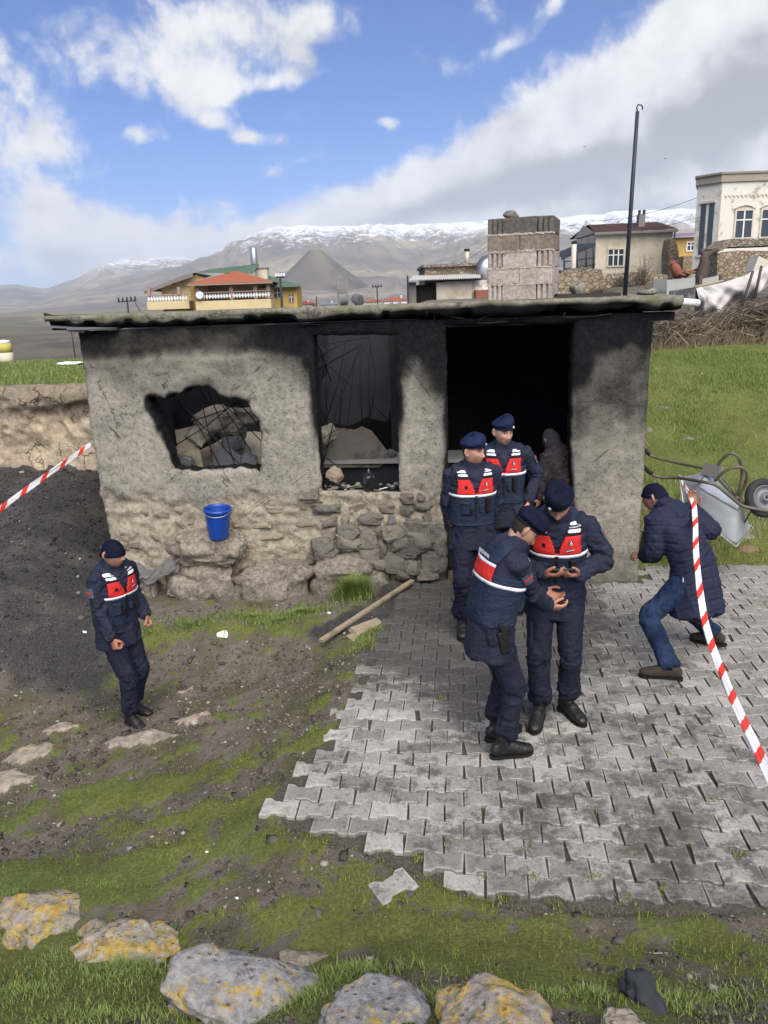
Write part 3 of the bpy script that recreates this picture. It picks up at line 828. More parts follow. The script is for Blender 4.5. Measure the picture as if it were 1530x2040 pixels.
def front_wall():
    st = 0.021
    us = np.arange(U0 - 0.06, U1 + 0.06, st); zs = np.arange(-0.36, ZT + 0.001, st)
    X, Z = np.meshgrid(us, zs)
    jag = 0.022 * fbm(X * 9, Z * 9, 0, 4, 3)
    dh = poly_sdf(HOLE, X, Z) + 0.03 * fbm(X * 12, Z * 12, 0, 3, 4)
    dw = poly_sdf(WIN, X, Z) + jag * 0.8
    dd = poly_sdf(DOOR, X, Z) + jag * 0.7
    # uneven ends of the wall, the left corner eaten away in places
    le = X - (U0 + 0.03 * fbm(Z * 2.2, 3.3, 0, 3, 6) + 0.02 * fbm(Z * 11, 1.2, 0, 3, 7) + 0.05 * sstep(Z, 1.0, 0.2))
    re = (U1 + 0.012 * fbm(Z * 5, 8.8, 0, 3, 8)) - X
    f = np.minimum.reduce([dh, dw, dd, le, re])
    nz, nx = X.shape
    bare = sstep(0.97 + 0.10 * fbm(X * 2.5, 0.3, 0, 4, 9) + .22 * fbm(X * 3.5, Z * 3.5, 0, 5, 10) - Z, -0.03, 0.10) * (X < -1.83)
    bare = np.maximum(bare, 0)
    rel = 0.016 * fbm(X * 3.2, Z * 3.2, 0, 5, 13) + 0.012 * fbm(X * 13, Z * 13, 0, 4, 14)
    dep = -rel + 0.030 * bare - 0.045 * bare * fbm(X * 8, Z * 9, 0, 5, 15)
    dep += -0.03 * (1 - sstep(f, 0, 0.05)) * -0.6
    # ledge of the tie beam under the roof at the left
    dep += 0.02 * sstep(Z + 0.03 * fbm(X * 4, 0, 0, 3, 19), 2.40, 2.44) * (X < -3.3)
    # soot: under the roof, round the openings, up the jambs, a fan above the hole
    n_ = 0.10 * fbm(X * 1.7, Z * 1.7, 0, 4, 16) + .07 * fbm(X * 9, Z * 1.1, 0, 4, 17)
    top = sstep(Z + n_ * 1.8, 1.85, 2.55) * 0.75 + sstep(Z + n_, 2.34, 2.62) * 0.65
    lf = sstep(Z + n_ * 1.4, 1.55, 2.5) * 0.46 + .22 * sstep(Z + n_ * .6, 2.38, 2.52)
    wl = sstep(X, -3.15, -3.9); top = top * (1 - wl) + lf * wl
    so = top
    so = np.maximum(so, 1.15 * (1 - sstep(dw + n_ * 0.3, -0.02, 0.16)) * sstep(Z, 1.2, 1.9))
    so = np.maximum(so, 0.95 * (1 - sstep(dw + n_ * 0.5, 0.0, 0.40)) * sstep(Z, 1.7, 2.5))
    so = np.maximum(so, 0.9 * (1 - sstep(dd + n_ * 0.3, 0.0, 0.12)) * sstep(Z, 0.8, 1.9) * (X < -1.2))
    so = np.maximum(so, 1.0 * (1 - sstep(dd + n_ * 0.5, 0.0, 0.6)) * sstep(Z, 1.45, 2.3))
    so = np.maximum(so, 0.75 * (1 - sstep(dd + n_ * 0.2, 0.0, 0.07)))
    so = np.maximum(so, 1.0 * (1 - sstep(dh + n_ * 0.3, -0.03, 0.07)) * sstep(Z, 1.2, 1.75))
    so = np.maximum(so, 0.55 * (1 - sstep(dh + n_ * 0.5, 0.0, 0.3)) * sstep(Z, 1.9, 2.2))
    so = np.maximum(so, 0.42 * sstep(Z, 0.62, 0.1) * (X > -3.3))
    so = np.maximum(so, (.20 + .42 * sstep(Z + n_ * 2.5, .9, 2.0)) * sstep(X, -.62, -.5)) + .10 * np.clip(n_ * 8, 0, 1) * sstep(Z, 1.2, 2.2)
    # marching squares
    idx = -np.ones((nz, nx), int)
    V, SO, BA, F = [], [], [], []
    def vert(x, z, d, s, b):
        V.append((x, d, z)); SO.append(s); BA.append(b); return len(V) - 1
    Eh, Ev = {}, {}
    def corner(j, i):
        if idx[j, i] < 0: idx[j, i] = vert(X[j, i], Z[j, i], dep[j, i], so[j, i], bare[j, i])
        return idx[j, i]
    def cross(j1, i1, j2, i2):
        k = (j1, i1, j2, i2) if (j1, i1) < (j2, i2) else (j2, i2, j1, i1)
        if k not in Eh:
            j1, i1, j2, i2 = k
            t = f[j1, i1] / (f[j1, i1] - f[j2, i2])
            L = lambda A: A[j1, i1] + t * (A[j2, i2] - A[j1, i1])
            Eh[k] = vert(L(X), L(Z), L(dep) + 0.012, L(so), L(bare))
        return Eh[k]
    pos = f > 0
    bd = []
    for j in range(nz - 1):
        for i in range(nx - 1):
            q = [(j, i), (j, i + 1), (j + 1, i + 1), (j + 1, i)]
            pc = [pos[a] for a in q]
            if not any(pc): continue
            if all(pc):
                F.append(tuple(corner(*a) for a in q)); continue
            poly = []; isx = []
            for a in range(4):
                b = (a + 1) % 4
                if pc[a]: poly.append(corner(*q[a])); isx.append(False)
                if pc[a] != pc[b]: poly.append(cross(*q[a], *q[b])); isx.append(True)
            if len(poly) >= 3:
                F.append(tuple(poly))
                for a in range(len(poly)):
                    b = (a + 1) % len(poly)
                    if isx[a] and isx[b]: bd.append((poly[a], poly[b]))
    # outer face looks towards -d: quads (j,i)->(j,i+1) have normal -y: good
    # cut edges run back through the wall, in three rough steps
    TH = 0.27
    back = {}
    def bk(v, s):
        if (v, s) not in back:
            x, d, z = V[v]
            if s < 3:
                g = 0.016 * float(fbm(x * 11 + s * 5, z * 11, s * 1.7, 3, 23))
            else: g = 0
            gx_ = 0
            back[(v, s)] = vert(x + g, z + g, d * (1 - s / 3) + TH * s / 3, max(SO[v], 0.95 if s >= 1 else 0.7) if z > 0.9 else max(SO[v], 0.55), BA[v] * (1 - s / 3))
        return back[(v, s)]
    for a, b in bd:
        ch = [a, bk(a, 1), bk(a, 2), bk(a, 3)]; dh_ = [b, bk(b, 1), bk(b, 2), bk(b, 3)]
        for s in range(3):
            F.append((dh_[s], ch[s], ch[s + 1], dh_[s + 1]))
    me = mesh_np('front_wall', V, F, [M_PLASTER], True, {'soot': np.array(SO), 'bare': np.array(BA)})
    return link('front_wall', me, shed)
front_wall()
# inside face of the front wall and the other walls
def inner_panel(u0, u1, z0, z1):
    mb = MB(); mb.box(((u0 + u1) / 2, 0.285, (z0 + z1) / 2), (u1 - u0, 0.02, z1 - z0), M_SOOT); mb.build('wall_lining', shed)
for q in [(-5.5, -5.02, 0, 2.7), (-3.70, -3.2, 0, 2.7), (-5.02, -3.70, 0, 1.15), (-5.02, -3.70, 2.2, 2.7), (-3.2, -2.26, 0, 0.9), (-2.26, -1.86, 0, 2.7), (-0.44, 0.1, 0, 2.7)]: inner_panel(*q)
mb = MB()
mb.box((-5.47, 2.35, 1.1), (0.26, 4.1, 3.2), M_SOOT); mb.build('side_wall', shed)
mb = MB()
mb.box((0.04, 2.35, 1.2), (0.26, 4.1, 3.06), M_PLASTER); mb.build('side_wall', shed)
mb = MB()
mb.box((-2.7, 3.7, 1.1), (5.3, 0.2, 3.2), M_SOOT); mb.build('back_wall', shed)
mb = MB()
mb.box((-2.33, 1.62, 1.3), (0.36, 0.28, 2.84), M_SOOT); mb.build('dark_panel', shed)  # dark panel added to black out the right third of the window
mb = MB()
mb.box((-2.7, 2.4, 0.0), (5.3, 4.1, 0.04), M_SOOT); mb.build('earth_floor', shed)
mb = MB()
mb.box((-2.05, 2.9, 1.3), (0.18, 3.2, 2.86), M_SOOT); mb.build('partition_wall', shed)
# soot-blackened lintel strip above window and doorway behind the wall head
mb = MB()
mb.box((-1.4, 0.16, 2.69), (3.6, 0.2, 0.08), M_SOOT); mb.build('lintel', shed)

# roof slab: broken lip at the front
def roof_slab(u0, u1, d0, d1, seed, name='roof_slab', lip=True):
    N = int((u1 - u0) / 0.035)
    us = np.linspace(u0, u1, N)
    g = lambda f_, s_: fbm(us * f_, s_ * 3.7, 0, 4, seed + s_)
    top = 2.888 + 0.008 * g(2, 1)
    bot = 2.755 + 0.034 * g(1.6, 2) + 0.03 * g(8, 3) + .03 * (g(5, 21) > .22) + np.where(us < -3.4, 0.0, 0.02 * g(3, 9))
    bot = np.minimum(bot, top - 0.05)
    fr = d0 + 0.026 * g(3, 4) + 0.022 * g(14, 5)
    taper = sstep(us, u0 + 0.5, u0) if lip else np.zeros(N)
    fr = fr + taper * 0.10
    bot = bot + taper * 0.075
    rec = 0.03 + 0.028 * np.clip(g(2.4, 6), 0, 1) + 0.02 * g(9, 7)
    sec = []
    sec.append((np.full(N, d1), top)); sec.append((np.full(N, (d0 + d1) / 2), top + 0.004)); sec.append((fr + 0.25, top - 0.003 + 0.004 * g(9, 8)))
    sec.append((fr + 0.03, top)); sec.append((fr + 0.004, top - 0.012)); sec.append((fr + 0.022 * g(11, 10) + .025 * (g(4, 22) > .25), top - 0.055)); sec.append((fr + 0.02 + 0.03 * g(9, 11) + .03 * (g(4, 22) > .25), bot + 0.05))
    sec.append((fr + rec, bot + 0.02 + 0.012 * g(13, 13))); sec.append((fr + rec + 0.05, bot + 0.012)); sec.append((np.full(N, (d0 + d1) / 2), bot * 0 + 2.738)); sec.append((np.full(N, d1), bot * 0 + 2.738))
    K = len(sec)
    V = np.zeros((N, K, 3)); SO = np.zeros((N, K))
    edge = 0.03 * fbm(np.arange(K) * 0.9, 0.5, 0, 3, seed)
    for k, (d, z) in enumerate(sec):
        V[:, k, 0] = us; V[:, k, 1] = d; V[:, k, 2] = z
        SO[:, k] = [0, 0, 0, 0.0, 0.08, 0.2, 0.55, 1.0, 1, 1, 1][k]
        V[0, k, 0] += edge[k]; V[-1, k, 0] += edge[k]
    SO[:, 5:7] += (sstep(us, -2.9, -1.6) * 0.45 * (1 - sstep(us, -0.2, 0.3)))[:, None]
    SO[:, 4] += sstep(us, -2.9, -1.6) * 0.25 * (1 - sstep(us, -0.4, 0.3))
    i = np.arange(N * K).reshape(N, K)
    F = [(i[a, k], i[a, (k + 1) % K], i[a + 1, (k + 1) % K], i[a + 1, k]) for a in range(N - 1) for k in range(K)]
    F = [f[::-1] for f in F]
    F.append(tuple(i[0, k] for k in range(K))); F.append(tuple(i[-1, k] for k in range(K))[::-1])
    me = mesh_np(name, V.reshape(-1, 3), F, [M_SLAB], True, {'soot': np.clip(SO.ravel(), 0, 1)})
    return link(name, me, shed)
roof_slab(-5.95, 0.42, -0.11, 0.42, 50)
roof_slab(-2.1, 0.41, 0.44, 4.65, 60, lip=False)
# thin splintered boards under the left end of the slab
mb = MB()
for (u, z, l, t) in [(-5.72, 2.775, 0.34, 0.02), (-5.62, 2.742, 0.26, 0.018), (-5.4, 2.752, 0.5, 0.02)]:
    mb.box((u, 0.0, z), (l, 0.26, t), M_SOOTGREY, (0.03, 0.05, 0.1), 0.008)
    mb.build('splintered_board', shed); mb = MB()
# bent bars under the lip
for (px, py, pts) in [(880, 632, [(-.07, -.02), (-.07, .02), (-.02, .03), (.10, 0.0), (.22, -.02)]), (965, 640, [(.05, .06), (-.04, .02), (-.07, -.01), (-.02, -.02), (.22, -.01)]),
                      (1040, 632, [(-.05, -.02), (-.08, 0), (-.05, .025), (.1, .03), (.13, .05)]), (1130, 632, [(-.02, .05), (-.04, .01), (.0, -.005), (.25, .0), (.42, .02)]), (600, 648, [(0, 0), (.1, .01), (.2, 0)])]:
    u, z = shed_uz(px, py, -0.03)
    mb = MB(); mb.tube([(u + a, -0.03, z + b) for a, b in pts], 0.006, M_REBAR, 5); mb.build('rebar_hook', shed)

# ---- rubble foundation: stones in the wall
def tufa_fn(c0, c1, c2, lichen=0.0, soot=0.0):
    def fn(n):
        p = n.obj(); r = n.rnd()
        o = n.vmath('ADD', p, n.vmath('SCALE', (1, 1, 1), scale=n.math('MULTIPLY', r, 30)))
        n1 = n.noise(o, 5, 7, 0.65); n2 = n.noise(o, 26, 8, 0.72); n3 = n.noise(o, 90, 4, 0.7)
        col = n.ramp(n2, [(0.3, c0), (0.5, c1), (0.7, c2)])
        col = n.mix(1, col, n.ramp(r, [(0, (0.78, 0.78, 0.8)), (1, (1.12, 1.1, 1.06))]), 'MULTIPLY')
        col = n.mix(n.math('MULTIPLY', n.step(n1, 0.5, 0.68), 0.6), col, n.mix(1, col, (0.55, 0.55, 0.57), 'MULTIPLY'))
        if soot:
            col = n.mix(n.math('MULTIPLY', n.step(n.noise(o, 3.1, 6, 0.7), 0.46, 0.66), soot), col, (0.022, 0.021, 0.021))
        if lichen:
            l = n.step(n.math('ADD', n.noise(o, 8.5, 10, 0.78), n.math('MULTIPLY', n.math('SUBTRACT', n3, 0.5), 0.5)), 0.60 - lichen * 0.2, 0.70 - lichen * 0.2)
            col = n.mix(n.math('MULTIPLY', l, 0.92), col, n.ramp(n2, [(0.35, (0.24, 0.16, 0.03)), (0.5, (0.42, 0.28, 0.04)), (0.68, (0.46, 0.37, 0.14))]))
            gl = n.step(n.noise(n.vmath('ADD', o, (5, 2, 9)), 8, 6, 0.7), 0.58, 0.64)
            col = n.mix(n.math('MULTIPLY', gl, 0.6), col, (0.10, 0.10, 0.105))
        pit = n.math('MAXIMUM', n.step(n.voro(o, 21), 0.26, 0.1), n.math('MULTIPLY', n.step(n.voro(o, 6.5), .20, .08), .9))
        col = n.mix(n.math('MULTIPLY', pit, .55), col, n.mix(1, col, (.35, .33, .31), 'MULTIPLY'))
        h = n.math('SUBTRACT', n.math('ADD', n.math('MULTIPLY', n2, 0.7), n.math('MULTIPLY', n3, 0.3)), n.math('MULTIPLY', pit, 0.4))
        return {'Base Color': col, 'Normal': n.bump(h, 0.9, 0.018), 'Roughness': 0.95}
    return fn
M_TUFA = material('cream_tufa', tufa_fn((0.17, 0.143, 0.105), (0.32, 0.28, 0.215), (0.44, 0.39, 0.31)), spec=0.12)
M_GREYSTONE = material('grey_stone', tufa_fn((0.10, 0.09, 0.075), (0.22, 0.203, 0.172), (0.35, 0.325, 0.28), soot=0.4), spec=0.12)
M_BLOCKSTONE = material('weathered_boulder_stone', tufa_fn((0.11, 0.095, 0.075), (0.225, 0.2, 0.163), (0.36, 0.325, 0.275), soot=0.45), spec=0.12)
M_LICHEN = material('lichen_covered_rock', tufa_fn((0.15, 0.135, 0.12), (0.29, 0.265, 0.24), (0.42, 0.385, 0.35), lichen=0.62), spec=0.12)
M_LICHEN2 = material('grey_rock_some_lichen', tufa_fn((0.13, 0.13, 0.14), (0.24, 0.24, 0.25), (0.36, 0.355, 0.35), lichen=0.36), spec=0.12)
random.seed(7)
tufa_meshes = [rock_mesh('stone', 100 + k, (1, 0.5, 1), M_TUFA, 4, 0.55, 9, 0, .55) for k in range(8)]
grey_meshes = [rock_mesh('stone', 200 + k, (1, 0.6, 1), M_GREYSTONE, 4, 0.55, 10, 0, .5) for k in range(8)]
def wall_stone(u, z, w, h, d, grey, rz=0.0):
    o = link('stone', random.choice(grey_meshes if grey else tufa_meshes), shed, (u, d, z), (random.uniform(-.15, .15), rz + random.uniform(-.15, .15), random.uniform(-.12, .12)))
    o.scale = (w / 1.75, random.uniform(0.10, 0.15), h / 1.7)
    return o
z = 0.24; row = 0
while z < 0.93:
    hrow = random.uniform(0.10, 0.19)
    u = U0 + 0.12 + random.uniform(0, .1)
    while u < -1.95:
        w_ = random.choice([.12, .16, .2, .26, .34, .42]) * random.uniform(.85, 1.15)
        zc = z + random.uniform(-.02, .02)
        grey = (u > -3.05 + random.uniform(-.3, .3)) or (zc < 0.3 and random.random() < .4)
        top = 0.95 + 0.04 * math.sin(u * 5)
        if zc + hrow / 2 < top and u + w_ / 2 < -1.92 and random.random() < (0.86 if grey else 0.70):
            wall_stone(u + w_ / 2, zc, w_ * 1.02, hrow * random.uniform(.85, 1.1), 0.055 if grey else 0.072, grey)
        u += w_ * random.uniform(0.95, 1.06)
    z += hrow * 0.96; row += 1
# small stones heaped at the foot right of the big blocks
for (px, py, w_, h_) in [(655, 1105, 60, 34), (700, 1115, 50, 40), (735, 1108, 52, 40), (757, 1092, 26, 34), (790, 1120, 66, 40), (815, 1092, 44, 34), (845, 1082, 60, 42), (865, 1062, 46, 36), (824, 1128, 36, 30), (862, 1118, 48, 44),
                         (802, 1080, 50, 30), (760, 1126, 40, 30), (876, 1088, 34, 44), (700, 1085, 60, 32), (640, 1085, 50, 30), (730, 1075, 44, 36), (780, 1062, 40, 30), (690, 1058, 50, 34), (850, 1142, 44, 26), (808, 1146, 40, 22)]:
    u, zz_ = shed_uz(px, py, -0.04)
    o = wall_stone(u, zz_, w_ / 196, h_ / 190, -0.04, True)
    o.scale = (w_ / 196 / 1.5, random.uniform(0.11, .16), h_ / 190 / 1.45)
# concrete block let into the sill line
mb = MB(); mb.box((*(shed_uz(616, 983, -0.01)[0:1]), -0.005, shed_uz(616, 983)[1]), (0.21, 0.10, 0.105), M_GREYSTONE, (0, 0.01, 0.02), 0.004, 0.006); mb.build('concrete_block', shed)
mb = MB(); mb.box((shed_uz(838, 1052)[0], 0.0, shed_uz(838, 1052)[1]), (0.37, 0.12, 0.14), M_GREYSTONE, (0, 0.01, 0.01), 0.006, 0.008); mb.build('concrete_block', shed)
# five big boulders the wall stands on
def foundation_block(pts, depth, seed, hd=0.26, cuts=6, rz=0.0):
    (x0, y0, x1, y1) = pts
    u0, z1 = shed_uz(x0, y0, depth); u1, z0 = shed_uz(x1, y1, depth)
    me = rock_mesh('foundation_stone', seed, ((u1 - u0) / 2 / 0.84, hd, (z1 - z0) / 2 / 0.80), M_BLOCKSTONE, 5, 0.55, cuts + 3, 0, .62)
    return link('foundation_stone', me, shed, ((u0 + u1) / 2, depth + 0.05, (z0 + z1) / 2), (0, rz, 0))
foundation_block((268, 1143, 318, 1202), -0.10, 301, 0.24)
foundation_block((316, 1112, 474, 1206), -0.16, 312, 0.30, 5)
foundation_block((342, 1055, 486, 1124), -0.15, 323, 0.26, 4, 0.04)
foundation_block((466, 1124, 618, 1214), -0.16, 334, 0.30, 6)
foundation_block((614, 1112, 774, 1206), -0.14, 345, 0.30, 6, -0.10)

# ------------------------------------------------------------------ inside: collapsed roof and burnt contents
def slab_piece(name, label, cat, cx, cy, cz, w, h, t, rot, mat, seed, bars=0, group=None, outline=None):
    """broken concrete panel with an irregular outline in shed coordinates"""
    rg = random.Random(seed)
    root = empty(name, SH_M @ Vector((cx, cy, cz)), 0, label, cat, group)
    root.rotation_euler = (Matrix.Rotation(SH_ANG, 3, 'Z') @ Euler(rot).to_matrix()).to_euler()
    pts = outline or []
    if not pts:
        for k in range(14):
            a = 2 * math.pi * k / 14
            q = max(abs(math.cos(a)), abs(math.sin(a)))
            r_ = (0.92 + rg.uniform(-.14, .08)) / q
            pts.append((math.cos(a) * r_ * w / 2, math.sin(a) * r_ * h / 2))
    mb = MB(); mb.prism(pts, -t / 2, t / 2, mat); mb.build('panel', root)
    for b in range(bars):
        x = -w / 2 + w * (b + .5) / bars
        mb = MB(); mb.tube([(x + rg.uniform(-.1, .1), -h * .55, t * .6 + rg.uniform(-.02, .05)), (x, 0, t * .62), (x + rg.uniform(-.25, .25), h * .55, t * .6 + rg.uniform(0, .1))], 0.0065, M_REBAR, 5)
        mb.build('rebar', root)
    return root
M_SOOTDARK = simple('smoke_black_concrete', (.022, .0235, .029), .3, 7, .95, .5, .012, spec=.1, dirt=(.014, .014, .017))
M_RUBBLE = simple('scorched_beige_rubble', (0.27, 0.24, 0.195), 0.3, 10, 0.95, 0.8, 0.02, dirt=(0.04, 0.037, 0.034))
M_BOARD = simple('scorched_board', (0.24, 0.215, 0.155), 0.2, 8, 0.9, 0.4, 0.006, dirt=(0.09, 0.08, 0.06))
slab_piece('collapsed_roof_panel', 'dark blue grey collapsed roof panel slanting down behind the wall hole', 'concrete panel', -4.3, 1.75, 2.12, 2.2, 1.0, 0.12, (R(112), R(-22), R(6)), M_SOOTDARK, 3, 7)
slab_piece('hanging_roof_panel', 'tall grey collapsed panel hanging behind the window opening', 'concrete panel', -3.02, 2.6, 1.95, 1.1, 1.4, 0.12, (R(80), R(4), R(8)), M_SOOTDARK, 5, 5)
slab_piece('broken_panel', 'brownish triangular broken panel leaning inside the window opening', 'concrete panel', *(lambda q: (q[0], 1.2, q[1]))(shed_uz(705, 893, 1.2)), 0.9, 0.5, 0.09, (R(62), 0, R(4)),
           simple('brown_scorched_panel', (0.10, 0.09, 0.075), 0.25, 9, 0.95, 0.5, 0.01, dirt=(0.03, 0.03, 0.03)), 7, 0, None, [(-.45, -.24), (-.42, .18), (-.2, .25), (.02, .22), (.10, .26), (.22, .20), (.46, -.14), (.30, -.26)])
slab_piece('fallen_board', 'pale olive board fallen at a slant inside the wall hole', 'board', *(lambda q: (q[0], 0.75, q[1]))(shed_uz(378, 902, 0.75)), 0.26, 0.62, 0.05, (R(66), R(0), R(28)), M_BOARD, 9, 0, None, [(-.13, -.30), (-.13, .28), (.10, .31), (.13, -.30)])
slab_piece('dark_board', 'dark board leaning inside the wall hole beside the pale one', 'board', *(lambda q: (q[0], 0.7, q[1]))(shed_uz(445, 925, 0.7)), 0.5, 0.5, 0.05, (R(60), R(0), R(-20)), M_SOOTGREY, 10, 0, None, [(-.25, -.2), (-.05, .26), (.25, .1), (.22, -.22)])
random.seed(31)
rub = [(395, 868, 0.85, .17, .13, 1), (432, 840, 1.0, .25, .18, 1), (468, 850, 1.05, .2, .16, 1), (352, 905, .7, .12, .09, 1), (488, 828, 1.1, .17, .13, 1), (462, 885, .85, .14, .12, 0), (350, 922, .55, .12, .05, 0), (372, 918, .5, .10, .06, 0), (498, 920, .6, .14, .1, 0),
       (652, 868, 1.0, .14, .12, 1), (740, 915, 1.15, .09, .05, 0), (765, 912, 1.15, .08, .05, 0), (720, 922, 1.1, .07, .04, 0), (780, 905, 1.2, .09, .06, 0)]
RUBL = ['beige masonry chunk above the pale fallen board in the wall hole', 'largest beige masonry chunk in the middle of the wall hole', 'beige masonry chunk right of the largest one in the wall hole', 'low beige chunk at the left side of the wall hole above the board', 'topmost beige chunk near the upper right rim of the wall hole',
        'grey chunk below the largest beige one in the wall hole', 'grey chunk at the lower left rim of the wall hole', 'small grey chunk beside the foot of the pale board in the hole', 'grey chunk in the lower right corner of the wall hole', 'beige masonry chunk at the left edge of the window opening',
        'charred lump on the counter left of the middle of the window', 'charred lump on the counter near the right jamb of the window', 'leftmost charred lump on the counter behind the window', 'charred lump on the counter hard against the right window jamb']
for k, (px, py, dpt, w_, h_, lt) in enumerate(rub):
    u, zz_ = shed_uz(px, py, dpt)
    o = link('rubble_chunk', rock_mesh('rubble_chunk', 400 + k, (w_ * 1.1, w_ * .85, h_ * 1.1), M_RUBBLE if lt else M_SOOTGREY, 4, .6, 12, 0, .5), None, SH_M @ Vector((u, dpt, zz_)), (random.uniform(-.4, .4), random.uniform(-.4, .4), random.uniform(0, 3)))
    tag(o, RUBL[k], 'rubble', 'fallen rubble inside the burnt shed')
# heap that carries the rubble
mb = MB()
P_, F_q = rock_np(77, (0.95, 0.75, 0.62), 4, .3, 5)
link('rubble_heap', mesh_np('rubble_heap', P_, F_q, [M_RUBBLE], True), None, SH_M @ Vector((-4.2, 1.5, 0.75)))
tag(bpy.data.objects['rubble_heap'], 'soot grey heap of debris filling the left room', kind='stuff')
# counter with a pale edge behind the window and beside the doorway
ct = empty('counter', SH_M @ Vector((-2.1, 1.0, 0)), SH_ANG, 'charred counter with thin pale edge seen through the window opening', 'counter')
cz = shed_uz(740, 918, 1.0)[1]
mb = MB(); mb.box((-0.35, 0.30, cz - 0.02), (1.75, 0.55, 0.04), simple('pale_counter_edge', (0.22, 0.215, 0.21), .2, 20, .7)); mb.build('top', ct)
mb = MB(); mb.box((-0.35, 0.34, (cz - .04) / 2), (1.7, 0.45, cz - .05), M_SOOTDARK); mb.build('base', ct)
# loose hanging bars and wires in the window opening
random.seed(5)
hb = [((626, 690), (735, 672)), ((626, 740), (715, 690)), ((628, 715), (700, 676)), ((640, 760), (672, 672)), ((626, 705), (770, 835)), ((690, 672), (648, 840)), ((712, 672), (690, 860)), ((735, 676), (735, 850)), ((630, 870), (675, 935)), ((632, 880), (700, 845)), ((640, 935), (655, 850)), ((660, 672), (630, 722)), ((632, 760), (690, 800)), ((722, 680), (640, 935))]
for k, (a, b) in enumerate(hb):
    d_ = 0.75 + 0.1 * (k % 4)
    p0, p1 = shed_uz(*a, d_), shed_uz(*b, d_)
    mid = ((p0[0] + p1[0]) / 2 + random.uniform(-.04, .04), (p0[1] + p1[1]) / 2 + random.uniform(-.04, .02))
    mb = MB(); mb.tube([(p0[0], d_, p0[1]), (mid[0], d_ - .03, mid[1]), (p1[0], d_ + .05, p1[1])], 0.0065 if k % 3 else 0.004, M_REBAR, 5)
    mb.build('hanging_bar', shed)
hb2 = [((425, 940), (398, 790)), ((470, 935), (415, 782)), ((500, 900), (430, 790)), ((355, 800), (480, 930)), ((345, 890), (470, 800)), ((380, 840), (500, 790)), ((440, 800), (520, 880)), ((470, 797), (515, 850)), ((365, 800), (440, 935))]
for k, (a, b) in enumerate(hb2):
    d_ = 0.45 + 0.09 * (k % 3)
    p0, p1 = shed_uz(*a, d_), shed_uz(*b, d_)
    mb = MB(); mb.tube([(p0[0], d_, p0[1]), ((p0[0] + p1[0]) / 2 + .02, d_ + .03, (p0[1] + p1[1]) / 2 - .02), (p1[0], d_ + .02, p1[1])], 0.0065, M_REBAR, 5)
    mb.build('bent_bar', shed)

# ------------------------------------------------------------------ chimney of hollow blocks on the roof
def block_fn(c, c2):
    def fn(n):
        p = n.obj(); n2 = n.noise(n.vmath('ADD', p, n.vmath('SCALE', (1, 1, 1), scale=n.math('MULTIPLY', n.rnd(), 9))), 28, 7, 0.7); n1 = n.noise(p, 4, 6, .6)
        col = n.mix(n.step(n2, 0.35, 0.65), c, c2)
        col = n.mix(1, col, n.ramp(n.rnd(), [(0, (0.82, 0.8, 0.8)), (1, (1.1, 1.1, 1.1))]), 'MULTIPLY')
        col = n.mix(n.math('MULTIPLY', n.step(n1, .5, .68), .35), col, (0.10, 0.09, 0.075))
        return {'Base Color': col, 'Normal': n.bump(n2, .8, .008), 'Roughness': .95}
    return fn
M_BLOCK = material('pumice_block', block_fn((0.30, 0.252, 0.222), (0.46, 0.405, 0.365)), spec=.12)
M_BLOCKD = material('pumice_block_weathered', block_fn((0.15, 0.125, 0.10), (0.24, 0.20, 0.165)), spec=.12)
M_BLOCKT = material('concrete_block_dark', block_fn((0.085, 0.078, 0.07), (0.145, 0.135, 0.12)), spec=.12)
c0 = at(1050, 597, 7.9)
cw = 0.0
chim = empty('chimney', (at(1050, 597, 8.05).x, 8.25, 2.885), R(-19), 'square chimney of five courses of grey pumice blocks on the shed roof', 'chimney')
CW, CH, CD = 0.645, 0.153, 0.58
def cblock(x0, x1, y0, y1, k, mat, grooves=False):
    mb = MB()
    zc = k * (CH + 0.004) + CH / 2
    g = 0.002
    if not grooves:
        mb.box(((x0 + x1) / 2, (y0 + y1) / 2, zc), (x1 - x0 - 2 * g, y1 - y0 - 2 * g, CH), mat, None, .003, .006)
    else:
        n_ = 3; st = (x1 - x0) / n_
        mb.box(((x0 + x1) / 2, (y0 + y1) / 2 + .012, zc), (x1 - x0 - 2 * g, y1 - y0 - .026, CH), mat, None, .002, .005)
        for q in range(n_):
            mb.box((x0 + st * (q + .5), y0 + .012, zc), (st * .66, .022, CH - .006), mat, None, .002, .006)
    mb.build('block', chim)
hw = CW / 2
for k in range(5):
    mt = [M_BLOCK, M_BLOCK, M_BLOCK, M_BLOCKD, M_BLOCKT][k]
    fy0, fy1 = -CD / 2, -CD / 2 + 0.19
    if k % 2 == 0:
        cblock(-hw, -hw + .15, fy0, fy1, k, mt, True); cblock(-hw + .15, -hw + .49, fy0, fy1, k, mt); cblock(-hw + .49, hw, fy0, fy1, k, mt, True)
    else:
        cblock(-hw, -hw + .32, fy0, fy1, k, mt); cblock(-hw + .32, hw, fy0, fy1, k, M_BLOCKD if k == 3 else mt)
    for sx in (-1, 1):
        cblock(sx * hw - (0.19 if sx > 0 else 0), sx * hw + (0.19 if sx < 0 else 0), fy1 + .004, CD / 2 - .195, k, mt)
    cblock(-hw, hw, CD / 2 - .19, CD / 2, k, mt)
mb = MB()
for k in range(1, 5):
    zc = k * (CH + .004) - .002
    for q in range(26):
        mb.box((-hw + CW * q / 25, -CD / 2 + .004, zc + random.uniform(-.006, .004)), (.035, .016, random.uniform(.008, .022)), M_BLOCK, (0, random.uniform(-.3, .3), 0), .002)
mb.build('mortar', chim)['kind'] = 'stuff'
top = Vector(chim.location) + Vector((0, 0, 5 * (CH + .004)))
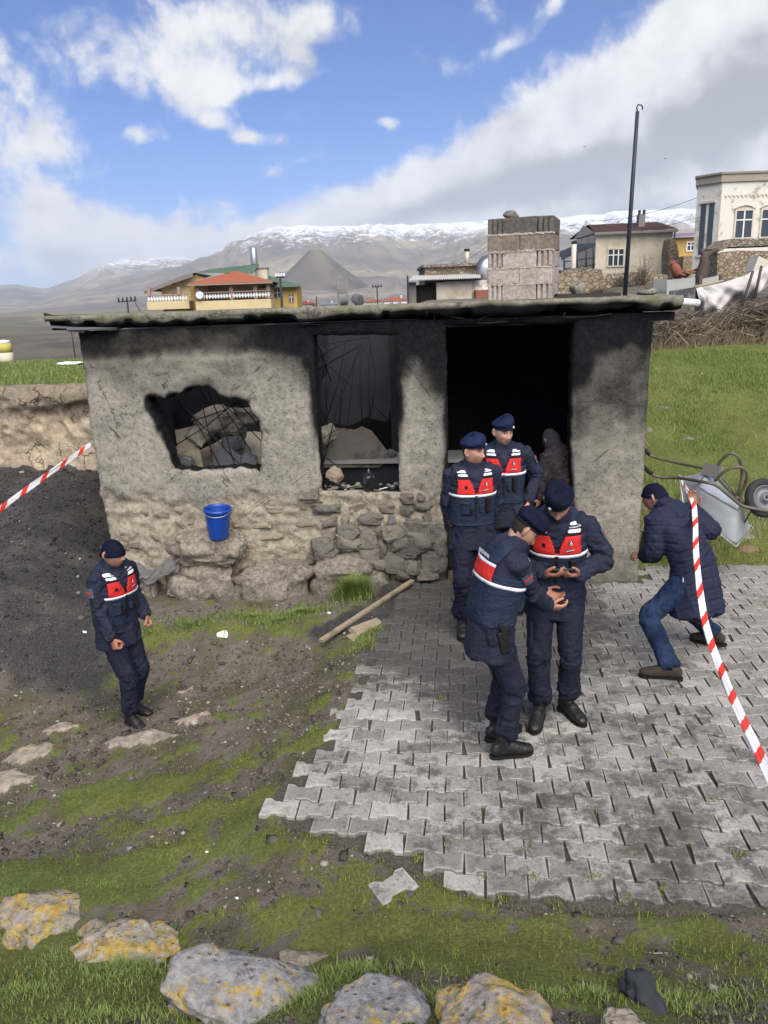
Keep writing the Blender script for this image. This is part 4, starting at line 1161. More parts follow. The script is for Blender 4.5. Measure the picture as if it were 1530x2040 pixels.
o = link('stone', rock_mesh('loose_stone', 511, (.085, .07, .05), M_GREYSTONE, 3), None, top + Vector((-.15, -.1, .028)), (0, .2, .4)); tag(o, 'small grey stone lying on top of the block chimney', 'stone')
# pole, loose board, stones on the roof
p0, p1 = at(1245, 587, 8.3), at(1270, 222, 8.3)
p0.z = 2.88
pole = empty('pole', p0, 0, 'thin dark steel pole with hooked top standing on the shed roof', 'pole')
M_POLE = simple('dark_painted_pole', (0.022, 0.026, 0.045), .2, 12, .5, .2, .002, dirt=(0.055, 0.03, 0.02))
mb = MB(); v = p1 - p0; mb.tube([(0, 0, 0), v * .5, v], [.024, .0215, .019], M_POLE, 8); mb.build('shaft', pole)
mb = MB(); mb.tube([v, v + Vector((-.01, 0, .03)), v + Vector((.0, 0, .06)), v + Vector((.035, 0, .055)), v + Vector((.05, 0, .03)), v + Vector((.045, 0, .015))], .007, M_POLE, 6); mb.build('hook', pole)
mb = MB(); mb.box((0, 0, .02), (.62, .14, .03), simple('charred_plank', (.03, .026, .022), .2, 12), (0, 0, R(-4)), .008, .004)
o = mb.build('plank', None, (at(1170, 588, 8.0).x, 8.0, 2.892)); tag(o, 'short dark plank lying on the roof right of the chimney', 'plank')
o = link('stone', rock_mesh('roof_stone', 521, (.09, .08, .075), M_GREYSTONE, 3), None, Vector((at(1152, 580, 8.0).x, 8.0, 2.975)), (.3, .2, .4)); tag(o, 'brown grey stone weighing down the plank on the roof', 'stone')
for k, (px, s_, lb) in enumerate([(712, .075, 'black lump of rock on the middle of the roof edge'), (686, .045, 'small black lump beside the larger one on the roof edge'), (1290, .12, 'flat grey stone at the right end of the shed roof')]):
    q = at(px, 600, 8.2)
    o = link('stone', rock_mesh('roof_lump', 530 + k, (s_, s_, s_ * (.9 if k < 2 else .35)), M_SOOTGREY if k < 2 else M_GREYSTONE, 3), None, Vector((q.x, 8.2, 2.893 + s_ * (.6 if k < 2 else .2)))); tag(o, lb, 'stone')
# the far strip of roof at the right is paler dusty concrete: a low hump of mortar

# ------------------------------------------------------------------ cut bank of tufa at the left
def bank_fn(n):
    p = n.obj(); x, y, z = n.xyz(p)
    n1 = n.noise(p, 1.6, 7, .65); n2 = n.noise(p, 14, 8, .7); n3 = n.noise(p, 60, 4, .7)
    col = n.ramp(n2, [(.3, (.30, .235, .165)), (.5, (.44, .36, .26)), (.7, (.55, .46, .35))])
    w = n.step(n.math('ADD', z, n.math('MULTIPLY', n.math('SUBTRACT', n1, .5), 1.6)), 1.25, 1.55)
    col = n.mix(n.math('MULTIPLY', w, .8), col, n.ramp(n2, [(.3, (.10, .082, .06)), (.7, (.22, .185, .14))]))
    col = n.mix(n.math('MULTIPLY', n.step(n.math('ADD', z, n.math('MULTIPLY', n.math('SUBTRACT', n1, .5), .9)), .75, .55), .6), col, (.13, .11, .085))
    cr = n.voro(n.vmath('ADD', p, n.vmath('SCALE', n.noise(p, 3, 4, .6, color=True), scale=.4)), 2.6, 'DISTANCE_TO_EDGE')
    crk = n.math('MULTIPLY', n.step(cr, .03, .0), n.step(n1, .46, .6))
    col = n.mix(n.math('MULTIPLY', crk, .8), col, (.07, .055, .04))
    return {'Base Color': col, 'Normal': n.bump(n.math('SUBTRACT', n.math('ADD', n2, n.math('MULTIPLY', n3, .5)), crk), .9, .03), 'Roughness': .95}
M_BANK = material('cut_tufa_bank', bank_fn, spec=.12)
def cut_bank():
    xs = np.arange(-12, -3.0, .03); zs = np.arange(-.2, 1.93, .03)
    X, Z = np.meshgrid(xs, zs)
    Y = 11.13 + .12 * fbm(X * .8, Z * .6, 0, 4, 61) + .05 * fbm(X * 3, Z * 3, 0, 4, 62) + .018 * fbm(X * 10, Z * 10, 0, 3, 63)
    Y = Y + .10 * sstep(Z, 1.75, 1.92) - .06 * sstep(Z, 1.55, 1.7) * (X > -5.6)
    # loose blocks near the shed corner
    ce = 1 - np.abs(fbm(X * 2.1, Z * 2.6, 0, 3, 64)) * 3
    Y = Y - .09 * np.clip(ce, 0, 1) * sstep(X, -5.9, -5.3) * sstep(Z, 1.0, 1.3)
    Zt = Z + .06 * fbm(X * 2, 0, 0, 4, 65) * sstep(Z, 1.2, 1.9)
    V = np.stack([X.ravel(), Y.ravel(), Zt.ravel()], 1)
    top = np.stack([xs, np.full_like(xs, 11.6), gh(xs, np.full_like(xs, 11.6)) + .02], 1)
    nz, nx = X.shape
    i = np.arange(nz * nx).reshape(nz, nx)
    F = np.stack([i[:-1, :-1].ravel(), i[:-1, 1:].ravel(), i[1:, 1:].ravel(), i[1:, :-1].ravel()], 1)
    V = np.concatenate([V, top]); t = np.arange(len(xs)) + nz * nx
    F = np.concatenate([F, np.stack([i[-1, :-1], i[-1, 1:], t[1:], t[:-1]], 1)])
    tag(link('cut_bank', mesh_np('cut_bank', V, F, [M_BANK], True)), 'vertical face of pale tufa cut into the slope', kind='structure')
cut_bank()
# ------------------------------------------------------------------ interlocking concrete pavers
def paver_fn(n):
    p = n.pos(); r = n.rnd()
    n1 = n.noise(p, 1.1, 7, .62); n2 = n.noise(p, 13, 8, .72); n3 = n.noise(p, 60, 6, .7); n4 = n.noise(n.vmath('ADD', p, (4, 9, 2)), 4.2, 7, .68)
    col = n.ramp(n2, [(.3, (.18, .172, .161)), (.5, (.295, .283, .266)), (.72, (.40, .385, .363))])
    col = n.mix(1, col, n.ramp(r, [(0, (.66, .65, .63)), (.5, (.95, .95, .95)), (1, (1.28, 1.28, 1.28))]), 'MULTIPLY')
    # black foot-borne soot worked into the face, thickest before the doorway
    x, y, z = n.xyz(p)
    dx = n.math('SUBTRACT', x, .75); dy = n.math('MULTIPLY', n.math('SUBTRACT', y, 7.5), .62)
    near = n.step(n.math('SQRT', n.math('ADD', n.math('MULTIPLY', dx, dx), n.math('MULTIPLY', dy, dy))), 1.75, .35)
    band = n.step(n.math('ABSOLUTE', n.math('SUBTRACT', x, n.math('ADD', 1.05, n.math('MULTIPLY', n.math('SUBTRACT', y, 5.5), -.05)))), 1.9, .2)
    d2x = n.math('MULTIPLY', n.math('SUBTRACT', x, .28), .9); d2y = n.math('SUBTRACT', y, 7.0)
    blk = n.step(n.math('SQRT', n.math('ADD', n.math('MULTIPLY', d2x, d2x), n.math('MULTIPLY', d2y, d2y))), 1.25, .45)
    amt = n.math('ADD', n.math('ADD', n.math('MULTIPLY', near, .26), n.math('MULTIPLY', blk, .62)), n.math('MULTIPLY', band, .055))
    sv = n.math('ADD', n.math('ADD', n.math('MULTIPLY', n4, .36), n.math('ADD', n.math('MULTIPLY', n2, .46), n.math('MULTIPLY', n3, .18))), amt)
    sv = n.math('ADD', sv, n.math('MULTIPLY', n.math('SUBTRACT', n1, .5), .28))
    s = n.math('MULTIPLY', n.step(sv, .49, .62), .84)
    col = n.mix(s, col, n.mix(n.step(n3, .4, .7), (.032, .030, .029), (.085, .082, .078)))
    fine = n.math('MULTIPLY', n.step(n3, .56, .68), .5)
    col = n.mix(fine, col, (.085, .08, .075))
    hi = n.math('MULTIPLY', n.step(n.noise(n.vmath('ADD', p, (1, 2, 7)), 22, 6, .7), .58, .7), .35)
    col = n.mix(n.math('MULTIPLY', hi, n.math('SUBTRACT', 1, s)), col, (.56, .54, .51))
    # edges rubbed pale
    e = n.attr('edge')
    col = n.mix(n.math('MULTIPLY', n.step(n.math('ADD', e, n.math('MULTIPLY', n.math('SUBTRACT', n2, .5), .9)), .5, .95), n.math('MULTIPLY', n.math('SUBTRACT', 1, s), .5)), col, (.44, .425, .40))
    return {'Base Color': col, 'Normal': n.bump(n.math('ADD', n2, n.math('MULTIPLY', n3, .6)), .55, .006), 'Roughness': .92}
M_PAVER = material('paver_concrete', paver_fn, spec=.18)
def bed_fn(n):
    p = n.pos(); n2 = n.noise(p, 12, 7, .7); n3 = n.noise(p, 70, 5, .7); n1 = n.noise(p, 1.4, 5, .6)
    c = n.ramp(n3, [(.3, (.035, .03, .026)), (.55, (.085, .075, .064)), (.75, (.15, .135, .115))])
    c = n.mix(n.math('MULTIPLY', n.step(n.math('ADD', n2, n.math('MULTIPLY', n.math('SUBTRACT', n1, .5), .8)), .56, .66), .85), c, n.mix(n3, (.05, .065, .02), (.10, .12, .035)))
    return {'Base Color': c, 'Normal': n.bump(n3, .8, .01)}
M_BED = material('paving_bed_sand', bed_fn, spec=.1)
PL, PW = 0.222, 0.139         # pitch along the row, pitch between rows
def paver_poly(gap=0.0036):
    """dog-bone: wide ends, narrow waist; the bulges of one row fit the waists of the next"""
    L = PL / 2 - gap
    hi, lo = PW / 2 + .0125 - gap / 2, PW / 2 - .0125 - gap / 2
    a, b = L * .62, L * .36
    up = [(-L, hi), (-a, hi), (-b, lo), (b, lo), (a, hi), (L, hi)]
    return [(x, -y) for x, y in up] + [(x, y) for x, y in up[::-1]]
def paver_mesh(seed, chip=0.0038):
    rg = random.Random(seed)
    base = paver_poly()
    base = [(x + rg.uniform(-chip, chip), y + rg.uniform(-chip, chip)) for x, y in base]
    if seed % 3 == 0:
        q_ = rg.choice([0, 5, 6, 11]); bx, by = base[q_]; base[q_] = (bx * rg.uniform(.80, .93), by * rg.uniform(.72, .9))
    n_ = len(base)
    ins = [(x * (1 - .004 / (PL / 2)), y * (1 - .004 / (PW / 2))) for x, y in base]
    ins2 = [(x * (1 - .022 / (PL / 2)), y * (1 - .024 / (PW / 2))) for x, y in base]
    V = [(x, y, -.055) for x, y in base] + [(x, y, -.004) for x, y in base] + [(x, y, 0) for x, y in ins] + [(x, y, .001 + rg.uniform(-.0008, .0008)) for x, y in ins2]
    E = [0.] * n_ + [.35] * n_ + [1.0] * n_ + [0.0] * n_
    F = []
    for l in range(3):
        for i in range(n_):
            j = (i + 1) % n_
            F.append((l * n_ + i, l * n_ + j, (l + 1) * n_ + j, (l + 1) * n_ + i))
    t = 3 * n_
    # cap as quads/strip: pair opposite points
    for i in range(5):
        F.append((t + i, t + i + 1, t + 10 - i, t + 11 - i))
    me = mesh_np('paver', V, F, [M_PAVER], False, {'edge': E})
    return me
pav_meshes = [paver_mesh(k) for k in range(14)]
PAV_ROT = R(-6.0)
pavement = empty('pavement', (0.9, 5.4, 0), PAV_ROT, 'soot-stained grey interlocking concrete paving in front of the shed', None, None, 'structure')
PM = Matrix.Translation((0.9, 5.4, 0)) @ Matrix.Rotation(PAV_ROT, 4, 'Z')
edge_poly_left = [(3.30, -0.18), (3.62, -0.50), (3.94, -0.80), (4.91, -0.42), (6.62, -0.03), (7.05, 0.10), (8.3, .2)]
def paved(x, y, row):
    ex = np.interp(y, [a for a, _ in edge_poly_left], [b for _, b in edge_poly_left])
    if x < ex: return False
    # lower edge: steps back towards the left as in the worn corner
    lo = np.interp(x, [-.8, -.55, -.2, .1, .38, .75, 4.8], [3.91, 3.88, 3.72, 3.5, 3.34, 3.22, 3.05])
    if y < lo: return False
    if y > 8.12 - 0.105 * (x - 2.467) : return False
    if x < 1.86 and x > .62 and y > 7.78: return False
    l = SH_MI @ Vector((x, y, 0))
    if l.y > -0.06 and -5 < l.x < -1.9: return False
    if l.y > -0.10 and -0.54 < l.x < 0.30: return False
    return x < 5.2
cand = []
rg = random.Random(12)
for r_ in range(-24, 30):
    off = (PL / 2 if r_ % 2 else 0)
    for c_ in range(-22, 26):
        lx, ly = c_ * PL + off, r_ * PW
        w_ = PM @ Vector((lx, ly, 0))
        if not paved(w_.x, w_.y, r_): continue
        q = w_ - EYE
        k = q.dot(_F)
        sx, sy = 765 + FPX * q.dot(_RR) / k, 1020 - FPX * q.dot(_UU) / k
        if sx < -60 or sx > 1600 or sy > 2100: continue
        cand.append((q.length, lx, ly, w_))
cand.sort(key=lambda t: t[0])
rest_v, rest_f = [], []
restE = []
n_part = 0
for k, (dist, lx, ly, w_) in enumerate(cand):
    me = rg.choice(pav_meshes)
    loose = (w_.x < paved_edge(w_.y) + .25)
    j = .010 if not loose else .018
    loc = (lx + rg.uniform(-.002, .002), ly + rg.uniform(-.002, .002), rg.uniform(-j, j * .6) - .012 * fbm(w_.x * .8, w_.y * .8, 0, 2, 71))
    rot = (rg.uniform(-.026, .026) * (2 if loose else 1), rg.uniform(-.026, .026) * (2 if loose else 1), rg.uniform(-.012, .012) + (math.pi if rg.random() < .5 else 0))
    if k < 297:
        o = link('paver', me, pavement, loc, rot)
    else:
        M_ = Matrix.Translation(loc) @ Euler(rot).to_matrix().to_4x4()
        b0 = len(rest_v)
        rest_v += [tuple(M_ @ v.co) for v in me.vertices]
        rest_f += [tuple(i + b0 for i in p_.vertices) for p_ in me.polygons]
        restE += list(np.concatenate([[0.] * 12, [.35] * 12, [1.] * 12, [0.] * 12]))
print('pavers', len(cand))
o = link('paver', mesh_np('far_paver', rest_v, rest_f, [M_PAVER], False, {'edge': restE}), pavement)
o['kind'] = 'stuff'
# three loose pavers that have slipped off the edge
for (px, py, rz, z_) in [(783, 1772, R(38), .015), (650, 1618, R(4), .0), (745, 1640, R(-3), -.005)]:
    g = gnd(px, py)
    lp = PM.inverted() @ Vector((g.x, g.y, 0))
    link('paver', pav_meshes[1], pavement, (lp.x, lp.y, g.z + .012 + z_), (R(3), R(-2), rz))
# bed
bx0 = []
mb = MB()
bed = []
for y_ in np.arange(3.0, 8.2, .1):
    ex = np.interp(y_, [a for a, _ in edge_poly_left], [b for _, b in edge_poly_left]) - .05
    bed.append((ex, y_))
V = []; F = []
for (ex, y_) in bed:
    for t in np.linspace(0, 1, 60):
        x_ = ex + (5.4 - ex) * t
        V.append((x_, y_, -.020 + .006 * float(fbm(x_ * 5, y_ * 5, 0, 3, 72))))
V = np.array(V)
# keep the bed below the ground where there are no pavers
lo = np.interp(V[:, 0], [-.8, -.55, -.2, .1, .38, .75, 4.8], [3.91, 3.88, 3.72, 3.5, 3.34, 3.22, 3.05]) - .1
V[:, 2] = np.where((V[:, 1] < lo) | (V[:, 1] > 8.0), -.09, V[:, 2])
i = np.arange(len(bed) * 60).reshape(len(bed), 60)
F = np.stack([i[:-1, :-1].ravel(), i[:-1, 1:].ravel(), i[1:, 1:].ravel(), i[1:, :-1].ravel()], 1)
V2 = V.copy(); Vl = np.array([tuple(PM.inverted() @ Vector(v)) for v in V])
link('sand_bed', mesh_np('sand_bed', Vl, F, [M_BED], True), pavement)
# ------------------------------------------------------------------ far buildings, fences, poles
def flat(name, col, rough=.9, var=.12, scale=3.0, dirt=None): return simple(name, col, var, scale, rough, .4, .02, spec=.15, dirt=dirt)
M_YEL = flat('yellow_render', (.42, .30, .10)); M_YEL2 = flat('pale_yellow_render', (.52, .42, .24)); M_CREAMW = flat('cream_render', (.50, .45, .36), dirt=(.34, .29, .21))
M_TILE = flat('red_roof_tile', (.28, .095, .05)); M_GRNROOF = flat('green_sheet_roof', (.075, .125, .085)); M_BROWNROOF = flat('brown_sheet_roof', (.060, .033, .030))
M_GREYT = flat('grey_trim', (.17, .155, .145)); M_WHT = flat('white_frame', (.62, .62, .62)); M_PINK = flat('pink_stone_trim', (.28, .19, .165))
M_GLASS = material('window_glass', None, (.035, .045, .055), .12, 0, .6); M_DARK = flat('dark_opening', (.018, .017, .017)); M_REDR = flat('red_sheet_roof', (.22, .045, .035))
M_MAUVE = flat('mauve_sheet_roof', (.20, .14, .19)); M_IRON = flat('dark_iron', (.03, .033, .042), .6); M_CORR = flat('corrugated_sheet', (.42, .42, .41), .7); M_GALV = simple('galvanised_sheet', (.36, .38, .40), .1, 6, .42, .1, .004, .75, .5)
M_PURL = flat('terracotta', (.22, .085, .055), dirt=(.16, .10, .075)); M_BARK = flat('dead_bark', (.075, .06, .05), scale=9); M_TWIG = flat('dry_twig', (.105, .088, .076), scale=9); M_TWIG2 = flat('pale_dry_stem', (.30, .25, .165), scale=9)
def stonewall_fn(c0, c1, c2, sc=3.2, mortar=(.36, .33, .27)):
    def fn(n):
        p = n.obj(); v = n.vmath('ADD', n.mapping(p, (1, 1, 1.5)), n.vmath('SCALE', n.noise(p, 4, 3, .6, color=True), scale=.16))
        vo = n.new('ShaderNodeTexVoronoi', feature='F1'); n.put(vo.inputs['Vector'], v); vo.inputs['Scale'].default_value = sc
        e = n.voro(v, sc, 'DISTANCE_TO_EDGE'); hue = n.new('ShaderNodeSeparateColor'); n.put(hue.inputs[0], vo.outputs['Color'])
        c = n.ramp(hue.outputs[0], [(0, c0), (.5, c1), (1, c2)]); n2 = n.noise(p, 12, 6, .7)
        c = n.mix(1, c, n.ramp(n2, [(.3, (.75,) * 3), (.7, (1.2,) * 3)]), 'MULTIPLY')
        return {'Base Color': n.mix(n.math('MULTIPLY', n.step(e, .09, .01), .8), c, mortar), 'Normal': n.bump(n.math('ADD', n.step(e, .0, .1), n.math('MULTIPLY', n2, .4)), .9, .04), 'Roughness': .95}
    return fn
M_DRYST = material('tawny_rubble_wall', stonewall_fn((.20, .155, .10), (.27, .215, .15), (.34, .285, .205), 4.6, (.14, .11, .08)), spec=.1)
M_TERR = material('grey_terrace_wall', stonewall_fn((.16, .135, .105), (.22, .19, .155), (.28, .245, .2), 4.2, (.13, .11, .088)), spec=.1)
def peel_fn(n):
    p = n.obj(); n1 = n.noise(p, 1.3, 7, .68); n2 = n.noise(p, 9, 6, .7)
    br = n.new('ShaderNodeTexBrick'); n.put(br.inputs['Vector'], n.mapping(p, (1, 1, 1), (R(90), 0, 0)))
    br.inputs['Scale'].default_value = 1.6; br.inputs['Mortar Size'].default_value = .012; br.inputs['Color1'].default_value = (.36, .32, .25, 1); br.inputs['Color2'].default_value = (.44, .40, .32, 1); br.inputs['Mortar'].default_value = (.2, .17, .13, 1)
    wash = n.mix(n2, (.52, .50, .44), (.63, .61, .56))
    return {'Base Color': n.mix(n.step(n1, .52, .60), wash, br.outputs[0]), 'Normal': n.bump(n.math('ADD', n1, n2), .6, .03), 'Roughness': .95}
M_PEEL = material('peeling_whitewash', peel_fn, spec=.12)

def dims(px0, px1, py0, py1, Y):
    a, b = at(px0, (py0 + py1) / 2, Y), at(px1, (py0 + py1) / 2, Y)
    cx = (px0 + px1) / 2
    return a.x, b.x, at(cx, py1, Y).z, at(cx, py0, Y).z
class House:
    """helper in house coordinates: x along the front, y away, z up; root stands at front-left"""
    def __init__(s, name, label, cat, x, y, z, rz=0.0, group=None):
        s.r = empty(name, (x, y, z), rz, label, cat, group)
    def box(s, name, x0, x1, y0, y1, z0, z1, mt, par=None):
        mb = MB(); mb.box(((x0 + x1) / 2, (y0 + y1) / 2, (z0 + z1) / 2), (x1 - x0, y1 - y0, z1 - z0), mt); return mb.build(name, par or s.r)
    def poly(s, name, pts, faces, mt, par=None):
        mb = MB(); mb.add(pts, faces, mt); return mb.build(name, par or s.r)
    def window(s, x0, x1, z0, z1, y=0.0, mt=None, bars=1, arch=None, side=None):
        """frame proud of the wall, pane set back; side: None front, or 'L' for the left face"""
        T = (lambda a, d, c: (a, y - d, c)) if side is None else (lambda a, d, c: (y - d, a, c))
        mb = MB(); f = .09
        def bx(a0, a1, c0, c1, d0, d1, m_):
            A, B = T(a0, d0, c0), T(a1, d1, c1)
            mb.box([(A[i] + B[i]) / 2 for i in range(3)], [abs(A[i] - B[i]) for i in range(3)], m_)
        bx(x0 - f, x1 + f, z1, z1 + f, -.02, .05, arch or mt or M_WHT); bx(x0 - f, x1 + f, z0 - f, z0, -.02, .07, arch or mt or M_WHT)
        bx(x0 - f, x0, z0, z1, -.02, .05, arch or mt or M_WHT); bx(x1, x1 + f, z0, z1, -.02, .05, arch or mt or M_WHT)
        for k in range(bars):
            xc = x0 + (x1 - x0) * (k + 1) / (bars + 1); bx(xc - .035, xc + .035, z0, z1, .006, .035, M_WHT)
        bx(x0, x1, z0 + (z1 - z0) * .66 - .03, z0 + (z1 - z0) * .66 + .03, .0065, .034, M_WHT)
        w = mb.build('window', s.r)
        mb2 = MB(); mb = mb2; bx(x0, x1, z0, z1, -.02, .005, M_GLASS); mb.build('pane', w)
        return w

# ---- yellow house with red tiled porch roof
Y1 = 74.0
x0, x1, zb, zt = dims(300, 578, 548, 620, Y1)
o0 = at(455, 610, Y1)
h = House('yellow_house', 'two-storey yellow house with red tiled veranda roof and green sheet roof', 'house', at(300, 612, Y1).x, Y1, at(430, 598, Y1).z - 3.2, R(2))
px = lambda p: (p - 300) / FPX * Y1            # pixel -> metres along the front
pz = lambda q, p=455: at(p, q, Y1).z - h.r.location.z
g0 = -4.0
h.box('wall', px(375), px(410), 1.0, 9, g0, pz(556, 390), M_YEL); h.box('wall', px(405), px(578), 2.5, 11, g0, pz(572), M_YEL)
h.box('wall', px(318), px(376), 1.2, 9, g0, pz(566, 340), M_YEL2)
# gable over the left part
zl, zr, zp = pz(580, 300), pz(560, 445), pz(543, 390)
h.poly('roof', [(px(292), -.3, zl), (px(350), -.3, pz(556, 350)), (px(388), -.3, zp), (px(292), 10, zl), (px(350), 10, pz(556, 350)), (px(388), 10, zp), (px(292), -.3, zl - .3), (px(350), -.3, pz(556, 350) - .35), (px(388), -.3, zp - .35)],
       [(0, 3, 4, 1), (1, 4, 5, 2), (0, 1, 7, 6), (1, 2, 8, 7)], M_GREYT)
h.poly('gable', [(px(340), .99, pz(572, 340)), (px(410), .99, pz(565, 410)), (px(410), .99, pz(556, 410)), (px(390), .99, pz(546, 390)), (px(350), .99, pz(560, 350))], [(0, 1, 2, 3, 4)], M_YEL2)
h.poly('roof', [(px(388), .3, zp), (px(500), .3, pz(545, 500)), (px(500), 6, pz(538, 500) + .8), (px(400), 6, zp + .5)], [(0, 1, 2, 3)], M_GRNROOF)
h.poly('roof', [(px(505), 1.5, pz(573, 505)), (px(584), 1.5, pz(571, 584)), (px(584), 8, pz(568, 584)), (px(515), 7, pz(545, 515)), (px(500), 7, pz(545, 500))], [(0, 1, 3), (1, 2, 3), (0, 3, 4)], M_GRNROOF)
# veranda
vz = pz(597)
h.box('balcony', px(395), px(535), -2.2, 2.5, vz - .85, vz - .05, M_YEL2); h.box('balcony', px(299), px(378), -1.0, 1.2, pz(600, 340) - .7, pz(600, 340), M_YEL2)
h.box('recess', px(410), px(532), 2.2, 2.45, vz, pz(566), M_YEL2)
rf = h.poly('roof', [(px(384), -2.6, pz(567, 384)), (px(541), -2.6, pz(562, 541)), (px(541), 4, pz(562, 541)), (px(384), 4, pz(567, 384)), (px(458), 1, pz(540)), (px(470), 1, pz(540))], [(0, 1, 5, 4), (1, 2, 5), (2, 3, 4, 5), (3, 0, 4)], M_TILE)
h.box('fascia', px(384), px(541), -2.58, -2.40, pz(567) - .05, pz(567) + .12, M_PINK)
for q in (400, 462, 507, 531): h.box('pillar', px(q) - .17, px(q) + .17, -2.0, -1.66, vz, pz(567), M_PINK)
for q in (304, 360): h.box('pillar', px(q) - .14, px(q) + .14, -.8, -.5, pz(600, q), pz(572, q), M_PINK)
for q0, q1, yy, zq in ((398, 462, -2.05, vz), (464, 534, -2.05, vz), (300, 376, -.85, pz(602, 340))):
    n_ = int((q1 - q0) / 5.2)
    h.box('rail', px(q0), px(q1), yy - .05, yy + .05, zq + .62, zq + .72, M_PINK)
    for k in range(n_):
        xx = px(q0) + (px(q1) - px(q0)) * (k + .5) / n_
        mb = MB(); mb.prism([(-.13, 0), (0, -.24), (.13, 0), (0, .24)], -.04, .04, M_WHT, Matrix.Translation((xx, yy, zq + .33)) @ Matrix.Rotation(R(90), 4, 'X')); mb.build('baluster', h.r)
h.window(px(339), px(351), pz(598, 345), pz(585, 345), 1.2, None, 1, M_PINK); h.window(px(389), px(400), pz(596, 394), pz(581, 394), 1.0, None, 1, M_PINK)
h.window(px(534), px(545), pz(592, 540), pz(578, 540), 2.5, None, 1, M_PINK); h.window(px(563), px(570), pz(602, 566), pz(587, 566), 2.5, None, 1, M_PINK)
for q0, q1, t in ((432, 449, 533), (493, 517, 533)):
    c_ = h.box('chimney', px(q0), px(q1), 5, 6.4, pz(556), pz(t) , M_CREAMW)
    h.box('cap', px(q0) - .08, px(q1) + .08, 4.9, 6.5, pz(t) , pz(t) + .10, M_GREYT, c_)
h.poly('solar_panel', [(px(464), 4, pz(539)), (px(496), 4, pz(539)), (px(501), 5.4, pz(524)), (px(470), 5.4, pz(524))], [(0, 1, 2, 3)], M_GLASS)
mb = MB(); mb.lathe([(.34, 0), (.36, .1), (.36, 1.5), (.2, 1.7)], M_GALV, (px(491), 5.6, pz(524)), 12); mb.build('water_tank', h.r)
mb = MB(); mb.lathe([(.01, .12), (.25, .08), (.42, 0)], M_WHT, (px(404), -2.3, pz(589, 404)), 14, Matrix.Rotation(R(75), 3, 'X')); mb.build('satellite_dish', h.r)
# steps of wall under the veranda
h.box('lower_wall', px(400), px(532), -1.2, 2.4, g0, vz - .86, M_CREAMW)

# ---- electricity poles
def pole_(px_, top, base, Y, label, arms, H=None, mat=None, ins=True):
    a, b = at(px_, top, Y), at(px_, base, Y)
    r = empty('utility_pole', b, 0, label, 'utility pole', 'electricity poles around the village')
    hh = a.z - b.z
    mb = MB(); mb.tube([(0, 0, -3), (0, 0, hh)], [.13, .09], mat or M_IRON, 8); mb.build('shaft', r)
    for z, w in arms:
        mb = MB(); mb.box((0, 0, hh * z), (w, .1, .1), mat or M_IRON); ar = mb.build('crossarm', r)
        for k in (-.45, -.15, .15, .45):
            mb = MB(); mb.lathe([(.09, 0), (.11, .14), (.05, .3), (0, .32)], M_WHT if ins == 'w' else M_IRON, (k * w, 0, hh * z + .05), 8); mb.build('insulator', ar)
pole_(562, 551, 612, 70, 'dark pole with two pale insulators in front of the yellow house', [(.97, .8)], ins='w')
# row of insulators on a beam at the left
r = empty('utility_pole', at(258, 640, 58), 0, 'low crossbar with five black insulators left of the yellow house', 'utility pole', 'electricity poles around the village')
zc = at(260, 600, 58).z - r.location.z
mb = MB(); mb.box((0, 0, zc), (1.35, .08, .07), M_IRON, (0, R(-3), 0)); ar = mb.build('crossarm', r)
for k in range(5):
    mb = MB(); mb.lathe([(.05, 0), (.075, .1), (.05, .2), (.07, .26), (0, .28)], M_IRON, ((k - 2) * .3, 0, zc + .03 - (k - 2) * .016 * -1), 8); mb.build('insulator', ar)
mb = MB(); mb.tube([(.5, 0, zc), (.85, 0, zc - .7)], .03, M_IRON, 5); mb.tube([(0, 0, zc), (.0, 0, -6)], .07, M_IRON, 6); mb.build('strut', r)
# H-frame transformer stand
a = at(683, 600, 90); r = empty('utility_pole', a, 0, 'twin-legged transformer stand on the plain behind the roof', 'utility pole', 'electricity poles around the village')
zt_ = at(683, 556, 90).z - a.z
for sx in (-.5, .5):
    mb = MB(); mb.tube([(sx, 0, -3), (sx, 0, zt_)], .09, M_GREYT, 6); mb.build('leg', r)
mb = MB(); mb.box((0, 0, zt_ * .96), (1.6, .12, .1), M_GREYT); mb.build('crossarm', r)
mb = MB(); mb.box((0, 0, zt_ * .55), (1.1, .12, .1), M_GREYT); mb.build('crossarm', r)
mb = MB(); mb.box((0, -.2, zt_ * .45), (.7, .5, .6), M_GREYT, None, 0, .04); mb.build('transformer', r)
for px_, t, Y, lb in ((752, 570, 120, 'thin pole standing alone behind the roof between the stand and the stone house'), (148, 640, 150, 'thin lattice pole on the plain at the left end of the shed roof')):
    pole_(px_, t, 604 if px_ > 500 else 700, Y, lb, [(.95, 1.4)])
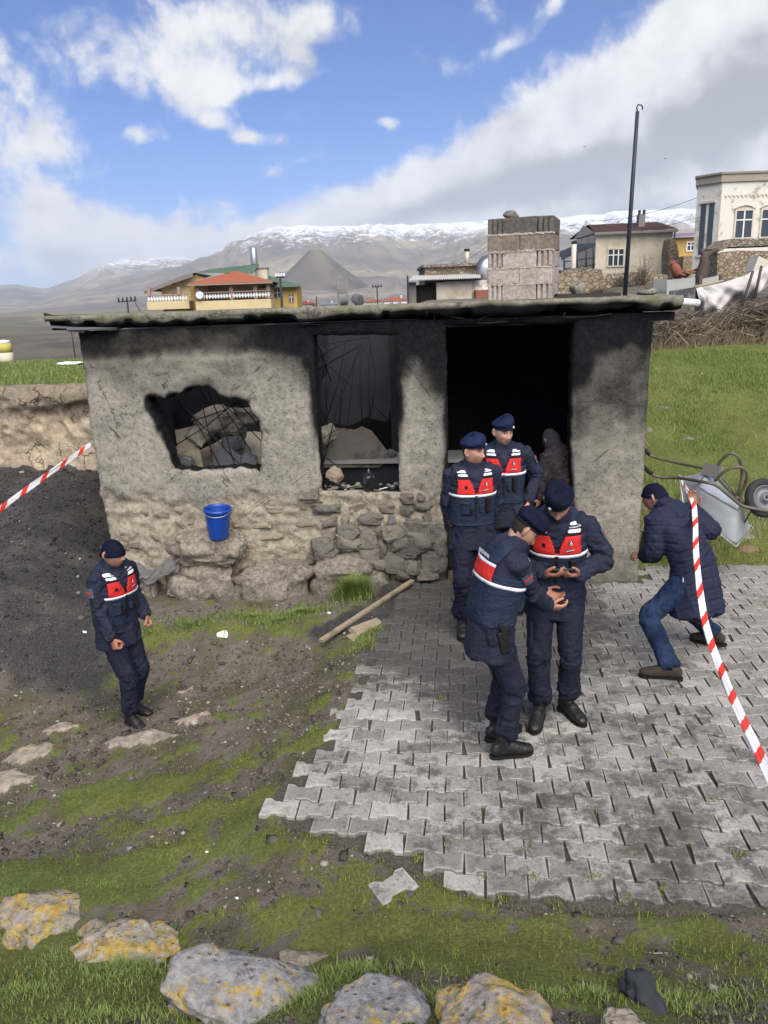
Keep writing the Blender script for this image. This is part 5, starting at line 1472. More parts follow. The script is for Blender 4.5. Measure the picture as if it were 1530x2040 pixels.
# red roofs and pale houses of the village lower down
for k, (q0, q1, t, b_, Y, rm, wm, lb) in enumerate([(583, 622, 601, 612, 110, M_REDR, M_CREAMW, 'low house with flat red roof right of the yellow house'), (636, 668, 602, 612, 130, M_GALV, M_WHT, 'low pale shed with blue grey roof behind the roof edge'),
                                          (720, 760, 596, 606, 140, M_TILE, M_CREAMW, 'small tiled house far off between pole and stone house'), (765, 812, 592, 606, 150, M_TILE, M_WHT, 'white far house with a tiled roof left of the iron post')]):
    xa, xb, za, zc_ = dims(q0, q1, t, b_, Y)
    hh = House('village_house', lb, 'house', xa, Y, za, 0, 'far village houses')
    L = xb - xa; H_ = zc_ - za
    hh.box('wall', 0, L, 0, 6, -3, H_ * .55, wm)
    hh.poly('roof', [(-.3, -.3, H_ * .5), (L + .3, -.3, H_ * .5), (L + .3, 6.3, H_ * .5), (-.3, 6.3, H_ * .5), (L * .3, 3, H_ * 1.0), (L * .7, 3, H_ * 1.0)], [(0, 1, 5, 4), (1, 2, 5), (2, 3, 4, 5), (3, 0, 4)], rm)
    for w_ in (.25, .6): hh.window(L * w_, L * w_ + L * .13, H_ * .05, H_ * .36, 0, None, 1)
    hh.box('chimney', L * .72, L * .78, 2, 2.6, H_ * .5, H_ * 1.25, wm)

# ---- stone house with corrugated lean-to, left of the chimney
Y2 = 34.0
h = House('stone_house', 'low rubble stone house with flat earth roof and corrugated lean-to', 'house', at(815, 598, Y2).x, Y2, at(880, 598, Y2).z - .3, 0)
p2 = lambda p: (p - 815) / FPX * Y2
q2 = lambda q, p=890: at(p, q, Y2).z - h.r.location.z
h.box('wall', p2(852), p2(982), 2.2, 7, -1.5, q2(528), M_DRYST); h.box('earth_roof', p2(848), p2(986), 2.0, 7.2, q2(528), q2(522), M_TERR)
h.box('wall', p2(885), p2(936), .02, 2.2, -1.5, q2(561), M_CREAMW); h.box('wall', p2(936), p2(985), .3, 2.2, -1.5, q2(560), M_PEEL)
h.box('doorway', p2(828), p2(868), .3, 2.0, -1.5, q2(566), M_DARK); h.box('door_post', p2(868), p2(885), .0, .3, -1.5, q2(562), M_CREAMW); h.box('door_post', p2(815), p2(829), 0, .2, -1.5, q2(560), M_GREYT)
h.box('post', p2(811), p2(814), -.3, -.2, -1.2, q2(547), M_IRON)
mb = MB(); n_ = 34; vs = []; fs = []
for k in range(n_ * 2 + 1):
    x = p2(813) + (p2(950) - p2(813)) * k / (n_ * 2); dz = .035 * (1 if k % 2 else -1)
    vs += [(x - .0, -.5, q2(559, 820) + dz + .0), (x + .35, 2.3, q2(545, 880) + dz)]
for k in range(n_ * 2): fs.append((2 * k, 2 * k + 2, 2 * k + 3, 2 * k + 1))
mb.add(vs, fs, M_CORR, True); mb.build('corrugated_roof', h.r)
mb = MB(); mb.tube([(p2(942), 3, q2(524)), (p2(942), 3, q2(494))], .10, M_CREAMW, 8); mb.tube([(p2(942), 3, q2(494)), (p2(942), 3, q2(489))], .13, M_IRON, 8); mb.build('stove_pipe', h.r)
mb = MB(); mb.lathe([(.01, .2), (.35, .13), (.6, 0)], M_GALV, (p2(980), 1.6, q2(535)), 18, Matrix.Rotation(R(80), 3, 'X')); mb.build('satellite_dish', h.r)
h.box('step', p2(942), p2(968), -.2, .3, -.5, q2(580), M_PURL)

# ---- cream house with brown roof
Y3 = 52.0
h = House('cream_house', 'cream rendered house with dark brown pitched roof and one large window', 'house', at(1184, 560, Y3).x, Y3, at(1255, 560, Y3).z - .6, R(0))
p3 = lambda p: (p - 1184) / FPX * Y3 * 1.0
q3 = lambda q, p=1255: at(p, q, Y3).z - h.r.location.z
h.box('wall', 0, p3(1329), 0, 6, -2.5, q3(464), M_CREAMW)
h.poly('roof', [(p3(1178), -.4, q3(463, 1178)), (p3(1334), -.4, q3(457, 1334)), (p3(1332), 3.2, q3(433, 1332)), (p3(1192), 3.2, q3(439, 1192)), (p3(1178), 6.4, q3(463, 1178)), (p3(1334), 6.4, q3(457, 1334))], [(0, 1, 2, 3), (3, 2, 5, 4)], M_BROWNROOF)
h.poly('fascia', [(p3(1178), -.42, q3(463, 1178) - .02), (p3(1334), -.42, q3(457, 1334) - .02), (p3(1334), -.42, q3(457, 1334) - .18), (p3(1178), -.42, q3(463, 1178) - .18)], [(0, 3, 2, 1)], M_GREYT)
h.poly('gable', [(p3(1329), .0, q3(464, 1329)), (p3(1329), 6, q3(464, 1329)), (p3(1329), 3.2, q3(436, 1329))], [(0, 1, 2)], M_CREAMW)
h.poly('gable', [(0, 0, q3(464, 1184)), (0, 6, q3(464, 1184)), (0, 3.2, q3(440, 1190))], [(0, 2, 1)], M_CREAMW)
h.box('chimney', p3(1275), p3(1287), 1.2, 1.7, q3(458), q3(424), M_GREYT)
for q in (1277, 1286): h.box('chimney_pot', p3(q) - .06, p3(q) + .06, 1.3, 1.5, q3(424), q3(415), M_IRON)
h.window(p3(1209), p3(1237), q3(528), q3(496), 0, None, 2, M_CREAMW)
h.box('downpipe', p3(1331), p3(1333), -.1, .0, -2.5, q3(460), M_GREYT)
# canopy frame and its chimney pipe at the left
r = empty('canopy', at(1120, 560, 48), 0, 'dark steel lean-to canopy frame with sloping roof left of the cream house', 'canopy')
L_ = lambda q, w: tuple(at(q, w, 48) - r.location)
mb = MB(); a_, b_ = Vector(L_(1118, 512)), Vector(L_(1186, 484))
mb.add([a_, b_, b_ + Vector((0, 4, .2)), a_ + Vector((0, 4, .2)), a_ - Vector((0, 0, .18)), b_ - Vector((0, 0, .18))], [(0, 1, 2, 3), (4, 5, 1, 0)], M_IRON); mb.build('roof', r)
for q in (1124, 1150, 1168, 1182):
    mb = MB(); mb.tube([L_(q, 540), L_(q, 512 - (q - 1118) * .41)], .045, M_IRON, 6); mb.build('post', r)
for w in (516, 530):
    mb = MB(); mb.tube([L_(1122, w + 6), L_(1186, w - 3)], .035, M_IRON, 6); mb.build('rail', r)
r = empty('stove_pipe', at(1142, 545, 45), 0, 'cream stove pipe with black cap beside the steel canopy', 'stove pipe')
hh = at(1142, 481, 45).z - r.location.z
mb = MB(); mb.tube([(0, 0, -1), (0, 0, hh * .92)], .14, M_CREAMW, 10); mb.build('pipe', r); mb = MB(); mb.tube([(0, 0, hh * .92), (0, 0, hh)], .15, M_DARK, 10); mb.build('cap', r)
# yellow brick house behind
Y4 = 62.0
h = House('brick_house', 'yellow brick house with mauve roof glimpsed between cream and white houses', 'house', at(1341, 540, Y4).x, Y4, at(1360, 540, Y4).z - 1, 0)
p4 = lambda p: (p - 1341) / FPX * Y4; q4 = lambda q, p=1360: at(p, q, Y4).z - h.r.location.z
h.box('wall', 0, p4(1400), 0, 6, -3, q4(473), flat('yellow_brick', (.40, .27, .10)))
h.poly('roof', [(p4(1336), -.5, q4(472)), (p4(1400), -.5, q4(470)), (p4(1400), 4, q4(457)), (p4(1345), 4, q4(459))], [(0, 1, 2, 3)], M_MAUVE)
h.window(p4(1365), p4(1384), q4(499), q4(484), 0, None, 2)
h.box('lower_wall', p4(1345), p4(1395), -1.5, 0, -3, q4(512), M_DRYST)
r = empty('ruined_wall', at(1340, 560, 50), 0, 'broken stone wall stump right of the cream house', 'wall')
L_ = lambda q, w, d=0: tuple(at(q, w, 50) - r.location + Vector((0, d, 0)))
mb = MB(); pts = [L_(1332, 560), L_(1352, 560), L_(1352, 500), L_(1346, 478), L_(1336, 476), L_(1332, 500)]; mb.add(pts + [tuple(Vector(p) + Vector((0, 1.2, 0))) for p in pts], [tuple(range(6)), (2, 8, 9, 3), (3, 9, 10, 4), (4, 10, 11, 5), (1, 7, 8, 2), (0, 5, 11, 6)], M_DRYST); mb.build('masonry', r)

# ---- white stone building
Y5 = 42.0
o_ = at(1424, 560, Y5)
h = House('stone_building', 'tall whitewashed cut-stone building with tall paired windows and stone cornice', 'building', o_.x, Y5, o_.z - 1.0, R(0))
p5 = lambda p: (p - 1436) / FPX * Y5 * 1.03; q5 = lambda q, p=1480: at(p, q, Y5).z - h.r.location.z
zt5 = q5(363, 1436)
Wb = p5(1700)
# chamfered left end: front face, short slanting face and side
pl = [(0, 0), (Wb, 0), (Wb, 9), (2.6, 9), (-.80, 1.15)]
mb = MB(); mb.prism(pl, -3, zt5, M_PEEL); mb.build('wall', h.r)
pc_ = [(x + (-.10 if x < Wb else 0), y + (-.10 if y < 1 else 0)) for x, y in pl]; pc_[4] = (-.92, 1.10)
mb = MB(); mb.prism(pc_, zt5 + .003, zt5 + .36, flat('worn_cornice_stone', (.27, .24, .19))); mb.build('cornice', h.r)
pd = [(x + (-.16 if x < Wb else 0), y + (-.16 if y < 1 else 0)) for x, y in pl]; pd[4] = (-1.0, 1.06)
mb = MB(); mb.prism(pd, zt5 + .363, zt5 + .46, flat('worn_cornice_stone', (.22, .195, .155))); mb.build('coping', h.r)
for k in range(30):
    mb = MB(); mb.prism([(-.10, 0), (0, -.14), (.10, 0)], -.03, .02, M_CREAMW, Matrix.Translation((.25 + k * .21, -.012, q5(388))) @ Matrix.Rotation(R(90), 4, 'X')); o = mb.build('zigzag_moulding', h.r)
for (a, b_) in ((1466, 1495), (1513, 1545), (1565, 1595)):
    h.window(p5(a), p5(b_), q5(473), q5(420), 0, None, 1, M_CREAMW)
    mb = MB(); mb.tube([(p5(a) - .12, -.02, q5(417)), (p5(a) + .1, -.03, q5(411)), ((p5(a) + p5(b_)) / 2, -.03, q5(408)), (p5(b_) - .1, -.03, q5(411)), (p5(b_) + .12, -.02, q5(417))], .05, M_CREAMW, 6); mb.build('hood_mould', h.r)
# narrow windows in the slanting face
sl = math.atan2(1.6, -1.15)
for f in (.35, .68):
    c_ = Vector((-.80 * f, 1.15 * f, 0)); 
    mb = MB(); nrm = Vector((-1.15, -.80, 0)).normalized(); tg = Vector((-.80, 1.15, 0)).normalized()
    M_ = Matrix(((tg.x, 0, nrm.x, c_.x), (tg.y, 0, nrm.y, c_.y), (0, 1, 0, q5(455, 1415)), (0, 0, 0, 1)))
    mb.prism([(-.15, -1.25), (.15, -1.25), (.15, 1.25), (-.15, 1.25)], .004, .02, M_GLASS, M_); mb.build('window', h.r)
    mb = MB(); mb.box((0, 1.32, .04), (.44, .1, .12), M_CREAMW); o = mb.build('lintel', h.r); o.matrix_local = M_
    mb = MB(); mb.box((0, -1.32, .04), (.44, .1, .12), M_CREAMW); o = mb.build('sill', h.r); o.matrix_local = M_
h.box('chimney', p5(1522), p5(1540), 2, 2.8, zt5, q5(330), flat('brown_chimney_stone', (.13, .10, .08)))
# terrace wall before it
r = empty('terrace_wall', at(1480, 580, 36), 0, 'rough stone terrace wall with grey coping in front of the white building', 'wall')
L_ = lambda q, w, d=0: Vector(tuple(at(q, w, 36) - r.location + Vector((0, d, 0))))
def slabby(pts, d, mt, nm):
    mb = MB(); n_ = len(pts); mb.add(list(pts) + [p + Vector((0, d, 0)) for p in pts], [tuple(range(n_))[::-1]] + [(i, (i + 1) % n_, n_ + (i + 1) % n_, n_ + i) for i in range(n_)], mt); return mb.build(nm, r)
slabby([L_(1426, 600), L_(1560, 610), L_(1560, 500), L_(1466, 499), L_(1430, 504)][::-1], 1.5, M_DRYST, 'masonry')
slabby([L_(1428, 504), L_(1450, 492), L_(1560, 488), L_(1560, 474), L_(1455, 476), L_(1428, 494)][::-1], 1.6, M_TERR, 'coping')
# terrace wall below the cream house
r = empty('terrace_wall', at(1220, 600, 30), 0, 'low brown rubble terrace wall overgrown with dry stems below the cream house', 'wall')
L_ = lambda q, w, d=0: Vector(tuple(at(q, w, 30) - r.location + Vector((0, d, 0))))
slabby([L_(1112, 620), L_(1330, 620), L_(1330, 548), L_(1280, 541), L_(1200, 545), L_(1150, 540), L_(1112, 545)][::-1], 1.2, M_DRYST, 'masonry')
slabby([L_(1118, 545), L_(1150, 540.2), L_(1200, 545.2), L_(1200, 537), L_(1160, 532), L_(1118, 538)][::-1], 1.3, M_TERR, 'coping')
# dead tree stump
r = empty('dead_tree', at(1396, 552, 27), 0, 'dead tree trunk with two broken limbs in front of the white building', 'tree')
L_ = lambda q, w: Vector(tuple(at(q, w, 27) - r.location))
mb = MB(); mb.tube([L_(1394, 570), L_(1398, 545), L_(1404, 522), L_(1404, 500)], [.24, .19, .17, .10], M_BARK, 9); mb.build('trunk', r)
mb = MB(); mb.tube([L_(1404, 520), L_(1412, 506), L_(1422, 500), L_(1431, 497)], [.15, .10, .08, .05], M_BARK, 7); mb.build('limb', r)
mb = MB(); mb.tube([L_(1404, 512), L_(1400, 503), L_(1396, 498)], [.12, .08, .05], M_BARK, 7); mb.build('limb', r)
# terracotta jar and spoil
r = empty('jar', at(1346, 552, 30), 0, 'large terracotta jar lying tilted beside the cream house', 'jar')
mb = MB(); Mj = Euler((R(8), R(-32), 0)).to_matrix(); mb.lathe([(.08, -.34), (.15, -.28), (.19, -.08), (.18, .12), (.11, .27), (.09, .32), (.12, .36), (.1, .37)], M_PURL, (0, 0, .24), 16, Mj); mb.build('body', r)
mb = MB(); mb.tube([Mj @ Vector((.10, 0, .31)) + Vector((0, 0, .24)), Mj @ Vector((.22, 0, .28)) + Vector((0, 0, .24)), Mj @ Vector((.18, 0, .1)) + Vector((0, 0, .24))], .022, M_PURL, 6); mb.build('handle', r)
random.seed(3)
for k in range(7):
    q = at(1356 + k * 5, 548 - k * 1.5 + random.uniform(-3, 3), 29.5)
    mb = MB(); mb.box((0, 0, 0), (.34, .2, .05), M_PURL, (random.uniform(-.5, .5), random.uniform(-.5, .5), random.uniform(0, 3)), .01)
    tag(mb.build('roof_tile', None, q), 'broken red roof tile in the heap beside the terracotta jar', 'roof tile', 'heap of broken red tiles')

# ---- shacks, sheets, tarpaulin at the right
def panel3d(name, label, cat, pix, Y, mat, thick=.03, dY=None, sub=None):
    r_ = empty(name, at(pix[0][0], pix[0][1], Y), 0, label, cat)
    P = [at(a, b, Y + (dY[i] if dY else 0)) - r_.location for i, (a, b) in enumerate(pix)]
    n_ = len(P); mb = MB()
    mb.add(P + [p + Vector((0, thick, 0)) for p in P], [tuple(range(n_)), tuple(range(n_, 2 * n_))[::-1]] + [(i, n_ + i, n_ + (i + 1) % n_, (i + 1) % n_) for i in range(n_)], mat)
    mb.build(sub or 'sheet', r_); return r_
panel3d('sheet_fence', 'pale painted sheet metal fence panel with peeling grey lower half', 'fence', [(1328, 612), (1385, 606), (1385, 552), (1328, 558)], 17.5, flat('pale_peeling_sheet', (.33, .34, .32), dirt=(.07, .07, .07)))
panel3d('sheet_fence', 'dark flaking sheet metal panel under the pale one', 'fence', [(1334, 606), (1384, 600), (1384, 572), (1334, 580)], 17.3, flat('flaking_dark_sheet', (.06, .065, .07), scale=14, dirt=(.3, .3, .29)))
panel3d('sheet_fence', 'ribbed grey roofing sheets leaning left of the pale fence panel', 'fence', [(1300, 574), (1332, 584), (1330, 556), (1302, 556)], 18.0, flat('ribbed_grey_sheet', (.16, .17, .18)))
# white tarpaulin hung on poles
def tarp():
    r_ = empty('tarpaulin', at(1385, 600, 16.2), 0, 'dirty white tarpaulin hung as a fence on wooden stakes, sagging in folds', 'tarpaulin')
    top = [(1384, 572), (1400, 571), (1440, 562), (1480, 550), (1504, 538), (1545, 520)]
    bot = [(1384, 604), (1392, 634), (1430, 622), (1470, 607), (1500, 594), (1545, 560)]
    n_, m_ = 60, 24
    k = np.linspace(0, 5, n_)
    tx = np.interp(k, range(6), [p[0] for p in top]); ty = np.interp(k, range(6), [p[1] for p in top]); bx = np.interp(k, range(6), [p[0] for p in bot]); by = np.interp(k, range(6), [p[1] for p in bot])
    V = []
    for j in range(m_):
        t = j / (m_ - 1)
        for i in range(n_):
            u = i / (n_ - 1)
            fold = math.sin((u * 22 - t * 6 + math.sin(u * 9) * 1.5)) * .10 * (.3 + t * .7) + math.sin((t * 9 + u * 30)) * .025 + (math.sin(t * 3.1) * .22)
            fold += .16 * math.exp(-((u - .12 - .25 * t) / .05) ** 2) - .12 * math.exp(-((u - .3 - .35 * t) / .06) ** 2)
            p = at(tx[i] * (1 - t) + bx[i] * t, ty[i] * (1 - t) + by[i] * t + 3 * math.sin(u * 20) * t, 16.2 + (u * .8))
            V.append(tuple(p - r_.location + Vector((0, -fold, 0))))
    F = [(j * n_ + i, (j + 1) * n_ + i, (j + 1) * n_ + i + 1, j * n_ + i + 1) for j in range(m_ - 1) for i in range(n_ - 1)]
    mt = flat('dirty_white_tarp', (.47, .445, .435), .75, .16, 4, dirt=(.30, .25, .255))
    o = link('cloth', mesh_np('cloth', V, F, [mt], True), r_); so = o.modifiers.new('s', 'SOLIDIFY'); so.thickness = .006
    for q, w0, w1, dq in ((1386, 640, 566, 2), (1478, 612, 540, 22), (1503, 596, 530, 14)):
        mb = MB(); mb.tube([at(q, w0, 16.15) - r_.location, at(q + dq, w1, 16.25) - r_.location], .028, M_BARK, 6); mb.build('stake', r_)
    mb = MB(); mb.tube([at(1384, 572, 16.15) - r_.location, at(1440, 560, 16.3) - r_.location], .03, M_TWIG2, 6); mb.build('rail', r_)
tarp()
panel3d('tarpaulin', 'second grey-white sheet hanging behind the tarpaulin fence', 'tarpaulin', [(1392, 570), (1440, 560), (1436, 548), (1398, 556)], 18.5, flat('grey_white_sheet', (.36, .345, .34)), sub='cloth')
panel3d('tarpaulin', 'pale awning strip at the right edge above the tarpaulin', 'tarpaulin', [(1500, 540), (1512, 510), (1545, 526), (1545, 540)], 17.0, flat('cream_awning', (.52, .48, .40)), .4, sub='cloth')
panel3d('sheet_fence', 'grey board fence at the right edge behind the tarpaulin', 'fence', [(1508, 565), (1560, 560), (1560, 528), (1508, 532)], 18.0, flat('grey_boards', (.10, .095, .09)))
for q, lb in ((1396, 'thin wooden post between sheet fence and tarpaulin'), (1436, 'thin wooden post behind the tarpaulin, by the dead tree')):
    r = empty('fence_post', at(q, 575, 18), 0, lb, 'post'); mb = MB(); a_ = at(q, 548, 18) - r.location; mb.tube([(0, 0, -.5), tuple(a_)], .04, M_BARK, 6); mb.build('stake', r)
# white plastic drain pipe end
p_ = at(1352, 600, 13.6)
mb = MB(); ang = Matrix.Rotation(R(96), 3, 'Y') @ Matrix.Rotation(R(-10), 3, 'X')
mb.lathe([(.062, -.22), (.062, .22), (.054, .22), (.054, -.22)], flat('white_plastic', (.66, .66, .64), .5), (0, 0, 0), 16, ang, True, False)
tag(mb.build('drain_pipe', None, at(1368, 602, 13.4)), 'short white plastic drain pipe sticking out behind the roof corner', 'pipe')

# ---- bare bushes, brushwood, dry stems
def twig_cloud(name, label, cat, pts_fn, n, mat, parent=None, kind=None, seg=4, r0=.008, group=None):
    rg = random.Random(sum(map(ord, name + (label or 'x'))) + n)
    V, F = [], []
    for k in range(n):
        P, rr = pts_fn(rg)
        for i in range(len(P)):
            t = (P[min(i + 1, len(P) - 1)] - P[max(i - 1, 0)]).normalized(); a = t.orthogonal().normalized(); b = t.cross(a)
            r_ = rr * (1 - .6 * i / (len(P) - 1))
            for q in range(3):
                an = 2 * math.pi * q / 3; V.append(tuple(P[i] + (a * math.cos(an) + b * math.sin(an)) * r_))
        o = len(V) - 3 * len(P)
        for i in range(len(P) - 1):
            for q in range(3): F.append((o + i * 3 + q, o + i * 3 + (q + 1) % 3, o + (i + 1) * 3 + (q + 1) % 3, o + (i + 1) * 3 + q))
    ob = link(name, mesh_np(name, V, np.array(F, dtype=np.int32), [mat], False), parent)
    if label: tag(ob, label, cat, group, kind)
    return ob
def brush(rg):
    """brushwood heap along the far edge of the grass, in front of the tarpaulin"""
    px_ = rg.uniform(1306, 1600); t = rg.random()
    Y = 14.6 + rg.uniform(0, 2.2)
    lo = ghs(at(px_, 600, Y).x, Y)
    top = np.interp(px_, [1300, 1340, 1390, 1450, 1530, 1600], [640, 644, 650, 632, 606, 585])
    zt = at(px_, top, 15.6).z
    z = lo + (zt - lo) * (rg.random() ** .8)
    c = Vector((at(px_, 600, Y).x, Y, z)); L = rg.uniform(.3, .95); a = rg.gauss(0, .6) + (0 if rg.random() < .7 else 1.3); el = rg.gauss(.08, .28)
    d = Vector((math.cos(a) * math.cos(el), math.sin(a) * math.cos(el), math.sin(el))) * L
    bow = Vector((rg.gauss(0, .08), rg.gauss(0, .08), rg.gauss(.05, .09)))
    return [c - d * .5, c - d * .17 + bow * .8, c + d * .17 + bow, c + d * .5], rg.uniform(.004, .011)
twig_cloud('brushwood', 'long tangled heap of cut brushwood along the top of the grass slope', None, brush, 3600, M_TWIG, None, 'stuff')
twig_cloud('brushwood', 'paler dry branches scattered over the brushwood heap', None, lambda rg: (lambda P, r: ([p + Vector((0, -.25, .05)) for p in P], r * .8))(*brush(rg)), 700, M_TWIG2, None, 'stuff')
# core that makes the heap dense
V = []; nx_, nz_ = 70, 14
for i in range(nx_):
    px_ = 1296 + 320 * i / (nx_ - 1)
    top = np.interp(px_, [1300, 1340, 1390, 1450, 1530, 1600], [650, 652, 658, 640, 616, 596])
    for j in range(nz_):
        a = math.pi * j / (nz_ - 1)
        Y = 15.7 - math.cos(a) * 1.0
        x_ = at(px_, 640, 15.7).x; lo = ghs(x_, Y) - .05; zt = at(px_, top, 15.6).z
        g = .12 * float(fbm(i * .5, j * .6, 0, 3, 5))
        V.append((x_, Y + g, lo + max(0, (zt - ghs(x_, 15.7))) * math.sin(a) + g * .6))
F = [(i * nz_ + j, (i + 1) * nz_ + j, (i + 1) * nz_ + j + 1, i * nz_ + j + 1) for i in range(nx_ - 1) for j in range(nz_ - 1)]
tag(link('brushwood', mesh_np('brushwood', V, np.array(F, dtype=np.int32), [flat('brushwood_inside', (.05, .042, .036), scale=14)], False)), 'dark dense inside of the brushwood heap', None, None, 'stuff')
def dry_edge(rg):
    px_ = rg.uniform(1300, 1610); Y = rg.uniform(14.3, 15.0); x_ = at(px_, 650, Y).x; z = ghs(x_, Y)
    c = Vector((x_, Y, z)); h_ = rg.uniform(.12, .42)
    return [c, c + Vector((rg.gauss(0, .06), rg.gauss(0, .06), h_ * .6)), c + Vector((rg.gauss(0, .14), rg.gauss(0, .14), h_))], rg.uniform(.003, .006)
twig_cloud('dry_grass', 'pale dry grass fringe at the foot of the brushwood', None, dry_edge, 1100, M_TWIG2, None, 'stuff')
def bush(px_, base, top, half, Y, label, n, mat, name='bare_bush', group='bare bushes below the cream house'):
    c = at(px_, base, Y); H_ = at(px_, top, Y).z - c.z; W_ = half / FPX * Y
    r_ = empty(name, c, 0, label, 'bush', group)
    def f(rg):
        a = rg.uniform(0, 6.283); sp = rg.random() ** .7
        tip = Vector((math.cos(a) * W_ * sp, math.sin(a) * W_ * sp * .6, H_ * (1 - .45 * sp) * rg.uniform(.6, 1)))
        b0 = Vector((rg.gauss(0, .06), rg.gauss(0, .06), -.05))
        if rg.random() < .55:
            b0 = tip * rg.uniform(.3, .7); tip = b0 + Vector((rg.gauss(0, .3), rg.gauss(0, .2), rg.uniform(.1, .5))) * (H_ / 2)
        return [b0, b0 * .6 + tip * .4 + Vector((rg.gauss(0, .06), rg.gauss(0, .06), .06)), tip], rg.uniform(.005, .014) * (Y / 30)
    twig_cloud('branches', None, None, f, n, mat, r_)
    mb = MB(); mb.tube([(0, 0, -.2), (.02, 0, H_ * .3), (0, .02, H_ * .55)], [.05, .03, .012], M_BARK, 6); mb.build('stem', r_)
bush(1277, 590, 492, 30, 29, 'tall thin bare bush in front of the cream house wall', 130, M_TWIG)
bush(1236, 592, 522, 40, 28.5, 'wide tangled bare bush on the terrace wall left of the tall thin one', 200, M_TWIG)
bush(1310, 600, 540, 34, 26, 'low bare bush behind the right end of the shed roof', 160, M_TWIG)
bush(1150, 596, 545, 34, 27, 'yellowed dry bush hanging over the left end of the terrace wall', 160, M_TWIG2)
bush(1190, 600, 560, 40, 25, 'low dry thicket behind the plank on the roof', 200, M_TWIG)
# wires
def wire(label, pts):
    mb = MB(); mb.tube(pts, .014, M_IRON, 4, True, False); tag(mb.build('overhead_wire'), label, 'wire', 'overhead wires')
def sag(a, b, s, n=14): return [a.lerp(b, t / n) - Vector((0, 0, s * 4 * (t / n) * (1 - t / n))) for t in range(n + 1)]
wire('thin wire sagging across the cream house wall', sag(at(1120, 590, 48), at(1400, 522, 48), .3)); wire('thin wire rising from the stone house to the block chimney', sag(at(812, 577, 40), at(1000, 470, 40), .2))
wire('highest thin wire left of the white building', sag(at(1180, 440, 60), at(1400, 390, 44), .3)); wire('second thin wire under the highest one left of the white building', sag(at(1180, 465, 60), at(1400, 430, 44), .3))
# ---- left: hive-like painted tank, white sheet, distant poles
r = empty('water_tank', at(14, 726, 17.5), 0, 'small white and yellow painted tank at the left edge above the cut bank', 'tank')
r.location.z = ghs(r.location.x, 17.0) - .1
mb = MB(); mb.lathe([(.15, 0), (.16, .3)], M_CREAMW, (0, 0, 0), 14); mb.build('base', r); mb = MB(); mb.lathe([(.16, .3), (.15, .5), (.13, .5)], flat('yellow_paint', (.42, .37, .10)), (0, 0, 0), 14); mb.build('band', r); mb = MB(); mb.lathe([(.14, .5), (.13, .56), (0, .58)], M_WHT, (0, 0, 0), 14); mb.build('lid', r)
q = at(140, 726, 15.5)
P_, F_q = rock_np(88, (.26, .13, .035), 4, .9, 3)
tag(link('plastic_sheet', mesh_np('plastic_sheet', P_, F_q, [M_WHT], True), None, (q.x, 15.5, ghs(q.x, 15.5) + .05)), 'crumpled white plastic sheet lying on the grass left of the shed', 'sheet')
# ------------------------------------------------------------------ people
def V3(*a): return Vector(a)
def cat_pts(P, n):
    """Catmull-Rom through P (list of np arrays), n samples per span; returns samples and parameter"""
    P = [np.asarray(p, float) for p in P]
    if len(P) == 2:
        t = np.linspace(0, 1, n + 1); return np.array([P[0] * (1 - s) + P[1] * s for s in t]), t
    out, par = [], []
    for i in range(len(P) - 1):
        p0 = P[max(i - 1, 0)]; p1 = P[i]; p2 = P[i + 1]; p3 = P[min(i + 2, len(P) - 1)]
        for s in np.linspace(0, 1, n, endpoint=False):
            out.append(0.5 * ((2 * p1) + (-p0 + p2) * s + (2 * p0 - 5 * p1 + 4 * p2 - p3) * s * s + (-p0 + 3 * p1 - 3 * p2 + p3) * s ** 3)); par.append(i + s)
    out.append(P[-1]); par.append(len(P) - 1)
    return np.array(out), np.array(par)
def limb(pts, rs, rd=None, side=(1, 0, 0), n=5, seg=20, ex=2.0, caps=True, linear=False):
    """closed elliptical tube; rs radius along 'side', rd across it"""
    rd = rs if rd is None else rd
    if linear:
        C_, par = np.array([np.asarray(p, float) for p in pts]), np.arange(len(pts), dtype=float)
    else:
        C_, par = cat_pts(pts, n)
    k = np.arange(len(pts))
    RS = np.interp(par, k, rs); RD = np.interp(par, k, rd)
    if hasattr(side, 'shape') and side.ndim == 2:
        SD = np.stack([np.interp(par, k, side[:, c]) for c in range(3)], 1)
    else: SD = np.tile(np.asarray(side, float), (len(C_), 1))
    T = np.gradient(C_, axis=0); T /= np.linalg.norm(T, axis=1)[:, None] + 1e-12
    a = np.linspace(0, 2 * np.pi, seg, endpoint=False)
    ca, sa = np.cos(a), np.sin(a)
    if ex != 2.0:
        q = (np.abs(ca) ** ex + np.abs(sa) ** ex) ** (-1 / ex); ca, sa = ca * q, sa * q
    V = []
    for c, t, s, r1, r2 in zip(C_, T, SD, RS, RD):
        s = s - t * s.dot(t); s /= np.linalg.norm(s) + 1e-12
        b = np.cross(t, s)
        V.append(c + np.outer(ca, s) * r1 + np.outer(sa, b) * r2)
    N = len(V)
    V = np.concatenate(V)
    F = []
    for i in range(N - 1):
        for k2 in range(seg):
            k3 = (k2 + 1) % seg
            F.append((i * seg + k2, i * seg + k3, (i + 1) * seg + k3, (i + 1) * seg + k2))
    if caps:
        V = np.concatenate([V, [C_[0] - T[0] * min(RS[0], RD[0]) * .45, C_[-1] + T[-1] * min(RS[-1], RD[-1]) * .45]])
        a0, b0 = len(V) - 2, len(V) - 1
        for k2 in range(seg):
            k3 = (k2 + 1) % seg
            F.append((a0, k3, k2)); F.append((b0, (N - 1) * seg + k2, (N - 1) * seg + k3))
    return V, F
def merge(parts):
    V, F = [], []
    o = 0
    for v, f in parts:
        V.append(np.asarray(v)); F += [tuple(i + o for i in q) for q in f]; o += len(v)
    return np.concatenate(V), F
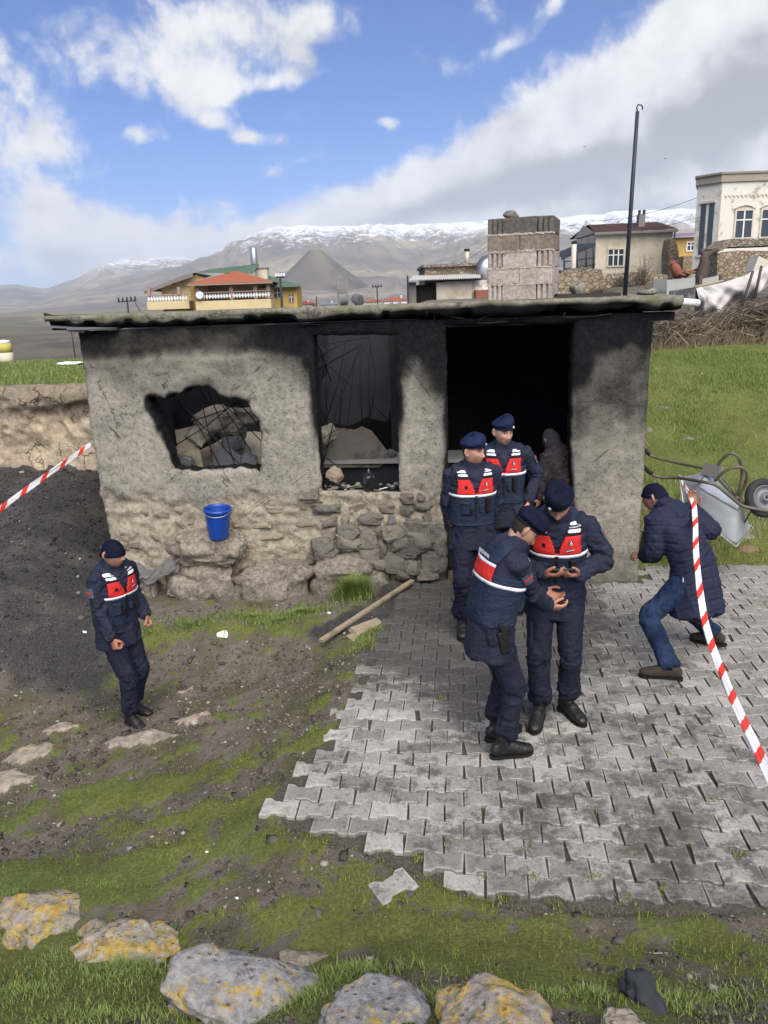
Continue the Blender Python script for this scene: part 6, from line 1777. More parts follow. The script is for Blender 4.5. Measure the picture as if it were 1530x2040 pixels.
def remesh(parts, voxel, smooth=4, fac=.5):
    V, F = merge(parts)
    me = mesh_np('tmp', V, F, (), True)
    o = bpy.data.objects.new('tmp', me); COL.objects.link(o)
    m_ = o.modifiers.new('r', 'REMESH'); m_.mode = 'VOXEL'; m_.voxel_size = voxel
    if smooth:
        s_ = o.modifiers.new('s', 'SMOOTH'); s_.factor = fac; s_.iterations = smooth
    dg = bpy.context.evaluated_depsgraph_get()
    ev = o.evaluated_get(dg); m2 = ev.to_mesh()
    n_ = len(m2.vertices); co = np.empty(n_ * 3, np.float32); m2.vertices.foreach_get('co', co)
    no = np.empty(n_ * 3, np.float32); m2.vertices.foreach_get('normal', no)
    Fq = [tuple(p.vertices) for p in m2.polygons]
    ev.to_mesh_clear()
    bpy.data.objects.remove(o); bpy.data.meshes.remove(me)
    return co.reshape(-1, 3).astype(float), no.reshape(-1, 3).astype(float), Fq
def quads(F):
    if all(len(f) == 4 for f in F): return np.array(F, dtype=np.int32)
    return F

# -------- materials
def cloth_fn(col, var=.18, weave=420, fold=1.0, sheen=0.0):
    def fn(n):
        p = n.obj(); n1 = n.noise(p, 7, 5, .6); n2 = n.noise(p, 40, 5, .65)
        c = n.mix(1, col, n.ramp(n.math('ADD', n.math('MULTIPLY', n1, .6), n.math('MULTIPLY', n2, .4)), [(.3, (1 - var * 2,) * 3), (.7, (1 + var * 2,) * 3)]), 'MULTIPLY')
        q = n.mapping(p, (1, 1, 2.2)); w = n.noise(q, 16, 4, .6, .6)
        return {'Base Color': c, 'Normal': n.bump(n.math('ADD', w, n.math('MULTIPLY', n2, .5)), .55 * fold, .022), 'Roughness': .78}
    return fn
M_NAVY = material('navy_twill', cloth_fn((.0135, .0165, .034)), spec=.25)
M_NAVYD = material('dark_navy_twill', cloth_fn((.0095, .0115, .026)), spec=.22)
M_VEST = material('vest_blue_nylon', cloth_fn((.011, .0185, .042), .15), spec=.3)
M_RED = material('vest_red_panel', cloth_fn((.50, .022, .020), .10, fold=.5), spec=.25)
M_WHITE = material('reflective_white_tape', cloth_fn((.66, .68, .72), .08, fold=.4), spec=.5)
M_BERET = material('navy_wool_beret', cloth_fn((.011, .018, .050), .2, fold=.6), spec=.08)
M_BERETD = material('dark_wool_cap', cloth_fn((.0065, .008, .020), .2, fold=.8), spec=.08)
M_BLACKCLOTH = material('black_webbing', cloth_fn((.007, .007, .009), .15), spec=.25)
M_BOOT = material('black_boot_leather', lambda n: {'Base Color': n.mix(n.step(n.noise(n.obj(), 30, 6, .7), .45, .7), (.0075, .0075, .008), (.028, .026, .024)), 'Normal': n.bump(n.noise(n.obj(), 34, 6, .65), .5, .008), 'Roughness': .46}, spec=.45)
M_SOLE = simple('rubber_sole', (.008, .008, .008), .2, 30, .8)
M_COAT = material('padded_navy_nylon', cloth_fn((.0085, .0125, .034), .15, fold=.9), spec=.35)
M_JEANS = material('blue_denim', lambda n: {'Base Color': n.mix(n.step(n.noise(n.obj(), 6, 7, .7), .38, .68), (.006, .012, .032), (.02, .037, .082)), 'Normal': n.bump(n.noise(n.obj(), 18, 6, .65), .6, .02), 'Roughness': .9}, spec=.15)
M_SHOE = simple('brown_suede', (.036, .028, .021), .2, 30, .85)
M_PATCH = simple('grey_blue_patch', (.055, .075, .115), .1, 60, .8)
M_PHONE = simple('black_phone', (.008, .008, .009), .1, 30, .25, 0, spec=.5)
M_HAIR = simple('short_dark_hair', (.014, .010, .008), .3, 120, .8, .8, .003)
M_HAIRG = simple('grey_stubble_hair', (.16, .13, .11), .25, 120, .85, .8, .003)
def skin_fn(n):
    c = n.attr('skin', 'Color'); p = n.obj()
    n1 = n.noise(p, 60, 5, .6); n2 = n.noise(p, 14, 4, .6)
    c = n.mix(1, c, n.ramp(n.math('ADD', n.math('MULTIPLY', n1, .5), n.math('MULTIPLY', n2, .5)), [(.3, (.86, .82, .8)), (.7, (1.12, 1.12, 1.12))]), 'MULTIPLY')
    return {'Base Color': c, 'Normal': n.bump(n1, .15, .002), 'Roughness': .55, 'Subsurface Weight': .06}
M_SKIN = material('skin', skin_fn, spec=.35)
M_EYE = simple('eye', (.55, .52, .5), .05, 10, .3)

# -------- head: local axes x right, y forward, z up, origin between the ears
def head_mesh(sc=1.0):
    nu, nv = 56, 46
    V = []
    g = lambda x, z, cx, cz, sx, sz: math.exp(-((x - cx) / sx) ** 2 - ((z - cz) / sz) ** 2)
    for j in range(nv + 1):
        ph = math.pi * j / nv
        for i in range(nu):
            th = 2 * math.pi * i / nu
            x, y, z = math.sin(ph) * math.sin(th), math.sin(ph) * math.cos(th), math.cos(ph)
            X, Y, Z = .076 * x, .094 * y, (.112 if z > 0 else .128) * z
            if Z < 0:
                k = min(1, -Z / .125)
                X *= 1 - .30 * k ** 1.6
                if Y < 0: Y *= 1 - .50 * k
                else: Y = Y * (1 - .06 * k) + .018 * k * max(0, y)
            if Z < -.085:            # flat chin underside
                Z = -.085 + (Z + .085) * .75
            if y > 0.0:
                f = min(1, y * 1.6)
                Y += f * (.006 * g(X, Z, 0, .036, .05, .014)            # brow
                     + .007 * (g(X, Z, .045, -.018, .022, .022) + g(X, Z, -.045, -.018, .022, .022))     # cheekbones
                     - .016 * (g(X, Z, .031, .013, .017, .012) + g(X, Z, -.031, .012, .017, .012))     # eye sockets
                     + .005 * (g(X, Z, .031, .012, .010, .007) + g(X, Z, -.031, .012, .010, .007))     # lids
                     + .011 * g(X, Z, 0, .006, .011, .026)           # bridge
                     + .026 * g(X, Z, 0, -.026, .0125, .017)           # nose tip
                     + .009 * (g(X, Z, .014, -.033, .008, .009) + g(X, Z, -.014, -.033, .008, .009))
                     + .008 * g(X, Z, 0, -.058, .024, .008) + .008 * g(X, Z, 0, -.073, .020, .008)     # lips
                     - .005 * g(X, Z, 0, -.0655, .024, .0035) - .005 * g(X, Z, 0, -.086, .022, .006)
                     + .011 * g(X, Z, 0, -.104, .022, .014))           # chin
            V.append((X * sc, Y * sc, Z * sc))
    F = []
    for j in range(nv):
        for i in range(nu):
            F.append((j * nu + i, (j + 1) * nu + i, (j + 1) * nu + (i + 1) % nu, j * nu + (i + 1) % nu))
    parts = [(np.array(V), F)]
    for sx in (-1, 1):           # ears
        parts.append(limb([(sx * .070, -.012, .024), (sx * .083, -.020, .022), (sx * .086, -.022, -.002), (sx * .078, -.010, -.030)], [.008, .011, .011, .007], [.012, .018, .016, .009], (0, 1, 0), 4, 10))
        parts[-1] = (parts[-1][0] * sc, parts[-1][1])
    return parts
def face_colour(L, base, beard=.0, brow=(.03, .02, .015)):
    """colour of skin, with painted eye-socket shade, by place on the head (L: local coords (n,3))"""
    x, y, z = L[:, 0], L[:, 1], L[:, 2]
    c = np.tile(np.array(base, float), (len(L), 1))
    front = sstep(y, .02, .05) * (np.abs(x) < .075) * (z > -.14) * (z < .12)
    def put(m, col): c[:] = c * (1 - m[:, None]) + np.array(col) * m[:, None]
    G = lambda cx, cz, sx, sz: np.exp(-((np.abs(x) - cx) / sx) ** 4 - ((z - cz) / sz) ** 4)
    put(front * .35 * np.exp(-((np.abs(x) - .042) / .022) ** 2 - ((z + .028) / .022) ** 2), np.array(base) * [1.15, .72, .66])
    put(front * .35 * np.exp(-(x / .014) ** 2 - ((z + .026) / .016) ** 2), np.array(base) * [1.1, .75, .7])
    put(front * beard * sstep(z, -.035, -.06) * (1 - np.exp(-(x / .02) ** 4 - ((z + .066) / .011) ** 4)), np.array(base) * [.48, .47, .5])
    put(front * .5 * np.exp(-(x / .016) ** 2 - ((z + .049) / .006) ** 2), np.array(base) * [.5, .45, .45])
    put(front * .55 * np.exp(-((np.abs(x) - .055) / .012) ** 2 - ((z + .05) / .03) ** 2), np.array(base) * [.72, .66, .64])
    put(front * .75 * np.exp(-(x / .025) ** 4 - ((z + .0655) / .0105) ** 4), np.array(base) * [.80, .46, .44])
    put(front * .8 * np.exp(-(x / .022) ** 4 - ((z + .0655) / .0022) ** 4), np.array(base) * [.3, .18, .16])
    slope = .004 * (np.abs(x) - .03) / .02
    put(front * .95 * np.exp(-((np.abs(x) - .032) / .019) ** 4 - ((z - .034 + slope) / .0068) ** 4), brow)
    put(front * .85 * G(.031, .0145, .018, .0105), np.array(base) * [.33, .27, .25])  # shade of the eye sockets, painted into the skin colour
    put(front * .9 * G(.031, .0115, .0115, .0042), (.42, .40, .38))
    put(front * G(.031, .0115, .0052, .0048), (.02, .014, .01))
    put(front * .7 * np.exp(-((np.abs(x) - .009) / .004) ** 2 - ((z + .040) / .004) ** 2), np.array(base) * [.25, .15, .13])
    return c

# -------- hand: from the wrist, dirv towards the knuckles, palm the way the palm faces, side = +1 when the thumb is at (dir x palm)
def hand_parts(w, dirv, palm, thumb_sign, curl=(20, 25, 20), sc=1.0, spread=1.0, tcurl=25, tclose=.5):
    d = Vector(dirv).normalized(); p = Vector(palm); p = (p - d * p.dot(d)).normalized(); s = d.cross(p) * thumb_sign
    w = Vector(w)
    parts = []
    L = lambda *q: tuple(q)
    def P(a, b, c): return np.array((w + (d * a + s * b + p * c) * sc)[:])
    parts.append(limb([P(-.035, 0, 0), P(0, 0, 0), P(.03, .002, .002), P(.065, .001, .002), P(.092, -.001, .0)], np.array([.026, .026, .034, .039, .037]) * sc, np.array([.021, .018, .016, .014, .011]) * sc, np.array(s[:]), 4, 16, 2.6))
    for k, (off, ln) in enumerate([(.028, .074), (.010, .083), (-.009, .077), (-.027, .060)]):
        q = w + (d * (.086 - .004 * abs(k - 1)) + s * off) * sc
        dd = (d + s * (off * 2.2 * spread)).normalized()
        pts = [np.array((q - dd * .025 * sc)[:]), np.array(q[:])]; ang = 0
        for f_, cu in zip((.46, .30, .24), curl):
            ang += math.radians(cu * (1 + .06 * k))
            v = dd * math.cos(ang) + p * math.sin(ang)
            q = q + v * ln * f_ * sc; pts.append(np.array(q[:]))
        r0 = (.0098 if k != 3 else .0085) * sc
        parts.append(limb(pts, np.array([r0, r0 * 1.05, r0, r0 * .92, r0 * .72]), None, np.array(s[:]), 3, 10))
    # thumb from the side of the palm near its base
    q0 = w + (d * .018 + s * .026 + p * .006) * sc
    t1 = (d * .62 + s * (.75 - .35 * tclose) + p * (.25 + .5 * tclose)).normalized()
    t2 = (d * .85 + s * (.25 - .5 * tclose) + p * (.25 + .5 * tclose)).normalized()
    t3 = (d * .85 + s * (.05 - .7 * tclose) + p * (.2 + .4 * tclose)).normalized()
    q1 = q0 + t1 * .042 * sc; q2 = q1 + t2 * .034 * sc; q3 = q2 + t3 * .026 * sc
    parts.append(limb([np.array(x[:]) for x in (q0 - t1 * .012 * sc, q0, q1, q2, q3)], np.array([.013, .0155, .0125, .011, .0085]) * sc, None, np.array(s[:]), 3, 10))
    return parts

def ik(a, b, l1, l2, hint):
    """middle joint between a and b, bent towards hint"""
    a, b, hint = Vector(a), Vector(b), Vector(hint)
    v = b - a; L = v.length
    if L > (l1 + l2) * .995: 
        b = a + v * ((l1 + l2) * .995 / L); v = b - a; L = v.length
    d = v / L
    x = (l1 * l1 - l2 * l2 + L * L) / (2 * L)
    h = math.sqrt(max(1e-8, l1 * l1 - x * x))
    n_ = hint - d * hint.dot(d)
    if n_.length < 1e-6: n_ = d.orthogonal()
    return a + d * x + n_.normalized() * h, b

class Body:
    """joints in world space, relative to root"""
    pass
def pose(H=1.75, yaw=0.0, lean=(0, 0), pelvis=(0, 0, 0), head_yaw=0, head_pitch=0, head_roll=0, chest_yaw=0, feet=((.10, .0, 0), (-.10, 0, 0)), foot_yaw=(-12, 12), foot_pitch=(0, 0),
         hands=None, elbow=((.5, -.6, -.3), (-.5, -.6, -.3)), knee=((.1, 1, 0), (-.1, 1, 0)), neck_fwd=.03, head_off=(0, 0, 0), hip_yaw=0, shrug=0.0, heel=(0, 0), broad=1.0):
    """local axes: x person's right, y forward, z up. index 0 = right, 1 = left. All joints returned in root space (metres) after yaw."""
    k = H / 1.78
    b = Body(); b.k = k
    Ry = Matrix.Rotation(R(yaw), 3, 'Z')
    b.Ry = Ry
    hipM = Ry @ Matrix.Rotation(R(hip_yaw), 3, 'Z'); chM = Ry @ Matrix.Rotation(R(chest_yaw), 3, 'Z')
    pel = Ry @ Vector(pelvis) + Vector((0, 0, .955 * k))
    b.pelvis = pel
    tilt = Matrix.Rotation(R(-lean[0]), 3, 'X') @ Matrix.Rotation(R(lean[1]), 3, 'Y')
    up = chM @ (tilt @ Vector((0, 0, 1)))
    up0 = (up * .45 + Vector((0, 0, 1)) * .55).normalized() if lean[0] < 40 else (up * .75 + Vector((0, 0, 1)) * .25).normalized()
    fw = chM @ (tilt @ Vector((0, 1, 0))); rt = chM @ (tilt @ Vector((1, 0, 0)))
    b.up, b.fw, b.rt = up, fw, rt
    b.hiprt = hipM @ Vector((1, 0, 0)); b.hipfw = hipM @ Vector((0, 1, 0))
    b.waist = pel + up0 * .16 * k
    b.chest = b.waist + up * .22 * k + fw * .005
    b.shl = b.chest + up * .155 * k                      # shoulder line
    b.neck = b.shl + up * .055 * k + fw * neck_fwd * .4
    b.headc = b.neck + (up * .105 + fw * neck_fwd) * k + chM @ Vector(head_off)
    b.hM = chM @ Matrix.Rotation(R(head_yaw), 3, 'Z') @ Matrix.Rotation(R(-head_pitch), 3, 'X') @ Matrix.Rotation(R(head_roll), 3, 'Y')
    sw = .178 * k * broad
    b.sh = [b.shl + rt * sw - up * (.010 - shrug), b.shl - rt * sw - up * (.010 - shrug)]
    hw_ = .095 * k
    b.hip = [pel + b.hiprt * hw_ - Vector((0, 0, .02)), pel - b.hiprt * hw_ - Vector((0, 0, .02))]
    b.ank, b.knee, b.fdir, b.fp = [], [], [], []
    for i in (0, 1):
        f = Ry @ Vector(feet[i]); a = f + Vector((0, 0, .095 * k + heel[i]))
        kn, a2 = ik(b.hip[i], a, .440 * k, .430 * k, Ry @ Vector(knee[i]))
        b.knee.append(kn); b.ank.append(a)
        b.fdir.append(Ry @ Matrix.Rotation(R(foot_yaw[i]), 3, 'Z') @ Vector((0, 1, 0))); b.fp.append(foot_pitch[i])
    b.elb, b.wri = [], []
    for i in (0, 1):
        if hands and hands[i] is not None: w_ = Vector(hands[i])
        else: w_ = b.sh[i] + (rt * (.05 if i == 0 else -.05)) * k + Vector((0, 0, -.53 * k)) + fw * .04
        e, w2 = ik(b.sh[i], w_, .295 * k, .265 * k, chM @ Vector(elbow[i]))
        b.elb.append(e); b.wri.append(w2)
    return b
A_ = lambda v: np.array(v[:], float)

def seg_coords(V, segs):
    """for each vertex: nearest bone, parameter along, distance"""
    best = np.full(len(V), 1e9); bi = np.zeros(len(V), int); bt = np.zeros(len(V))
    for i, (a, b) in enumerate(segs):
        a, b = A_(a), A_(b); d = b - a; L2 = d.dot(d)
        t = np.clip(((V - a) @ d) / L2, 0, 1)
        q = np.linalg.norm(V - (a + t[:, None] * d), axis=1)
        m_ = q < best; best[m_] = q[m_]; bi[m_] = i; bt[m_] = t[m_]
    return bi, bt, best
def wrinkle(V, N, segs, amps, seed, freq=24):
    """sleeves and trouser legs: rings of soft folds crowded near the joints"""
    bi, bt, _ = seg_coords(V, segs)
    out = V.copy()
    for i, (a, b) in enumerate(segs):
        m_ = bi == i
        if not m_.any(): continue
        a, b = A_(a), A_(b); L = np.linalg.norm(b - a); d = (b - a) / L
        X = V[m_]; t = bt[m_] * L
        w = X - (a + np.outer(t, d))
        o1 = np.cross(d, [0.3, 0.5, 0.8]); o1 /= np.linalg.norm(o1); o2 = np.cross(d, o1)
        ang = np.arctan2(w @ o2, w @ o1)
        slope = .035 * np.sin(ang + seed) + .02 * np.sin(2 * ang + seed * 2)
        f = fbm((t + slope) * freq, np.cos(ang) * 1.1 + seed, np.sin(ang) * 1.1 + i * 3, 2, seed + i)
        f = (1 - np.abs(f) * 2.6)
        big = fbm(t * 7, np.cos(ang) * .9, np.sin(ang) * .9 + i * 5 + seed, 2, seed + 40 + i)
        amp = amps[i] if not callable(amps[i]) else amps[i](t / L)
        out[m_] += N[m_] * ((np.clip(f, -.6, 1) * .75 + big * 1.3) * amp)[:, None]
    return out

def torso_rings(b, grow=0.0, hem=.14, wid=1.0, dep=1.0, belly=0.0, top=True, flare=0.0):
    k = b.k
    P = [A_(b.pelvis - (b.up * .3 + Vector((0, 0, .7))).normalized() * hem * k), A_(b.pelvis), A_(b.waist), A_(b.chest), A_(b.shl - b.up * .045 * k), A_(b.shl + b.up * .012 * k), A_(b.neck - b.up * .005), A_(b.neck + b.up * .03 * k + b.fw * .008)]
    rs = np.array([.180 + flare, .176, .166, .180, .176, .135, .078, .066]) * k * wid + grow * np.array([1, 1, 1, 1, 1, .9, .5, .4])
    rd = np.array([.128 + flare, .130, .122, .128, .112, .088, .074, .066]) * k * dep + grow * np.array([1, 1, 1, 1, 1, .9, .5, .4])
    rd[1:3] += belly
    sd = np.array([A_(b.hiprt), A_(b.hiprt), A_(b.hiprt * .5 + b.rt * .5), A_(b.rt), A_(b.rt), A_(b.rt), A_(b.rt), A_(b.rt)])
    return P, rs, rd, sd
def jacket(b, mat, parent, seed, hem=.14, puff=1.0, sleeve=1.0, cuffs=True, voxel=.0095, flare=0.0, belly=0.0, wr=.017, quilt=None, name='jacket', raw=None, broad=1.0):
    k = b.k
    P, rs, rd, sd = torso_rings(b, .012 * puff, hem, broad, 1.0, belly, True, flare + .012)
    parts = [limb(P, rs, rd, sd, 5, 36, 2.35)]
    segs = [(b.pelvis, b.shl)]
    for i in (0, 1):
        s, e, w = b.sh[i], b.elb[i], b.wri[i]
        inn = s + (b.shl - s) * .6 - b.up * .03
        dwn = (w - e).normalized()
        pl = (e - s).cross(w - e)
        pl = A_(pl.normalized()) if pl.length > .012 else A_(b.fw)
        pts = [A_(s), A_(s + (e - s) * .5), A_(e), A_(e + (w - e) * .5), A_(w - dwn * .03), A_(w - dwn * .004)]
        r_ = np.array([.072, .067, .060, .057, .048, .044]) * k * sleeve
        parts.append(limb(pts, r_, None, pl, 5, 22))
        parts.append(limb([A_(inn), A_(inn * .5 + s * .5), A_(s)], np.array([.066, .072, .068]) * k * (.5 + .5 * sleeve), None, A_(b.fw), 4, 20))
        segs += [(s, e), (e, w)]
    # stand collar
    c0, c1 = b.neck - b.up * .012, b.neck + b.up * .040 * k + b.fw * .012
    parts.append(limb([A_(c0), A_(c0 * .5 + c1 * .5), A_(c1)], [.078 * k, .075 * k, .074 * k], [.074 * k, .072 * k, .071 * k], A_(b.rt), 4, 24))
    V, N, F = remesh(parts, voxel, 6, .5)
    am = [.015, lambda t: wr * (.5 + .9 * np.exp(-((t - 1) / .28) ** 2)), lambda t: wr * (.45 + .9 * np.exp(-(t / .3) ** 2) + .6 * np.exp(-((t - 1) / .3) ** 2)), lambda t: wr * (.5 + .9 * np.exp(-((t - 1) / .28) ** 2)), lambda t: wr * (.45 + .9 * np.exp(-(t / .3) ** 2) + .6 * np.exp(-((t - 1) / .3) ** 2))]
    V2 = wrinkle(V, N, segs, am, seed)
    if quilt:
        bi, bt, _ = seg_coords(V, segs)
        sp, dp = quilt
        L = (b.shl - b.pelvis).length
        ax = A_((b.shl - b.pelvis).normalized()); t = (V - A_(b.pelvis)) @ ax
        m_ = bi == 0
        ph = (t / sp + .15 * fbm(V[:, 0] * 4, V[:, 1] * 4, V[:, 2] * 2, 2, seed)) * np.pi
        V2[m_] -= N[m_] * (dp * np.exp(-(np.sin(ph[m_]) / .28) ** 2))[:, None]
        for i in (1, 2, 3, 4):
            m_ = bi == i; Ls = (Vector(segs[i][1]) - Vector(segs[i][0])).length
            ph = bt[m_] * Ls / (sp * .8) * np.pi
            V2[m_] -= N[m_] * (dp * .8 * np.exp(-(np.sin(ph) / .3) ** 2))[:, None]
    return link(name, mesh_np(name, V2, quads(F), [mat], True), parent)
def trousers(b, mat, parent, seed, blouse=True, voxel=.0095, wide=1.0, cuff=.16, wr=.016, name='trousers'):
    k = b.k
    P = [A_(b.waist - b.up * .02), A_(b.pelvis + Vector((0, 0, .03))), A_(b.pelvis - Vector((0, 0, .07)) * k)]
    parts = [limb(P, np.array([.158, .168, .150]) * k, np.array([.115, .125, .110]) * k, A_(b.hiprt), 5, 32, 2.3)]
    segs = []
    for i in (0, 1):
        h, kn, a = b.hip[i], b.knee[i], b.ank[i]
        d = (a - kn).normalized(); e = a - d * (cuff - .095) * k
        pts = [A_(h + Vector((0, 0, .03))), A_(h + (kn - h) * .28), A_(h + (kn - h) * .7), A_(kn), A_(kn + (e - kn) * .45), A_(kn + (e - kn) * .85), A_(e)]
        r_ = np.array([.094, .098, .083, .073, .074, .071 if blouse else .068, .052 if blouse else .066]) * k * wide
        parts.append(limb(pts, r_, r_ * 1.04, A_(b.hiprt), 5, 24))
        segs += [(h, kn), (kn, e)]
    V, N, F = remesh(parts, voxel, 5, .5)
    a1 = lambda t: wr * (.35 + .7 * np.exp(-(t / .2) ** 2) + .8 * np.exp(-((t - 1) / .2) ** 2)); a2 = lambda t: wr * (.4 + .8 * np.exp(-(t / .22) ** 2) + 1.1 * np.exp(-((t - 1) / .3) ** 2))
    V2 = wrinkle(V, N, segs, [a1, a2, a1, a2], seed, 20)
    return link(name, mesh_np(name, V2, quads(F), [mat], True), parent)
def boots(b, parent, mat, sole, high=.27, name='boot', ln=1.0):
    k = b.k
    for i in (0, 1):
        a, fd, kn = b.ank[i], b.fdir[i], b.knee[i]
        up = Vector((0, 0, 1)); rt = fd.cross(up).normalized()
        tp = math.radians(b.fp[i]); fdp = fd * math.cos(tp) - up * math.sin(tp); upp = up * math.cos(tp) + fd * math.sin(tp)
        base = a - up * .095 * k
        if tp: base = a - upp * .095 * k
        Q = lambda f, u: A_(base + fdp * f * k * ln + upp * u * k)
        foot = limb([Q(-.075, .058), Q(-.055, .062), Q(.0, .075), Q(.06, .070), Q(.115, .056), Q(.165, .048), Q(.205, .043), Q(.222, .04)],
                    np.array([.026, .036, .039, .042, .048, .048, .037, .018]) * k, np.array([.030, .046, .060, .055, .043, .035, .026, .013]) * k, A_(rt), 4, 20, 2.3)
        sh = (kn - a).normalized()
        parts = [foot]
        if high > .15:
            parts.append(limb([A_(a - upp * .03), A_(a + sh * .03), A_(a + sh * (high - .095) * .6 * k), A_(a + sh * (high - .095) * k)], np.array([.044, .044, .048, .054]) * k, np.array([.052, .050, .053, .058]) * k, A_(rt), 4, 20))
        else:
            parts.append(limb([A_(a - upp * .03), A_(a + sh * .02)], np.array([.040, .040]) * k, np.array([.05, .048]) * k, A_(rt), 4, 20))
        V, N, F = remesh(parts, .007, 3, .5)
        V += N * (.0022 * fbm(V[:, 0] * 60, V[:, 1] * 60, V[:, 2] * 60, 3, 5 + i))[:, None]
        bo = link(name, mesh_np(name, V, quads(F), [mat], True), parent)
        out = [(-.092, 0), (-.086, .022), (-.070, .033), (-.04, .038), (.0, .038), (.06, .042), (.12, .049), (.165, .048), (.195, .041), (.216, .027), (.228, .011), (.230, 0)]
        out = out + [(x, -y) for x, y in out[::-1][1:-1]]
        M_ = Matrix(((fdp.x, rt.x, upp.x), (fdp.y, rt.y, upp.y), (fdp.z, rt.z, upp.z)))
        mb = MB()
        ring0 = [base + M_ @ Vector((x * k * ln, y * k, 0.0)) for x, y in out]; ring1 = [base + M_ @ Vector((x * k * ln, y * k, .021 * k)) for x, y in out]
        n_ = len(out)
        mb.add(ring0 + ring1, [tuple(range(n_)), tuple(range(n_, 2 * n_))[::-1]] + [(j, n_ + j, n_ + (j + 1) % n_, (j + 1) % n_) for j in range(n_)], sole)
        mb.build('sole', bo)
        if high > .15:
            mb = MB()
            for q in range(5):
                f_ = .10 - q * .022; u_ = .092 + q * .022
                c_ = base + fdp * (f_ - .012 * max(0, q - 2)) * k + upp * u_ * k
                mb.tube([c_ - rt * .022, c_ + upp * .006 + fdp * .005, c_ + rt * .022], .0032, sole, 5)
            lc = mb.build('lace', bo); lc['kind'] = 'stuff'
def skin_body(b, name, label, group, root, base, hands_spec, beard=.3, voxel=.0058, head_sc=1.0, hand_sc=1.0):
    """one continuous figure: head with face, neck, trunk, arms with hands, legs, feet"""
    k = b.k
    hM = np.array(b.hM); hc = A_(b.headc)
    parts = []
    for v, f in head_mesh(head_sc * (.5 + .5 * k)):
        parts.append((v @ hM.T + hc, f))
    parts.append(limb([A_(b.neck - b.up * .06), A_(b.neck), A_(b.headc - b.hM @ Vector((0, .018, .03)))], [.050, .055, .055], [.050, .055, .056], A_(b.rt), 5, 20))
    P, rs, rd, sd = torso_rings(b, -.045, .05)
    parts.append(limb(P[:6], rs[:6], rd[:6], sd[:6], 4, 24, 2.3))
    for i in (0, 1):
        s, e, w = b.sh[i], b.elb[i], b.wri[i]
        pl = (e - s).cross(w - e); pl = A_(pl.normalized()) if pl.length > .012 else A_(b.fw)
        parts.append(limb([A_(s), A_(e), A_(w)], np.array([.036, .030, .025]) * k, None, pl, 6, 16))
        parts.append(limb([A_(s + (b.shl - s) * .6 - b.up * .03), A_(s)], np.array([.036, .037]) * k, None, A_(b.fw), 4, 16))
        h, kn, a, fd = b.hip[i], b.knee[i], b.ank[i], b.fdir[i]
        parts.append(limb([A_(h), A_(kn), A_(a)], np.array([.075, .052, .036]) * k, None, A_(b.hiprt), 5, 16))
        parts.append(limb([A_(a), A_(a + fd * .06 - Vector((0, 0, .045))), A_(a + fd * .13 - Vector((0, 0, .058)))], [.034, .030, .024], None, A_(b.hiprt), 4, 12))
        hs = hands_spec[i]
        if hs: parts += hand_parts(w, sc=hand_sc * (.4 + .6 * k), thumb_sign=hs.get('ts', 1), dirv=hs['d'], palm=hs['p'], curl=hs.get('curl', (20, 25, 20)), tclose=hs.get('tc', .5), spread=hs.get('spread', 1))
    V, N, F = remesh(parts, voxel, 2, .35)
    L = (V - hc) @ hM / (head_sc * (.5 + .5 * k))
    c = face_colour(L, base, beard)
    far = np.linalg.norm(V - hc, axis=1) > .17
    hb = np.array(base) * [1.0, .86, .82]
    c[far] = hb
    me = mesh_np(name, V, quads(F), [M_SKIN], True, {'skin': c})
    o = link(name, me, None, root)
    tag(o, label, 'person', group)
    return o
def hair_cap(b, parent, mat, zmin=-.02, thick=.0025, sc=1.0):
    """short hair: a thin shell over the back and sides of the skull"""
    k = (.5 + .5 * b.k) * sc
    V, F = [], []
    nu, nv = 40, 20
    for j in range(nv):
        for i in range(nu + 1):
            th = math.radians(98) + math.radians(164) * i / nu
            z = .085 - (.085 - zmin + .035 * (abs(th - math.pi) < .9)) * j / (nv - 1)
            q = math.sqrt(max(.02, 1 - (z / (.112 if z > 0 else .14)) ** 2))
            kx = 1 - .3 * max(0, -z / .125) ** 1.6
            V.append(Vector((math.sin(th) * (.076 + thick) * q * kx, math.cos(th) * (.094 + thick) * q * (1 - .5 * max(0, -z / .125)), z)) * k)
    V = [b.hM @ v + b.headc for v in V]
    for j in range(nv - 1):
        for i in range(nu):
            F.append((j * (nu + 1) + i, (j + 1) * (nu + 1) + i, (j + 1) * (nu + 1) + i + 1, j * (nu + 1) + i + 1))
    return link('hair', mesh_np('hair', V, F, [mat], True), parent)
